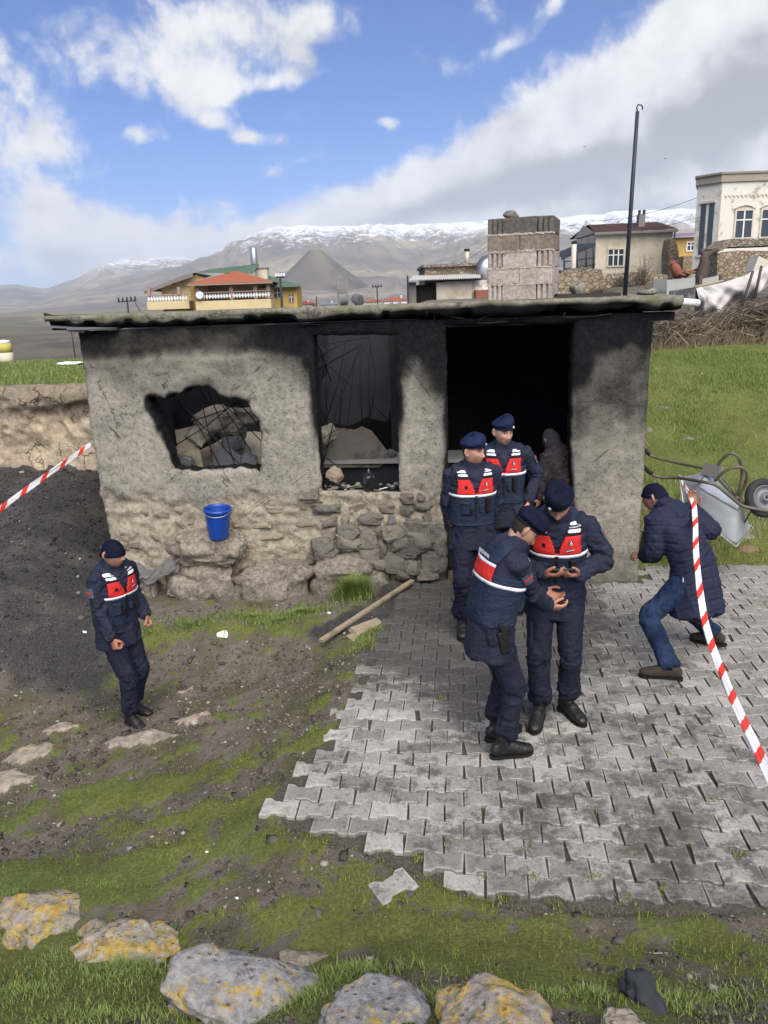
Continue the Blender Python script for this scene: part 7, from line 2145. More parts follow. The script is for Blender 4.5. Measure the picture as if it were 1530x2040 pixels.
def beret(b, parent, mat, side=1, badge=True):
    """flat cap with a snug band, the crown pulled down to one side (side +1 = the wearer's right)"""
    k = .5 + .5 * b.k
    seg, V, F = 44, [], []
    prof = [(-.006, 1.04, 0), (.006, 1.06, 0), (.018, 1.09, .05), (.032, 1.16, .35), (.048, 1.21, .6), (.064, 1.20, .8), (.080, 1.11, .9), (.093, .93, 1), (.102, .66, 1), (.107, .33, 1), (.1085, 0.02, 1)]
    for z, r, s in prof:
        for i in range(seg):
            a = 2 * math.pi * i / seg
            x, y = math.sin(a), math.cos(a)
            ru = 1 + .018 * math.sin(a * 5 + z * 60) * s + .012 * math.sin(a * 9 - z * 90) * s
            X = .0765 * r * x * ru + side * .012 * s; Y = .0955 * r * y * ru - .006 * s
            Z = .040 + z + (y * .010) - (.022 * s) * (x * side) * (r > .8) * min(1, r) - .010 * s * (1 - y) * .5 + .006 * math.cos(a * 3) * s
            if s > .3: Z -= side * x * .014 * s
            V.append((b.hM @ (Vector((X, Y, Z)) * k)) + b.headc)
    n_ = len(prof)
    for j in range(n_ - 1):
        for i in range(seg):
            F.append((j * seg + i, j * seg + (i + 1) % seg, (j + 1) * seg + (i + 1) % seg, (j + 1) * seg + i))
    F.append(tuple((n_ - 1) * seg + i for i in range(seg)))
    o = link('beret', mesh_np('beret', V, [f[::-1] for f in F], [mat], True), parent)
    mb = MB()
    ring = []
    for i in range(45):
        a = 2 * math.pi * i / 44
        ring.append(b.hM @ (Vector((.0805 * math.sin(a), .1005 * math.cos(a), .040 + .010 * math.cos(a))) * k) + b.headc)
    mb.tube(ring, .0055, M_BLACKCLOTH, 6, True, False); mb.build('band', o)
    if badge:
        a = math.radians(-32 * side)
        c_ = b.hM @ (Vector((.088 * math.sin(a), .113 * math.cos(a), .070)) * k) + b.headc
        nrm = b.hM @ Vector((math.sin(a), math.cos(a), .15)).normalized()
        mb = MB(); M_ = nrm.to_track_quat('Z', 'Y').to_matrix()
        mb.lathe([(.0, .004), (.008, .0035), (.011, 0), (.011, -.004)], M_WHITE, c_, 12, M_); mb.build('cap_badge', o)
    return o
def beanie(b, parent, mat, low=.022, tall=1.0, rib=.0014):
    k = .5 + .5 * b.k
    seg, V, F = 72, [], []
    n_ = 26
    for j in range(n_):
        t = j / (n_ - 1)
        z = low - .004 + (.122 * tall - low) * t
        q = math.sqrt(max(.0008, 1 - (max(z, 0) / (.1225 * tall)) ** 2)) if j < n_ - 1 else .03
        g = .015 if t < .30 else .008
        if abs(t - .31) < .03: g = .006
        for i in range(seg):
            a = 2 * math.pi * i / seg
            x, y = math.sin(a), math.cos(a)
            rr = 1 + rib / .08 * math.sin(a * 24) + .02 * fbm(np.array([x * 2 + t * 3]), np.array([y * 2]), 0, 3, 3)[0]
            dz = .014 * y - .010 * (y < 0) * abs(y)
            V.append((b.hM @ (Vector(((.076 + g) * q * x * rr, (.095 + g) * q * y * rr - .002, z + dz * (1 - t) )) * k)) + b.headc)
    for j in range(n_ - 1):
        for i in range(seg):
            F.append((j * seg + i, j * seg + (i + 1) % seg, (j + 1) * seg + (i + 1) % seg, (j + 1) * seg + i))
    F.append(tuple((n_ - 1) * seg + i for i in range(seg)))
    return link('knitted_cap', mesh_np('knitted_cap', V, [f[::-1] for f in F], [mat], True), parent)

# -------- armoured vest with red chest panels
def emblem(parent, M, s):
    """round crest: white ring with an upright torch over a dark disc"""
    mb = MB()
    ring = [M @ Vector((math.cos(a) * s * .52, math.sin(a) * s * .52 - s * .25, .0015)) for a in np.linspace(0, 2 * math.pi, 17)]
    mb.tube(ring, s * .13, M_WHITE, 5, True, False)
    mb.prism([(-s * .20, s * .30), (s * .20, s * .30), (s * .28, s * .75), (s * .12, s * 1.1), (-s * .12, s * 1.1), (-s * .28, s * .75)], .0005, .003, M_WHITE, M)
    o = mb.build('crest', parent)
    mb = MB()
    mb.prism([(math.cos(a) * s * .95, math.sin(a) * s * 1.25 + s * .15) for a in np.linspace(0, 2 * math.pi, 18, endpoint=False)], -.002, .0004, M_NAVYD, M); mb.build('crest_patch', parent)
def text_mesh(txt, size, mat):
    cu = bpy.data.curves.new('lettering', 'FONT'); cu.body = txt; cu.size = size; cu.align_x = 'CENTER'; cu.align_y = 'CENTER'; cu.extrude = .0004
    cu.offset = size * .012
    o = bpy.data.objects.new('tmp', cu); COL.objects.link(o)
    dg = bpy.context.evaluated_depsgraph_get()
    me = bpy.data.meshes.new_from_object(o.evaluated_get(dg)); me.name = 'lettering'
    me.materials.clear(); me.materials.append(mat)
    bpy.data.objects.remove(o); bpy.data.curves.remove(cu)
    return me
def put_text(parent, txt, size, mat, M):
    me = text_mesh(txt, size, mat); me.transform(M)
    return link('lettering', me, parent)
def vest(b, parent, seed, grow=.026, back_text=True):
    """dense loft round the trunk; coloured areas are cut from it as panels of their own"""
    k = b.k
    P, rs, rd, sd = torso_rings(b, grow, 0)
    # only from below the waist to the shoulders
    P = [A_(b.pelvis + (b.waist - b.pelvis) * .45)] + P[2:7]
    rs = np.concatenate([[rs[1] * .985], rs[2:7]]); rd = np.concatenate([[rd[1] * .985], rd[2:7]]); sd = np.concatenate([sd[1:2], sd[2:7]])
    rd[1] += .006; rd[2] += .010; rd[3] += .008
    seg, n = 168, 20
    V, F = limb(P, rs, rd, sd, n, seg, 2.45, caps=False)
    rows = len(V) // seg
    lines = np.repeat(np.arange(rows), seg); 
    c = A_(b.chest)
    X = (V - c) @ A_(b.rt); Y = (V - c) @ A_(b.fw); Z = (V - c) @ A_(b.up)
    X, Z = X / k, Z / k
    N = V - np.repeat(V.reshape(rows, seg, 3).mean(1), seg, 0); N -= np.outer(N @ A_(b.up), A_(b.up)) * .6; N /= np.linalg.norm(N, axis=1)[:, None]
    rel = .004 * fbm(X * 14, Z * 18, Y * 14, 3, seed) + .003 * fbm(X * 40, Z * 30, Y * 40, 3, seed + 1)
    V = V + N * rel[:, None]
    FA = np.array(F)
    fx, fy, fz = X[FA].mean(1), Y[FA].mean(1), Z[FA].mean(1)
    front = fy > 0
    ax = np.abs(fx)
    # neck opening (V at the front) and arm holes
    vneck = front & (ax < .012 + np.clip(fz - .0, 0, 1) * .42) & (fz > -.02)
    vneck |= (ax < .062) & (fz > .165)
    armhole = (ax > .150) & (fz > .025) & (fz < .165)
    keep = ~(vneck | (ax > .175) & (fz > .04))
    def piece(name, sel, mat, off, par):
        fs = FA[sel]
        if not len(fs): return None
        u, inv = np.unique(fs, return_inverse=True)
        inv = inv.reshape(fs.shape)
        P1 = V[u] + N[u] * off; P0 = V[u] + N[u] * (off - .010)
        n_ = len(u)
        # border edges get a rim
        e = {}
        for q in inv:
            for a in range(4):
                ed = (int(q[a]), int(q[(a + 1) % 4])); 
                if (ed[1], ed[0]) in e: del e[(ed[1], ed[0])]
                else: e[ed] = 1
        F2 = [tuple(int(i) for i in q) for q in inv] + [(b_, a_, a_ + n_, b_ + n_) for a_, b_ in e]
        return link(name, mesh_np(name, np.concatenate([P1, P0]), F2, [mat], True), par)
    vst = piece('vest', keep & ~armhole, M_VEST, 0, parent)
    panel = keep & (fz > -.028) & ~armhole & (ax < .152)
    for s_ in (1, -1):
        piece('red_panel', panel & front & (fx * s_ > .0) & (fz < .100), M_RED, .0032, vst)
    piece('red_panel', panel & ~front & (fz < .072), M_RED, .0032, vst)
    piece('white_stripe', keep & (fz > -.050) & (fz < -.0285), M_WHITE, .0036, vst)
    piece('white_stripe', keep & ~front & (fz > .0725) & (fz < .094) & ~armhole, M_WHITE, .0036, vst)
    for s_ in (1, -1):
        piece('strap', keep & front & (fz > .1005) & (fx * s_ > .05) & (ax < .160) & (fz < .145), M_BLACKCLOTH, .003, vst)
        sel = keep & (fy > -.02) & (fx * s_ > .062) & (fx * s_ < .142)
        piece('reflective_bar', sel & (fz > .122) & (fz < .141), M_WHITE, .0065, vst)
        piece('reflective_bar', sel & (fz > .151) & (fz < .1675), M_WHITE, .0065, vst)
    # zip, pockets, crest, name strip
    def frame_at(x, z, up=None, off=.004, side=1):
        """matrix at chest point (x right, z up) on the front surface"""
        d = (X - x) ** 2 + (Z - z) ** 2 + (Y * side < 0) * 9
        i = int(np.argmin(d))
        nrm = Vector(N[i]); u_ = b.up - nrm * b.up.dot(nrm); u_.normalize()
        r_ = u_.cross(nrm)
        pos_ = Vector(V[i]) + nrm * off
        M_ = Matrix(((r_.x, u_.x, nrm.x, pos_.x), (r_.y, u_.y, nrm.y, pos_.y), (r_.z, u_.z, nrm.z, pos_.z), (0, 0, 0, 1)))
        return M_
    # x is the wearer's right, so the wearer's left breast is x < 0
    emblem(vst, frame_at(-.085, .055, off=.0055), .016)
    M_ = frame_at(-.088, .010, off=.0055)
    mb = MB(); mb.prism([(-.034, -.0085), (.034, -.0085), (.034, .0085), (-.034, .0085)], 0, .002, M_NAVYD, M_); lb = mb.build('name_strip', vst)
    put_text(vst, 'JANDARMA', .0128, M_WHITE, M_ @ Matrix.Translation((0, 0, .0024)))
    M_ = frame_at(.085, .035, off=.0055)
    mb = MB(); mb.prism([(-.013, -.013), (.013, -.013), (.013, .013), (-.013, .013)], 0, .002, M_BLACKCLOTH, M_); mb.build('rank_patch', vst)
    mb = MB()
    for z_ in np.linspace(-.045, -.24, 14):
        q = frame_at(0, z_, off=.002); mb.box(q.to_translation(), (.020, .008, .016), M_BLACKCLOTH, q.to_euler())
    z_o = mb.build('zip', vst); z_o['kind'] = 'stuff'
    for (x, z, w_, h_, dp_, mt_) in [(.088, -.150, .070, .095, .036, M_VEST), (-.095, -.125, .042, .125, .045, M_BLACKCLOTH), (-.045, -.155, .035, .07, .034, M_VEST), (.088, -.098, .074, .024, .042, M_VEST), (.035, -.17, .03, .06, .03, M_BLACKCLOTH)]:
        q = frame_at(x, z, off=.004); mb = MB(); mb.box((0, 0, 0), (w_ * k, h_ * k, dp_), mt_, None, .002, .008)
        p_ = mb.build('pocket', vst); p_.matrix_local = q
    if back_text:
        M_ = frame_at(0, .100, off=.006, side=-1)
        put_text(vst, 'JANDARMA', .034, M_WHITE, M_ @ Matrix.Translation((0, .02, 0)))
    return vst, frame_at
def sleeve_patch(b, parent, i, mat, red=True, t=.42):
    s, e = b.sh[i], b.elb[i]
    ax = (e - s).normalized()
    out = b.rt * (1 if i == 0 else -1)
    out = (out - ax * out.dot(ax)).normalized()
    pos_ = s + (e - s) * t + out * .071 * b.k
    u_ = -ax; r_ = u_.cross(out)
    M_ = Matrix(((r_.x, u_.x, out.x, pos_.x), (r_.y, u_.y, out.y, pos_.y), (r_.z, u_.z, out.z, pos_.z), (0, 0, 0, 1)))
    mb = MB()
    # slightly curved square
    W_, H_ = .036, .040
    vs, fs = [], []
    for j, y in enumerate((-H_, H_)):
        for q in range(7):
            x = -W_ + 2 * W_ * q / 6
            vs.append(M_ @ Vector((x, y, .004 - x * x * 7)))
    for q in range(6): fs.append((q, q + 1, q + 8, q + 7))
    mb.add(vs, fs, mat); p_ = mb.build('sleeve_patch', parent)
    mb = MB()
    for sx in (-1, 1):
        mb.prism([(sx * .008, -.002), (sx * .030, .003), (sx * .030, .009), (sx * .008, .005)][::sx], .0035, .0062, M_RED, M_)
        mb.prism([(sx * .008, -.008), (sx * .028, -.004), (sx * .028, -.0005), (sx * .008, -.004)][::sx], .0035, .0062, M_RED, M_)
    mb.tube([M_ @ Vector((math.cos(a) * .009, math.sin(a) * .009, .005)) for a in np.linspace(0, 2 * math.pi, 13)], .0022, M_RED, 5, True, False)
    mb.build('patch_emblem', p_)
def side_gear(b, parent, i, kind):
    """holster or radio pouch on the hip"""
    s_ = 1 if i == 0 else -1
    c_ = b.pelvis + b.hiprt * s_ * .198 * b.k + Vector((0, 0, .02)) + b.hipfw * (.02 if kind == 'holster' else .06)
    M_ = Matrix(((b.hiprt.x, b.hipfw.x, 0, c_.x), (b.hiprt.y, b.hipfw.y, 0, c_.y), (0, 0, 1, c_.z), (0, 0, 0, 1)))
    mb = MB()
    if kind == 'holster':
        mb.box((0, 0, -.05), (.038, .075, .15), M_BLACKCLOTH, (R(12), 0, 0), .002, .008); mb.box((.004 * s_, -.014, .045), (.03, .034, .07), M_SOLE, (R(26), 0, 0), .001, .006); mb.box((0, .012, .035), (.034, .07, .022), M_BLACKCLOTH, (R(12), 0, 0), .001, .004)
    else:
        mb.box((0, 0, .04), (.032, .05, .11), M_BLACKCLOTH, None, .002, .006); mb.tube([(0, .01, .09), (0, .01, .17)], .006, M_SOLE, 6)
    o = mb.build(kind, parent); o.matrix_local = M_
def cargo_pocket(b, parent, i, mat):
    s_ = 1 if i == 0 else -1
    h, kn = b.hip[i], b.knee[i]
    ax = (kn - h).normalized(); out = b.hiprt * s_; out = (out - ax * out.dot(ax)).normalized(); f_ = ax.cross(out)
    c_ = h + (kn - h) * .66 + out * .080 * b.k
    M_ = Matrix(((f_.x, -ax.x, out.x, c_.x), (f_.y, -ax.y, out.y, c_.y), (f_.z, -ax.z, out.z, c_.z), (0, 0, 0, 1)))
    mb = MB()
    def curved(x0, x1, y0, y1, lift):
        vs, fs = [], []
        for y in (y0, y1):
            for q in range(9):
                x = x0 + (x1 - x0) * q / 8; vs.append(Vector((x, y, lift - x * x * 5.5)))
        for y in (y0, y1):
            for q in range(9):
                x = x0 + (x1 - x0) * q / 8; vs.append(Vector((x, y, lift - .02 - x * x * 5.5)))
        for q in range(8): fs.append((q, q + 1, q + 10, q + 9)); fs.append((18 + q, q + 18 + 1, q + 1, q)); fs.append((9 + q, 10 + q, 28 + q, 27 + q))
        fs.append((0, 9, 27, 18)); fs.append((8, 26, 35, 17))
        mb.add(vs, fs, mat)
    curved(-.07, .07, -.10, .055, .008); curved(-.073, .073, .035, .085, .014)
    o = mb.build('cargo_pocket', parent); o.matrix_local = M_

def officer(name_label, root, b, skin, hands_spec, cap, seed, group='gendarmes at the burnt shed', beard=.3, hair=True, gear=(), patch=(0,), hem=.155, cap_side=1, beretmat=None, hand_sc=1.0):
    body = skin_body(b, 'person', name_label, group, root, skin, hands_spec, beard, hand_sc=hand_sc)
    jk = jacket(b, M_NAVY, body, seed, hem)
    tr = trousers(b, M_NAVYD, body, seed + 3)
    boots(b, body, M_BOOT, M_SOLE)
    vst, fa = vest(b, body, seed + 7)
    if cap == 'beret': beret(b, body, beretmat or M_BERET, cap_side)
    else: beanie(b, body, M_BERETD, -.008)
    hair_cap(b, body, M_HAIR, -.030)
    for i, kd in gear: side_gear(b, body, i, kd)
    for i in patch: sleeve_patch(b, jk, i, M_PATCH)
    for i in (0, 1): cargo_pocket(b, tr, i, M_NAVYD)
    return body
def W2R(root, *pts):
    return [None if p is None else Vector(p) - Vector(root) for p in pts]
SK = (.36, .205, .145); SK2 = (.31, .172, .12); SK3 = (.40, .24, .178)
def facing(x, y): return math.degrees(math.atan2(-x, y))

# ---- A: walker in a knitted cap on the earth slope
rA = Vector((-2.24, 5.90, ghs(-2.24, 5.90) - .01))
yA = facing(.84, -.54)
zA = lambda x, y: ghs(x, y) - rA.z
bA = pose(1.65, yA, (3, 0), (0, .0, -.012), head_yaw=12, head_pitch=8, feet=((.06, .10, 0), (-.08, -.05, 0)), foot_yaw=(-8, 10), foot_pitch=(4, 0), heel=(.0, 0),
          hands=W2R(rA, at(226, 1284, 5.66), at(291, 1228, 5.98)), elbow=((.45, -1, 0), (-.45, -1, 0)), knee=((0.05, 1, 0), (-.05, 1, 0)))
fistR = dict(d=A_((bA.wri[0] - bA.elb[0]).normalized()), p=A_(-bA.rt), ts=1, curl=(62, 80, 50), tc=.9)
fistL = dict(d=A_((bA.wri[1] - bA.elb[1]).normalized()), p=A_(bA.rt), ts=-1, curl=(62, 80, 50), tc=.9)
officer('walking officer in black knitted cap and red-fronted vest, on the earth slope', rA, bA, SK2, (fistR, fistL), 'beanie', 11, patch=(0, 1), gear=((0, 'radio'),))

# ---- B: officer in profile with a phone
rB = Vector((.685, 4.57, 0.0))
yB = facing(.97, .22)
wB = at(1100, 1222, 4.68)
bB = pose(1.69, yB, (14, 0), (0, -.03, 0), head_yaw=-8, head_pitch=46, feet=((.10, .02, 0), (-.12, .06, 0)), foot_yaw=(-2, 14), hands=W2R(rB, wB, wB + Vector((.02, .20, .02))),
          elbow=((.35, -1, -.5), (-.5, -1, -.4)), neck_fwd=.06)
hbR = dict(d=(.93, .12, -.12), p=(-.1, .7, .70), ts=1, curl=(24, 30, 22), tc=.35)
hbL = dict(d=(.9, -.3, -.25), p=(0, -.6, .8), ts=-1, curl=(22, 26, 20), tc=.3)
officer('officer in profile with bowed head, holding a small phone out in one hand', rB, bB, SK, (hbR, hbL), 'beret', 23, patch=(0,), gear=((0, 'holster'),), hem=.19, cap_side=1, beretmat=M_BERETD)

# ---- C: officer facing the camera, both hands on a phone
rC = Vector((1.17, 4.99, 0.0))
yC = facing(-.22, -1)
wCL, wCR = at(1148, 1146, 4.76), at(1086, 1146, 4.74)
bC = pose(1.79, yC, (9, 0), (0, -.03, 0), head_yaw=-4, head_pitch=42, feet=((.09, .09, 0), (-.10, -.03, 0)), foot_yaw=(-10, 34), hands=W2R(rC, wCR, wCL), elbow=((.9, -.55, -.4), (-.9, -.55, -.4)), neck_fwd=.055, head_off=(.0, .0, -.005))
pc = (wCL + wCR) / 2
dR = Vector((.72, -.55, .18)); dL = Vector((-.72, -.55, .18))
hcR = dict(d=dR[:], p=(.25, .25, .95), ts=-1 * -1, curl=(22, 32, 24), tc=.35)
hcL = dict(d=dL[:], p=(-.25, .25, .95), ts=-1, curl=(22, 32, 24), tc=.35)
officer('officer facing the camera with bowed head, holding a phone in both hands', rC, bC, SK2, (hcR, hcL), 'beret', 37, patch=(1,), cap_side=-1, beretmat=M_BERETD, hem=.17)

# ---- D: officer with hands behind the back, looking to the right
rD = Vector((.77, 6.50, 0.0))
yD = facing(.12, -1)
bD = pose(1.80, yD, (0, 0), (0, 0, 0), head_yaw=46, head_pitch=4, feet=((.10, .02, 0), (-.10, -.02, 0)), foot_yaw=(-12, 14), hands=W2R(rD, rD + Vector((-.17, .10, .93)), rD + Vector((.20, .14, .95))), elbow=((1, -.5, 0), (-1, -.5, 0)))
hdR = dict(d=(.3, .2, -.9), p=(.6, -.6, 0), ts=1, curl=(30, 40, 30)); hdL = dict(d=(-.3, .2, -.9), p=(-.6, -.6, 0), ts=-1, curl=(30, 40, 30))
officer('officer in navy beret with hands behind the back beside the doorway', rD, bD, SK, (hdR, hdL), 'beret', 41, patch=(0,), gear=((0, 'holster'), (1, 'radio')), beard=.45, cap_side=1)

# ---- E: officer furthest back in the doorway
rE = Vector((1.12, 7.02, 0.0))
yE = facing(-.10, -1)
bE = pose(1.85, yE, (0, 0), (0, 0, .02), head_yaw=26, head_pitch=9, feet=((.10, 0, 0), (-.11, 0, 0)), foot_yaw=(-12, 14), hands=W2R(rE, None, at(1053, 1000, 6.93)), elbow=((.6, -.8, 0), (-.6, -.8, 0)))
heR = dict(d=(0, -.1, -1), p=(.9, .2, 0), ts=1, curl=(20, 28, 20)); heL = dict(d=(-.1, -.15, -1), p=(-.9, .2, 0), ts=-1, curl=(22, 30, 24))
officer('officer in blue beret standing furthest back before the black doorway', rE, bE, SK3, (heR, heL), 'beret', 53, patch=(1,), beard=.05, cap_side=1)

# ---- F: man in a padded coat stooping under the tape
rF = Vector((2.35, 5.72, 0.0))
yF = facing(-.82, .57)
RyF = Matrix.Rotation(R(yF), 3, 'Z').inverted()
fl = RyF @ (Vector((2.20, 5.45, 0)) - rF); fr = RyF @ (Vector((2.77, 5.99, 0)) - rF)
pel_w = at(1380, 1140, 5.80) - rF
pl = RyF @ Vector((pel_w.x, pel_w.y, 0))
bF = pose(1.76, yF, (37, 4), (pl.x, pl.y, pel_w.z - .955 * 1.76 / 1.78), head_yaw=10, head_pitch=16, chest_yaw=-16, feet=(tuple(fr), tuple(fl)), foot_yaw=(-18, 18), foot_pitch=(10, 0), heel=(.02, 0),
          hands=W2R(rF, at(1380, 1012, 6.22), at(1283, 1108, 6.12)), elbow=((1, -.3, -.2), (-.5, -.6, -.5)), knee=((.2, 1, 0), (-.2, 1, .1)), hip_yaw=-6)
hfR = dict(d=(-.1, .15, 1), p=(-.3, -1, .1), ts=1, curl=(10, 16, 12), tc=.1); hfL = dict(d=(-.9, .4, 0), p=(0, .4, -1), ts=-1, curl=(50, 60, 40), tc=.7)
pF = skin_body(bF, 'person', 'stooping man in navy padded coat and jeans lifting the barrier tape', None, rF, SK2, (hfR, hfL), .2)
jacket(bF, M_COAT, pF, 61, .32, 1.8, 1.28, True, .0095, .045, .01, .008, (.085, .009), 'padded_coat')
trousers(bF, M_JEANS, pF, 66, False, .0095, 1.0, .105, .010, 'jeans')
boots(bF, pF, M_SHOE, M_SOLE, .12, 'shoe', 1.05)
beanie(bF, pF, M_BERETD, .012, 1.0)
hair_cap(bF, pF, M_HAIRG, -.03, .003)
mb = MB()
zp = bF.pelvis + bF.hiprt * -.215 + Vector((0, 0, .0))
mb.box(zp, (.006, .012, .03), M_WHITE, None, .001); mb.build('zip_pull', pF)

# ---- G: woman half hidden inside the doorway
rG = Vector((1.99, 8.06, 0.02))
yG = facing(-.55, .83)
bG = pose(1.58, yG, (26, 0), (0, 0, -.02), head_yaw=0, head_pitch=20, feet=((.09, .05, 0), (-.09, -.05, 0)), elbow=((.4, -1, 0), (-.4, -1, 0)))
def print_fn(n):
    p = n.obj()
    v = n.voro(p, 26); w = n.noise(p, 20, 5, .6)
    c = n.mix(n.step(v, .34, .26), (.03, .023, .027), (.01, .005, .007))
    return {'Base Color': n.mix(n.step(w, .4, .7), c, (.06, .048, .055)), 'Normal': n.bump(w, .5, .01), 'Roughness': .9}
M_PRINT = material('printed_cotton', print_fn, spec=.1)
hgs = dict(d=(-.2, .1, -1), p=(.5, .5, 0), ts=1, curl=(25, 30, 20))
pG = skin_body(bG, 'person', 'bent figure in dark flowered blouse half hidden by the door jamb inside the shed', None, rG, SK2, (hgs, dict(d=(-.2, .1, -1), p=(-.5, .5, 0), ts=-1, curl=(25, 30, 20))), 0)
jacket(bG, M_PRINT, pG, 71, .20, 1.5, 1.1, True, .011, .02, .02, .008, None, 'blouse')
trousers(bG, M_BLACKCLOTH, pG, 72, False, .012, 1.1, .10, .01, 'dark_trousers')
boots(bG, pG, M_SOLE, M_SOLE, .10, 'shoe')
sv, sn, sf = remesh([limb([A_(bG.headc - bG.hM @ Vector((0, .02, .12))), A_(bG.headc - bG.hM @ Vector((0, .025, .05))), A_(bG.headc - bG.hM @ Vector((0, .014, -.03))), A_(bG.headc + bG.hM @ Vector((0, -.005, .115)))], [.085, .088, .09, .04], [.09, .098, .105, .05], A_(bG.rt), 6, 24)], .009, 3)
link('headscarf', mesh_np('headscarf', sv, quads(sf), [simple('grey_headscarf', (.03, .028, .033), .2, 20, .9)], True), pG)

# ---- what they hold
def phone(label, c, nrm, along, size=(.072, .145, .009)):
    n_ = Vector(nrm).normalized(); y_ = Vector(along); y_ = (y_ - n_ * y_.dot(n_)).normalized(); x_ = y_.cross(n_)
    t = empty('phone', c, 0, label, 'phone'); t.rotation_euler = Matrix(((x_.x, y_.x, n_.x), (x_.y, y_.y, n_.y), (x_.z, y_.z, n_.z))).to_euler()
    mb = MB(); mb.box((0, 0, 0), size, M_PHONE, None, 0, .003); mb.build('case', t)
    mb = MB(); mb.box((0, 0, size[2] / 2 + .0003), (size[0] - .008, size[1] - .012, .0006), simple('dark_glass', (.02, .022, .028), .05, 5, .12, 0, spec=.6)); mb.build('screen', t)
hw2 = [Vector(bC.wri[i]) + rC + v.normalized() * .095 * bC.k for i, v in ((0, dR), (1, dL))]
phone('black phone held flat in both hands of the officer facing the camera', (hw2[0] + hw2[1]) / 2 + Vector((0, -.005, .045)), (0, .30, .95), (1, 0, .05))
dB, pB = Vector(hbR['d']).normalized(), Vector(hbR['p']).normalized()
phone('small dark phone in the hand of the officer in profile', Vector(bB.wri[0]) + rB + dB * .115 + pB * .026, pB, dB, (.066, .13, .008))
# ------------------------------------------------------------------ loose things in the yard
# blue bucket on the upper block
bk = empty('bucket', (0, 0, 0), 0, 'bright blue plastic bucket standing on a stone block against the wall', 'bucket')
u, z_ = shed_uz(442, 1062, -0.06); u2, z2 = shed_uz(442, 1003, -0.06)
bk.location = SH_M @ Vector((u, -.17, z_ - .015)); bh = z2 - z_; bk.rotation_euler = (R(3), R(3), 0)
M_BLUE = simple('blue_plastic', (.006, .045, .27), .06, 9, .38, .05, .002, spec=.5, dirt=(.012, .05, .22))
mb = MB(); mb.lathe([(.0, .004), (.100, 0), (.104, .012), (.138, bh - .02), (.138, bh), (.131, bh), (.128, bh - .02), (.098, .02), (0, .02)], M_BLUE, (0, 0, 0), 40, None, True, False); mb.build('body', bk)
mb = MB(); mb.lathe([(.138, bh - .035), (.147, bh - .033), (.148, bh + .001), (.131, bh + .004), (.131, bh)], M_BLUE, (0, 0, 0), 40, None, True, False); mb.build('rim', bk)
mb = MB(); mb.tube([(.146 * math.cos(a), .146 * math.sin(a) , bh - .015 - .045 * abs(math.sin(a)) * (1 if math.sin(a) < 0 else 0)) for a in np.linspace(math.pi, 2 * math.pi, 17)], .004, M_GALV, 6); mb.build('handle', bk)

# barrier tapes: folded ribbons of plastic film
def tape_mat():
    def fn(n):
        uv = n.new('ShaderNodeUVMap').outputs[0]
        x, y, z = n.xyz(uv)
        t = n.math('FRACT', n.math('ADD', x, n.math('MULTIPLY', y, .35)))
        s = n.math('MULTIPLY', n.math('GREATER_THAN', t, .66), n.math('LESS_THAN', t, .985))
        return {'Base Color': n.mix(s, (.74, .73, .74), (.70, .045, .022)), 'Roughness': .42, 'Normal': n.bump(n.noise(n.obj(), 30, 4, .6), .3, .006)}
    return material('red_white_barrier_film', fn, spec=.4)
M_TAPE = tape_mat()
def tape(name, label, pts, width, period, twist, side, seed):
    C_, par = cat_pts([np.array(p[:]) for p in pts], 16)
    n_ = len(C_); s = np.concatenate([[0], np.cumsum(np.linalg.norm(np.diff(C_, axis=0), axis=1))])
    T = np.gradient(C_, axis=0); T /= np.linalg.norm(T, axis=1)[:, None]
    W_ = 7; V, UV, F = [], [], []
    wd = np.interp(par, range(len(pts)), width); tw = np.interp(par, range(len(pts)), twist)
    for i in range(n_):
        a = np.array(side, float); a -= T[i] * a.dot(T[i]); a /= np.linalg.norm(a); b = np.cross(T[i], a)
        d = a * math.cos(tw[i]) + b * math.sin(tw[i]); nn = np.cross(T[i], d)
        for k in range(W_):
            u = k / (W_ - 1) - .5
            V.append(C_[i] + d * u * wd[i] + nn * (.22 * abs(u) * wd[i] * math.sin(s[i] * 3 + seed) + .004 * math.sin(u * 14 + s[i] * 9))); UV.append((s[i] / period, k / (W_ - 1)))
    for i in range(n_ - 1):
        for k in range(W_ - 1): F.append((i * W_ + k, i * W_ + k + 1, (i + 1) * W_ + k + 1, (i + 1) * W_ + k))
    me = mesh_np(name, V, np.array(F, dtype=np.int32), [M_TAPE], True)
    uvl = me.uv_layers.new(name='UVMap'); vi = np.empty(len(me.loops), np.int32); me.loops.foreach_get('vertex_index', vi)
    uvl.data.foreach_set('uv', np.array(UV, np.float32)[vi].ravel())
    o = link(name, me); tag(o, label, 'tape', 'red and white barrier tapes'); so = o.modifiers.new('s', 'SOLIDIFY'); so.thickness = .0012
    return o
bw = at(1360, 958, 6.95)
hF = at(1379, 1000, 6.2)
tape('barrier_tape', 'red and white barrier tape running from the wheelbarrow past the stooping man', [at(1358, 957, 6.9), at(1366, 972, 6.6), at(1378, 996, 6.17), at(1384, 1020, 5.9), at(1388, 1120, 5.15), at(1405, 1240, 4.45), at(1443, 1350, 3.75), at(1497, 1470, 3.05), at(1560, 1600, 2.45), at(1640, 1760, 1.9)],
     [.022, .028, .036, .042, .040, .046, .043, .047, .042, .04], .335, [.2, .9, .3, .0, .35, -.1, .3, -.05, .35, .2], (1, 0, 0), 1)
tape('barrier_tape', 'red and white barrier tape stretched from the shed corner to the left edge', [at(184, 884, 8.32), at(120, 928, 7.6), at(40, 985, 6.8), at(-60, 1062, 5.9)], [.05, .054, .048, .054], .40, [.5, .1, .5, .1], (0, .2, 1), 2)

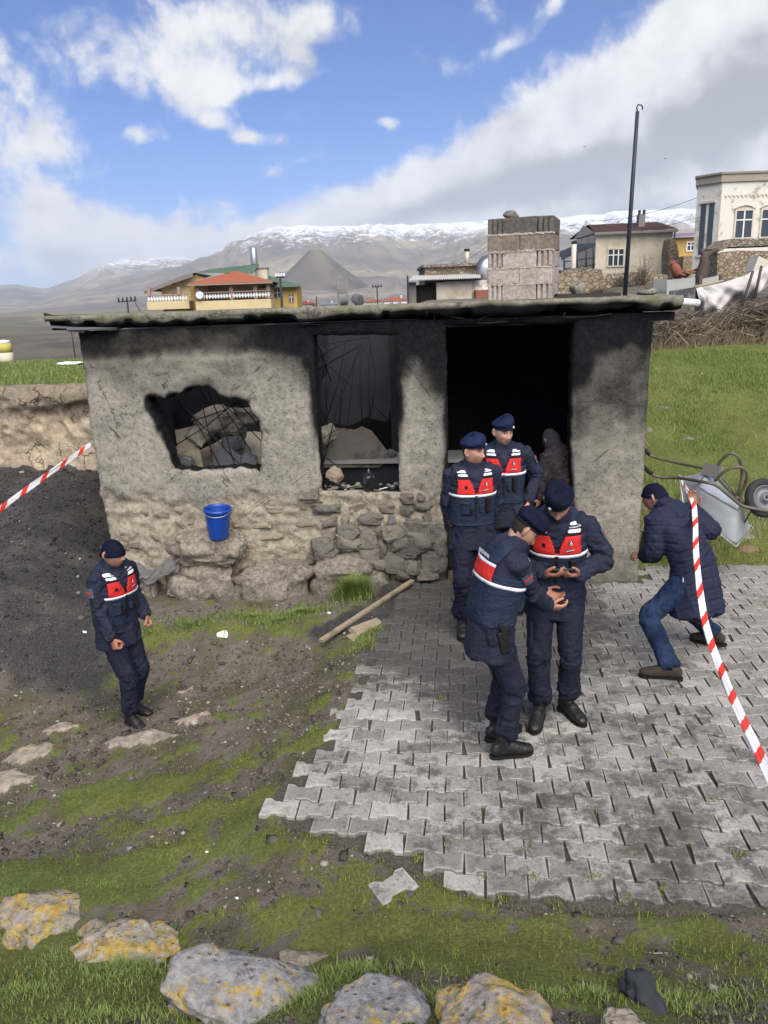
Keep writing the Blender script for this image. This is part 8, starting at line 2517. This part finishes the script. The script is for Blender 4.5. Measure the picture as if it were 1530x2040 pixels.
# wheelbarrow tipped on its side
def wheelbarrow():
    r = empty('wheelbarrow', (0, 0, 0), 0, 'galvanised wheelbarrow tipped over on the grass with its wheel in the air', 'wheelbarrow')
    YB = 7.35
    o = at(1400, 1080, YB); r.location = o
    L_ = lambda q, w, d=0: at(q, w, YB + d) - o
    M_FR = simple('worn_olive_frame', (.13, .115, .085), .2, 12, .6, .2, .002, .3, .3, dirt=(.07, .045, .03))
    M_TRAY = simple('galvanised_tray', (.62, .65, .68), .08, 6, .42, .12, .006, .6, .5)
    # tray: an open pan seen from underneath, resting on its edge
    rim = [(L_(1335, 950, .40)), (L_(1395, 938, .62)), (L_(1478, 1010, .42)), (L_(1467, 1092, -.02)), (L_(1415, 1042, -.06)), (L_(1358, 1000, .05))]
    bot = [L_(1352, 962, -.02), L_(1402, 935, .10), L_(1428, 962, .02), L_(1474, 1008, -.05), L_(1470, 1030, -.12), L_(1390, 966, -.16)]
    # build as pan: bottom plate corners (near camera) and rim corners (away/below)
    B = [L_(1388, 968, -.10), L_(1408, 936, .22), L_(1478, 1004, .12), L_(1472, 1016, -.10)]
    K = [L_(1362, 1008, .16), L_(1352, 946, .60), L_(1500, 1052, .52), L_(1466, 1089, -.10)]
    n_ = 12
    V, F = [], []
    def loft(a0, a1, b0, b1):
        o_ = len(V)
        for j in range(n_ + 1):
            for i in range(n_ + 1):
                u, v = i / n_, j / n_
                p = a0.lerp(a1, u).lerp(b0.lerp(b1, u), v)
                V.append(p)
        for j in range(n_):
            for i in range(n_): F.append((o_ + j * (n_ + 1) + i, o_ + j * (n_ + 1) + i + 1, o_ + (j + 1) * (n_ + 1) + i + 1, o_ + (j + 1) * (n_ + 1) + i))
    loft(B[0], B[1], B[3], B[2])
    for i in range(4): loft(B[i], B[(i + 1) % 4], K[i], K[(i + 1) % 4])
    V_ = np.array([tuple(v) for v in V])
    me = mesh_np('tray', V_, np.array(F, dtype=np.int32), [M_TRAY], True)
    bm = bmesh.new(); bm.from_mesh(me); bmesh.ops.remove_doubles(bm, verts=bm.verts, dist=.004); bm.to_mesh(me); bm.free()
    me.polygons.foreach_set('use_smooth', [True] * len(me.polygons))
    t = link('tray', me, r)
    sm = t.modifiers.new('smooth', 'SMOOTH'); sm.factor = .6; sm.iterations = 7
    tx = bpy.data.textures.new('dents', 'CLOUDS'); tx.noise_scale = .12
    dm = t.modifiers.new('dents', 'DISPLACE'); dm.texture = tx; dm.strength = .022; dm.mid_level = .5; dm.texture_coords = 'LOCAL'
    so = t.modifiers.new('thick', 'SOLIDIFY'); so.thickness = .004
    rimt = MB(); rimt.tube([K[0], K[3], K[2], K[1], K[0]], .009, M_TRAY, 6); rimt.build('rim', t)
    # handles run from behind the wall corner to the wheel fork
    for nm, pts in (('handle', [(1283, 894, .95), (1292, 904, .92), (1308, 912, .88), (1350, 922, .70), (1405, 934, .35), (1425, 946, .22), (1455, 978, .10), (1478, 1000, .02), (1496, 1010, .0), (1535, 1016, .0)]),
                    ('handle', [(1281, 928, .55), (1296, 942, .50), (1315, 951, .44), (1352, 952, .30), (1400, 960, -.08), (1425, 966, -.14), (1450, 985, -.16), (1476, 1006, -.14), (1496, 1012, -.13), (1540, 1020, -.10)])):
        mb = MB(); C_, _ = cat_pts([np.array((L_(a, b, d))[:]) for a, b, d in pts], 4); mb.tube([Vector(c) for c in C_], .0165, M_FR, 8); hd = mb.build(nm, r)
        g = [Vector(c) for c in C_[:6]]; mb = MB(); mb.tube(g, .021, M_SOLE, 8); mb.build('grip', hd)
    # leg hoops
    for pts in ([(1420, 952, .18), (1432, 924, .10), (1452, 904, .02), (1468, 908, -.02), (1476, 924, .0), (1478, 948, .05), (1470, 986, .1)], [(1424, 958, -.12), (1445, 938, -.20), (1468, 930, -.24), (1484, 936, -.24), (1488, 950, -.22), (1482, 970, -.16), (1472, 998, -.12)]):
        mb = MB(); C_, _ = cat_pts([np.array((L_(a, b, d))[:]) for a, b, d in pts], 5); mb.tube([Vector(c) for c in C_], .0145, M_FR, 8); mb.build('leg', r)
    mb = MB(); mb.box(L_(1420, 938, .08), (.06, .2, .12), M_GREYT, (0, .3, .5)); mb.build('bracket', r)
    for a, b in (((1430, 940, .05), (1468, 990, .05)), ((1474, 1010, .1), (1450, 1060, .2)), ((1500, 1012, 0), (1478, 1050, .25))):
        mb = MB(); mb.tube([L_(*a), L_(*b)], .009, M_FR, 6); mb.build('brace', r)
    # wheel, axle nearly towards the camera
    wc = L_(1522, 992, -.02); ax = Vector((.10, -.93, .35)).normalized(); Mw = ax.to_track_quat('Z', 'Y').to_matrix()
    W_ = empty('wheel', (0, 0, 0)); W_.parent = r; W_.location = wc
    mb = MB(); prof = [(.128, -.034), (.150, -.044), (.176, -.040), (.190, -.024), (.195, 0), (.190, .024), (.176, .040), (.150, .044), (.128, .034), (.128, -.034)]
    mb.lathe(prof, simple('worn_tyre', (.028, .028, .029), .2, 25, .85), (0, 0, 0), 36, Mw, True, False); ty = mb.build('tyre', W_)
    mb = MB(); mb.lathe([(.13, -.030), (.13, .030), (.118, .034), (.108, .012), (.045, .016), (.040, .05), (.018, .055), (.018, -.055), (.04, -.05), (.045, -.016), (.108, -.012), (.118, -.034), (.13, -.030)], simple('grey_rim', (.14, .145, .16), .15, 12, .5, .2, .002, .4), (0, 0, 0), 28, Mw, True, False); mb.build('rim', W_)
wheelbarrow()

# timber offcut beside the paving and planks under it
M_PALEWOOD = simple('weathered_timber', (.27, .225, .15), .18, 14, .85, .5, .004, dirt=(.12, .10, .075))
a, b = gnd(641, 1296), gnd(822, 1176)
a.z += .09; b.z += .10
v = b - a
mb = MB(); mb.box((0, 0, 0), (v.length, .055, .032), M_PALEWOOD, None, .003, .004)
o = mb.build('timber', None, (a + b) / 2 + Vector((0, 0, max([ghs(*(a.lerp(b, t / 20)).xy) - a.lerp(b, t / 20).z for t in range(21)] + [(-.01 - a.lerp(b, t / 20).z) if paved(*(a.lerp(b, t / 20)).xy, 0) else -9 for t in range(21)]) + .02))); o.rotation_euler = v.to_track_quat('X', 'Z').to_euler(); tag(o, 'long pale wooden batten lying beside the left edge of the paving', 'batten')
for k, (q, w, ln, lb) in enumerate(((730, 1252, .30, 'flat pale board scrap under the batten, nearer the wall'), (715, 1268, .22, 'smaller board scrap under the batten, lower one'))):
    g = gnd(q, w); mb = MB(); mb.box((0, 0, .02), (ln, .13, .025), M_PALEWOOD, (R(4), R(-6), R(35)), .012, .003); tag(mb.build('board_scrap', None, g), lb, 'board')

# boulders with yellow lichen at the camera's feet
def boulder(label, x0, y0, x1, y1, seed, mat, depth=None, sub=5, rough=.62, cuts=8, sink=.35, rz=0.0, group='lichen covered rocks on the near bank', tilt=0.0, name='boulder'):
    g = gnd((x0 + x1) / 2, min(y1 - (y1 - y0) * .12, 2140))
    dist = (g - EYE).dot(_F)
    w = (x1 - x0) / FPX * dist / 2; hh = (y1 - y0) / FPX * dist / 2 / .80
    d_ = (depth or w * .8) * .8; hh *= .5
    o = link(name, rock_mesh(name, seed, (w / .84, d_ / .84, hh / .82), mat, sub, rough, cuts), None, (g.x, g.y + d_ * .15, g.z + hh * (.30 - sink)), (0, tilt, rz))
    tag(o, label, 'rock', group); return o
boulder('grey and yellow rock at the left edge, flat-topped', -30, 1770, 155, 1850, 601, M_LICHEN, .28)
boulder('small upright rock, pale grey top and yellow foot', 157, 1805, 218, 1862, 602, M_LICHEN, None, 4, .3, 6, .1)
boulder('most strongly yellow rock, behind the weeds at lower left', 140, 1838, 322, 1925, 613, M_LICHEN, .22)
boulder('longest rock, grey with sparse lichen, slanting down to the right', 325, 1862, 640, 2035, 624, M_LICHEN2, .30, 5, .34, 7, .25, 0, tilt=R(14))
boulder('grey rounded rock with little lichen at the bottom centre', 655, 1955, 850, 2060, 635, M_LICHEN2, .24)
boulder('domed yellow-streaked rock at the bottom, right of centre', 885, 1968, 1140, 2100, 646, M_LICHEN, .26, sink=.2)
boulder('pinkish porous stone lying apart on the turf', 552, 1892, 648, 1936, 657, M_TUFA, .14, 4, .5, 6, .4)
boulder('white-topped rock at the bottom edge by the dark cloth', 1190, 2025, 1300, 2090, 668, M_TUFA, .16)
boulder('orange-tipped small stone in the weeds at the left', 42, 1870, 84, 1896, 679, M_LICHEN, None, 3)
# rocks near the wheelbarrow and along the grass
for k, (q, w, sx, sy, lb) in enumerate([(1490, 1087, 40, 26, 'brown stone under the wheelbarrow'), (1484, 1062, 30, 24, 'grey stone behind the brown one under the wheelbarrow'), (1316, 808, 28, 18, 'dark clod on the grass slope right of the shed'), (1293, 850, 18, 26, 'pale stone against the right side of the shed'),
                                 (1375, 871, 26, 12, 'flat pale stone on the grass slope'), (1288, 1010, 18, 18, 'pale stone at the foot of the shed corner')]):
    boulder(lb, q - sx / 2, w - sy / 2, q + sx / 2, w + sy / 2, 700 + k, M_GREYSTONE if k != 0 else simple('brown_stone', (.16, .11, .065), .2, 14), None, 3, .3, 6, .3, 0, 'stones on the grass slope', name='stone')

# litter
M_PAPER = simple('white_paper', (.68, .68, .67), .06, 20, .8, .2, .003); M_BLKBAG = simple('black_plastic', (.010, .010, .012), .2, 14, .28, .8, .02, spec=.5)
g = gnd(443, 1272); cup = empty('paper_cup', g, 0, 'white paper cup lying on the grass before the boulders', 'paper cup')
Mc = Euler((R(75), 0, R(70))).to_matrix()
mb = MB(); mb.lathe([(.028, -.045), (.040, .045), (.037, .045), (.026, -.04), (0, -.04)], M_PAPER, (0, 0, .042), 16, Mc, True, False); mb.build('wall', cup)
def scrap(name, label, q, w, size, mat, seed, cat='litter', group='litter on the yard', flatn=.4):
    g = gnd(q, w); size *= .55; P_, F_q = rock_np(seed, (size, size * .7, size * flatn), 2, .6, 5)
    tag(link(name, mesh_np(name, P_, F_q, [mat], False), None, g + Vector((0, 0, size * flatn * .6)), (0, 0, seed)), label, cat, group)
scrap('plastic_scrap', 'dark grey crushed plastic bottle on the dirt', 378, 1318, .085, simple('smoky_plastic', (.06, .062, .066), .2, 14, .3, .5, .01, spec=.5), 5, flatn=.5)
scrap('plastic_bag', 'white plastic scrap behind the walking officer', 168, 1262, .06, M_PAPER, 6, flatn=.6)
random.seed(17)
for k, (q, w, s_, lb) in enumerate([(578, 1218, .03, 'white tube end by the boulders'), (655, 1222, .05, 'white wrapper by the grass tuft'), (566, 1243, .022, 'white crumb below the boulders'), (578, 1264, .016, 'tiny white scrap on the dirt'), (613, 1165, .022, 'white mark of paper between two boulders'),
                                 (332, 1565, .030, 'white bone-like scrap on the moss'), (304, 1668, .03, 'white pebble on the lower turf'), (76, 1732, .035, 'white stone at the lower left'), (193, 1718, .028, 'pale pebble beside the lower moss'), (415, 1400, .045, 'flat white stone on the path'), (248, 1725, .03, 'tan stone scrap on the turf'),
                                 (435, 1776, .012, 'tiny white paper shred on the turf'), (448, 1808, .03, 'crumpled white paper on the dry turf'), (472, 1790, .025, 'white plaster crumb on the dry turf'), (1285, 1838, .016, 'pale chip below the paving'), (5, 1298, .03, 'white paper on the ash at the left edge'), (925, 1985, .03, 'grey pebble left of the domed rock'), (410, 1700, .06, 'grey slab stone on the turf'), (120, 1645, .06, 'grey stone on the moss at left'),
                                 (1398, 745, .05, 'white scrap on the grass slope'), (1268, 795, .05, 'pale scrap by the shed on the grass')]):
    scrap('litter_scrap', lb, q, w, s_, M_PAPER if k % 3 else M_TUFA, 30 + k)
# dark cloth at the lower right, grey cloth on the boulders
g = gnd(1290, 2010); P_, F_q = rock_np(94, (.07, .13, .05), 4, 1.1, 2)
tag(link('cloth', mesh_np('cloth', P_, F_q, [simple('charcoal_cloth', (.035, .037, .045), .2, 20, .9)], True), None, g + Vector((0, .02, .02)), (.2, 0, R(20))), 'twisted charcoal cloth on the turf at the lower right', 'cloth')
def draped():
    n_, m_ = 40, 20; V = []
    for j in range(m_):
        for i in range(n_):
            u, t = i / (n_ - 1), j / (m_ - 1)
            q = 268 + 92 * u; w = 1122 + 26 * t + 10 * math.sin(u * 5)
            uu, zz = shed_uz(q, w, -.20)
            f = .05 * float(fbm(u * 7 + t * 1.5, t * 2.2, 0, 4, 7)) + .02 * math.sin(u * 11 + t * 4)
            V.append((uu, -.20 - .10 * t + f, zz + .05 * float(fbm(u * 6, t * 1.2, 3, 3, 9))))
    F = [(j * n_ + i, (j + 1) * n_ + i, (j + 1) * n_ + i + 1, j * n_ + i + 1) for j in range(m_ - 1) for i in range(n_ - 1)]
    o = link('cloth', mesh_np('cloth', V, F, [simple('grey_cloth', (.11, .105, .10), .2, 20, .9)], True)); o.matrix_world = SH_M
    so = o.modifiers.new('s', 'SOLIDIFY'); so.thickness = .008
    tag(o, 'grey rag draped over the left boulders at the wall foot', 'cloth')
draped()
# things on the window sill
def sill(px_, py_, d): u_, z_ = shed_uz(px_, py_, d); return SH_M @ Vector((u_, d, z_))
def bag():
    P_, F_q = rock_np(97, (.10, .085, .115), 4, .35, 2)
    a_ = np.arctan2(P_[:, 1], P_[:, 0]); t = (P_[:, 2] / .115)
    P_[:, :2] *= (1 - .55 * sstep(t, .55, 1.0) + .05 * np.sin(a_ * 11 + t * 4))[:, None]
    o = link('bin_bag', mesh_np('bin_bag', P_, F_q, [M_BLKBAG], True), None, sill(735, 958, .07)); tag(o, 'tied black plastic bag on the window sill', 'plastic bag')
bag()
P_, F_q = rock_np(98, (.10, .07, .085), 4, .6, 5)
tag(link('cloth', mesh_np('cloth', P_, F_q, [simple('tan_cloth', (.20, .16, .115), .2, 20, .9)], True), None, sill(667, 948, .10)), 'crumpled tan cloth on the left of the window sill', 'cloth')
random.seed(19)
for k in range(34):
    q = random.uniform(643, 794); w = random.uniform(962, 981); s_ = random.uniform(.018, .06)
    P_, F_q = rock_np(800 + k, (s_, s_ * .8, s_ * .45), 2, .4, 6)
    tag(link('stone_chip', mesh_np('stone_chip', P_, F_q, [[M_RUBBLE, M_SOOTGREY, M_GREYSTONE, M_PAPER][k % 4 if k % 4 < 3 or k == 7 else 1]], False), None, sill(q, w, random.uniform(.06, .22)), (0, 0, k)), 'small piece of rubble or litter on the window sill', 'rubble', 'rubble on the window sill')
for k, (q0, w0, q1, w1) in enumerate([(755, 975, 795, 965), (745, 978, 792, 981), (690, 972, 730, 962)]):
    mb = MB(); mb.tube([sill(q0, w0, .1), sill(q1, w1, .16)], .006, M_PAPER if k < 2 else M_BOARD, 6); tag(mb.build('stick'), ['white stick crossing upward by the black bag on the sill', 'white stick along the right end of the sill', 'dark stick left of the black bag on the sill'][k], 'stick')
# stub of timber by the shed's right corner
q = gnd(1283, 1108); mb = MB(); mb.box((0, 0, .14), (.07, .07, .30), M_BARK, (0, .08, .3), .008); tag(mb.build('timber_stub', None, q), 'short dark timber stub leaning at the right corner of the shed', 'timber')
# two birds in the sky
for k, (q, w) in enumerate(((1165, 292), (1326, 316))):
    p_ = at(q, w, 80); mb = MB(); mb.add([(-.22, 0, .06), (0, .08, 0), (0, -.10, 0), (.22, 0, .06), (0, .0, -.03)], [(0, 2, 4), (0, 4, 1), (3, 4, 2), (3, 1, 4), (0, 1, 2), (3, 2, 1)], M_DARK); tag(mb.build('bird', None, p_), ['small dark bird flying left of the pole, higher one', 'tiny dark bird flying right of the pole, lower one'][k], 'bird', 'birds in the sky')
# ------------------------------------------------------------------ grass blades, pebbles, twigs
def grass_fn(c0, c1, c2):
    def fn(n):
        r = n.attr('tone'); p = n.pos()
        c = n.ramp(n.math('ADD', n.math('MULTIPLY', r, .5), n.math('MULTIPLY', n.noise(p, 1.1, 6, .66), .5)), [(.1, c0), (.5, c1), (.9, c2)])
        return {'Base Color': c, 'Roughness': .7}
    return fn
M_MOSS = material('short_turf', grass_fn((.045, .054, .014), (.145, .172, .036), (.29, .32, .085)), spec=.15)
M_GRASS = material('green_grass', grass_fn((.06, .092, .022), (.15, .205, .055), (.26, .30, .11)), spec=.2)
M_STRAW = material('straw', grass_fn((.16, .125, .07), (.29, .24, .14), (.40, .35, .22)), spec=.15)
def blades(name, label, X, Y, Z, H_, Wd, mat, seed, bend=.5, segs=1):
    rg = np.random.RandomState(seed); n_ = len(X)
    a = rg.uniform(0, 2 * np.pi, n_); ln = rg.uniform(.1, bend, n_) * H_; h = H_ * np.sqrt(1 - np.clip(bend * .3, 0, .5) ** 2)
    dx, dy = np.cos(a), np.sin(a); wx, wy = -dy * Wd / 2, dx * Wd / 2
    B = np.stack([X, Y, Z - .004], 1); tip = B + np.stack([dx * ln, dy * ln, h], 1)
    w = np.stack([wx, wy, np.zeros(n_)], 1)
    if segs == 1:
        V = np.stack([B - w, B + w, tip], 1).reshape(-1, 3); F = np.arange(n_ * 3).reshape(n_, 3); k = 3
    else:
        mid = B + np.stack([dx * ln * .32, dy * ln * .32, h * .62], 1)
        V = np.stack([B - w, B + w, mid + w * .75, mid - w * .75, tip], 1).reshape(-1, 3)
        o = np.arange(n_) * 5
        F = np.concatenate([np.stack([o, o + 1, o + 2], 1), np.stack([o, o + 2, o + 3], 1), np.stack([o + 3, o + 2, o + 4], 1)]); k = 5
    tone = np.repeat(rg.uniform(0, 1, n_), k)
    o = link(name, mesh_np(name, V, F.astype(np.int32), [mat], False, {'tone': tone})); tag(o, label, kind='stuff'); return o
def scatter(n, x0, x1, y0, y1, fn, seed):
    rg = np.random.RandomState(seed); X = rg.uniform(x0, x1, n); Y = rg.uniform(y0, y1, n)
    m_ = rg.uniform(0, 1, n) < fn(X, Y); X, Y = X[m_], Y[m_]
    # only what the camera and a step beside it can see
    az = np.degrees(np.arctan2(X, Y)); k = (np.abs(az) < 36); X, Y = X[k], Y[k]
    return X, Y, gh(X, Y)
def unpaved(X, Y):
    p = np.array([paved(x, y, 0) for x, y in zip(X, Y)]) if len(X) else np.zeros(0, bool)
    return ~p
def in_shed(X, Y):
    c, s = math.cos(-SH_ANG), math.sin(-SH_ANG); dx, dy = X - SH_O.x, Y - SH_O.y
    u = dx * c - dy * s; d = dx * s + dy * c
    return (u > -5.75) & (u < .22) & (d > -.05) & (d < 4.7)
def near_fn(X, Y):
    g = green_mask(X, Y); b = .07 + .07 * fbm(X * 3, Y * 3, 0, 3, 91) + .25 * sstep(Y, 3.2, 2.4)
    c = coal_mask(X, Y); t = tufa_mask(X, Y)
    return np.clip((g * .95 + np.clip(b, 0, 1)) * (1 - c) * (1 - .9 * t), 0, 1)
X, Y, Z = scatter(480000, -4.2, 4.6, 1.7, 7.7, near_fn, 1)
k = unpaved(X, Y) & ~in_shed(X, Y); X, Y, Z = X[k], Y[k], Z[k]
g = green_mask(X, Y)
rs = np.random.RandomState(2)
blades('turf', 'short mossy turf in patches over the earth yard', X, Y, Z, (.009 + .022 * g) * rs.uniform(.4, 1.6, len(X)), np.full(len(X), .0056), M_MOSS, 3, .9)
# taller tufts of darker grass: along the wall foot, around the near rocks
TUFT = []
for (px, py, rx_, ry_, hgt, n_) in [(706, 1192, .15, .11, .24, 2600), (600, 1225, .34, .08, .075, 1800), (500, 1232, .5, .14, .055, 2600), (380, 1250, .35, .16, .05, 1600), (560, 1240, .3, .12, .06, 1500), (720, 1285, .16, .22, .05, 1000), (300, 1265, .2, .14, .05, 700), (745, 1262, .10, .12, .06, 500),
                            (120, 1915, .32, .10, .04, 1700), (250, 1950, .40, .12, .045, 2000), (60, 1980, .3, .12, .045, 1600), (480, 1960, .28, .08, .045, 1200), (310, 1880, .10, .05, .06, 700), (700, 1950, .22, .06, .07, 1500), (620, 1990, .14, .06, .05, 900), (480, 2020, .3, .06, .06, 1800), (200, 2030, .5, .08, .045, 1700), (860, 2000, .18, .06, .05, 900), (1100, 1990, .25, .05, .045, 900), (1320, 2000, .2, .06, .05, 800), (1180, 1990, .1, .04, .05, 500), (1440, 1990, .25, .08, .04, 800), (60, 1862, .26, .05, .06, 1100), (235, 1938, .22, .05, .07, 1200), (190, 1868, .08, .04, .05, 400), (360, 2000, .12, .05, .07, 700), (30, 1790, .1, .06, .05, 400), (210, 1770, .3, .10, .035, 1600), (720, 1620, .03, .02, .05, 160), (985, 1790, .05, .03, .04, 200)]:
    c = gnd(px, min(py, 2036)); TUFT.append((c, rx_, ry_, hgt, n_))
rg_ = np.random.RandomState(8); XS, YS, HS = [], [], []
for c, rx_, ry_, hgt, n_ in TUFT:
    r_ = np.abs(rg_.normal(size=n_)) * .6; a = rg_.uniform(0, 6.283, n_)
    jit_ = np.clip(fbm(rg_.uniform(0, 90) + np.cos(a) * 1.3, np.sin(a) * 1.3, 0, 3, 5) + 1, .35, 2); big = 2.0 if c.y < 3.2 else 1.0
    x = c.x + rx_ * r_ * np.cos(a) * jit_; y = c.y + ry_ * r_ * np.sin(a) * big * jit_; XS.append(x); YS.append(y); HS.append(hgt * rg_.uniform(.4, 1.15, n_) * np.clip(1.15 - r_ * .4, .3, 1))
X, Y, H_ = np.concatenate(XS), np.concatenate(YS), np.concatenate(HS)
k = ~in_shed(X, Y); X, Y, H_ = X[k], Y[k], H_[k]
blades('grass', 'longer darker grass tufts at the wall foot and among the near rocks', X, Y, gh(X, Y), H_, np.where(H_ > .1, .008, .0055), M_GRASS, 9, .9, 2)
# grass slope at the right
def slope_fn(X, Y): return np.clip(green_mask(X, Y) * (1.25 - (Y - 8) / 9), 0, 1) * (X > 2.5)
X, Y, Z = scatter(330000, 2.3, 10.5, 7.6, 14.2, slope_fn, 11)
k = unpaved(X, Y) & ~in_shed(X, Y); X, Y, Z = X[k], Y[k], Z[k]
hv = np.clip(.55 + .9 * fbm(X * 1.3, Y * 1.3, 0, 4, 93), .15, 1.6)
blades('grass', 'green grass on the slope right of the shed', X, Y, Z, (.016 + .055 * hv ** 1.5) * rs.uniform(.6, 1.4, len(X)), np.full(len(X), .0085), M_GRASS, 12, .9)
X, Y, Z = scatter(60000, -9, -3.0, 11.3, 20, lambda X, Y: green_mask(X, Y), 13)
blades('grass', 'green grass on top of the cut bank', X, Y, Z, .05 * rs.uniform(.5, 1.6, len(X)), np.full(len(X), .014), M_GRASS, 14, .9)
# straw: dead stems on the slope by the shed and strewn on the turf
def straw_fn(X, Y): return np.clip(1.2 * np.exp(-((X - 3.05) / .38) ** 2 - ((Y - 9.0) / .8) ** 2) + 1.0 * np.exp(-((X - 3.7) / .6) ** 2 - ((Y - 8.7) / .35) ** 2) + .02, 0, 1) * ~in_shed(X, Y)
X, Y, Z = scatter(26000, 2.5, 7, 7.9, 13, straw_fn, 15)
blades('dry_grass', 'pale dry grass stems beside the shed and wheelbarrow', X, Y, Z, .16 * rs.uniform(.3, 1.3, len(X)), np.full(len(X), .005), M_STRAW, 16, 1.6, 2)
X, Y, Z = scatter(11000, -3.6, 4.2, 1.9, 6.6, lambda X, Y: (1 - coal_mask(X, Y)) * .8, 17)
k = unpaved(X, Y); X, Y, Z = X[k], Y[k], Z[k]
blades('dry_grass', 'loose straw and dead stems strewn over the turf', X, Y, Z + .006, np.full(len(X), .01), np.full(len(X), .0030), M_STRAW, 18, 5.5)
# weeds between the pavers
rg3 = random.Random(4); XS, YS, HS = [], [], []
for (px, py) in [(1015, 1600), (1165, 1620), (900, 1680), (1040, 1690), (1260, 1700), (1380, 1680), (1440, 1740), (1180, 1745), (1065, 1745), (960, 1745), (860, 1655), (880, 1390), (1500, 1190), (1520, 1205), (1420, 1590), (1330, 1500), (680, 1650), (690, 1640), (840, 1710), (1110, 1800), (1000, 1790), (1250, 1790), (1330, 1770), (1470, 1700), (770, 1690), (750, 1290)]:
    c = on_z(px, py)
    for q in range(70):
        XS.append(c.x + rg3.gauss(0, .03)); YS.append(c.y + rg3.gauss(0, .018)); HS.append(rg3.uniform(.006, .02))
X, Y, H_ = np.array(XS), np.array(YS), np.array(HS)
blades('weeds', 'small weeds growing in the paving joints', X, Y, np.full(len(X), -.006), H_ * 1.5, np.full(len(X), .006), M_MOSS, 19, 1.0)
# broad-leaved weeds among the near rocks
random.seed(23)
lf = []
for (px, py) in [(120, 1900), (240, 1930), (330, 1985), (60, 1955), (400, 1925), (160, 1990), (280, 2010), (450, 1990), (540, 2010), (220, 1885), (350, 1850), (90, 1880), (640, 1975), (880, 1985)]:
    c = gnd(px, min(py, 2036)); r_ = empty('weed_plant', c, random.uniform(0, 6), 'small rosette weed with broad dull green leaves among the near lichen rocks', 'plant', 'rosette weeds among the near rocks')
    for k in range(7):
        a = k * .9 + random.uniform(-.2, .2); L = random.uniform(.03, .055); w = L * .38
        if k == 0:
            pass
        P = [Vector((0, 0, .004)), Vector((L * .5, -w / 2, .018)), Vector((L * .5, w / 2, .018)), Vector((L, 0, .010)), Vector((L * .5, 0, .013))]
        mb = MB(); mb.add([Matrix.Rotation(a, 3, 'Z') @ p for p in P], [(0, 1, 4), (0, 4, 2), (1, 3, 4), (4, 3, 2)], M_LEAF if 'M_LEAF' in globals() else globals().setdefault('M_LEAF', simple('dull_green_leaf', (.055, .10, .035), .2, 40, .6)), True)
        mb.build('leaf', r_)
# pebbles and clods
def pebbles(name, label, n, fn, size, mat, seed, x0, x1, y0, y1, zoff=0):
    X, Y, Z = scatter(n, x0, x1, y0, y1, fn, seed)
    k = unpaved(X, Y) & ~in_shed(X, Y); X, Y, Z = X[k], Y[k], Z[k]
    V0, F0 = ico(1); rg = np.random.RandomState(seed); n_ = len(X)
    s = size * rg.lognormal(0, .5, n_); s = np.clip(s, size * .3, size * 4)
    V = V0[None] * (1 + .35 * rg.normal(size=(n_, len(V0), 1))) * s[:, None, None] * np.array([1, 1, .6]) * rg.uniform(.7, 1.3, (n_, 1, 3))
    V += np.stack([X, Y, Z + s * .2 + zoff], 1)[:, None]
    F = (F0[None] + (np.arange(n_) * len(V0))[:, None, None]).reshape(-1, 3)
    tone = np.repeat(rg.uniform(0, 1, n_), len(V0))
    o = link(name, mesh_np(name, V.reshape(-1, 3), F.astype(np.int32), [mat], False, {'tone': tone})); tag(o, label, kind='stuff')
M_PEB = material('pebble', grass_fn((.075, .066, .058), (.17, .155, .135), (.42, .39, .35)), spec=.15)
M_CLOD = material('earth_clod', grass_fn((.04, .034, .029), (.075, .065, .056), (.12, .105, .09)), spec=.1)
M_CHAR = material('coal_lump', grass_fn((.008, .008, .009), (.022, .021, .022), (.075, .072, .07)), spec=.25)
nf = lambda X, Y: np.clip(.75 - .6 * green_mask(X, Y) - .8 * coal_mask(X, Y), .04, 1)
pebbles('gravel', 'small stones scattered over the earth yard', 16000, nf, .006, M_PEB, 31, -4.2, 4.4, 1.8, 7.6)
pebbles('clods', 'crumbs of earth over the yard', 30000, nf, .0085, M_CLOD, 32, -4.2, 4.4, 1.8, 7.6)
pebbles('coal', 'lumps of coal and ash on the black heap', 12000, lambda X, Y: coal_mask(X, Y), .009, M_CHAR, 33, -7, -1.6, 5.2, 11.2)
pebbles('coal', 'pale crumbs in the ash heap', 500, lambda X, Y: coal_mask(X, Y), .010, M_PEB, 34, -7, -1.6, 5.2, 11.2)
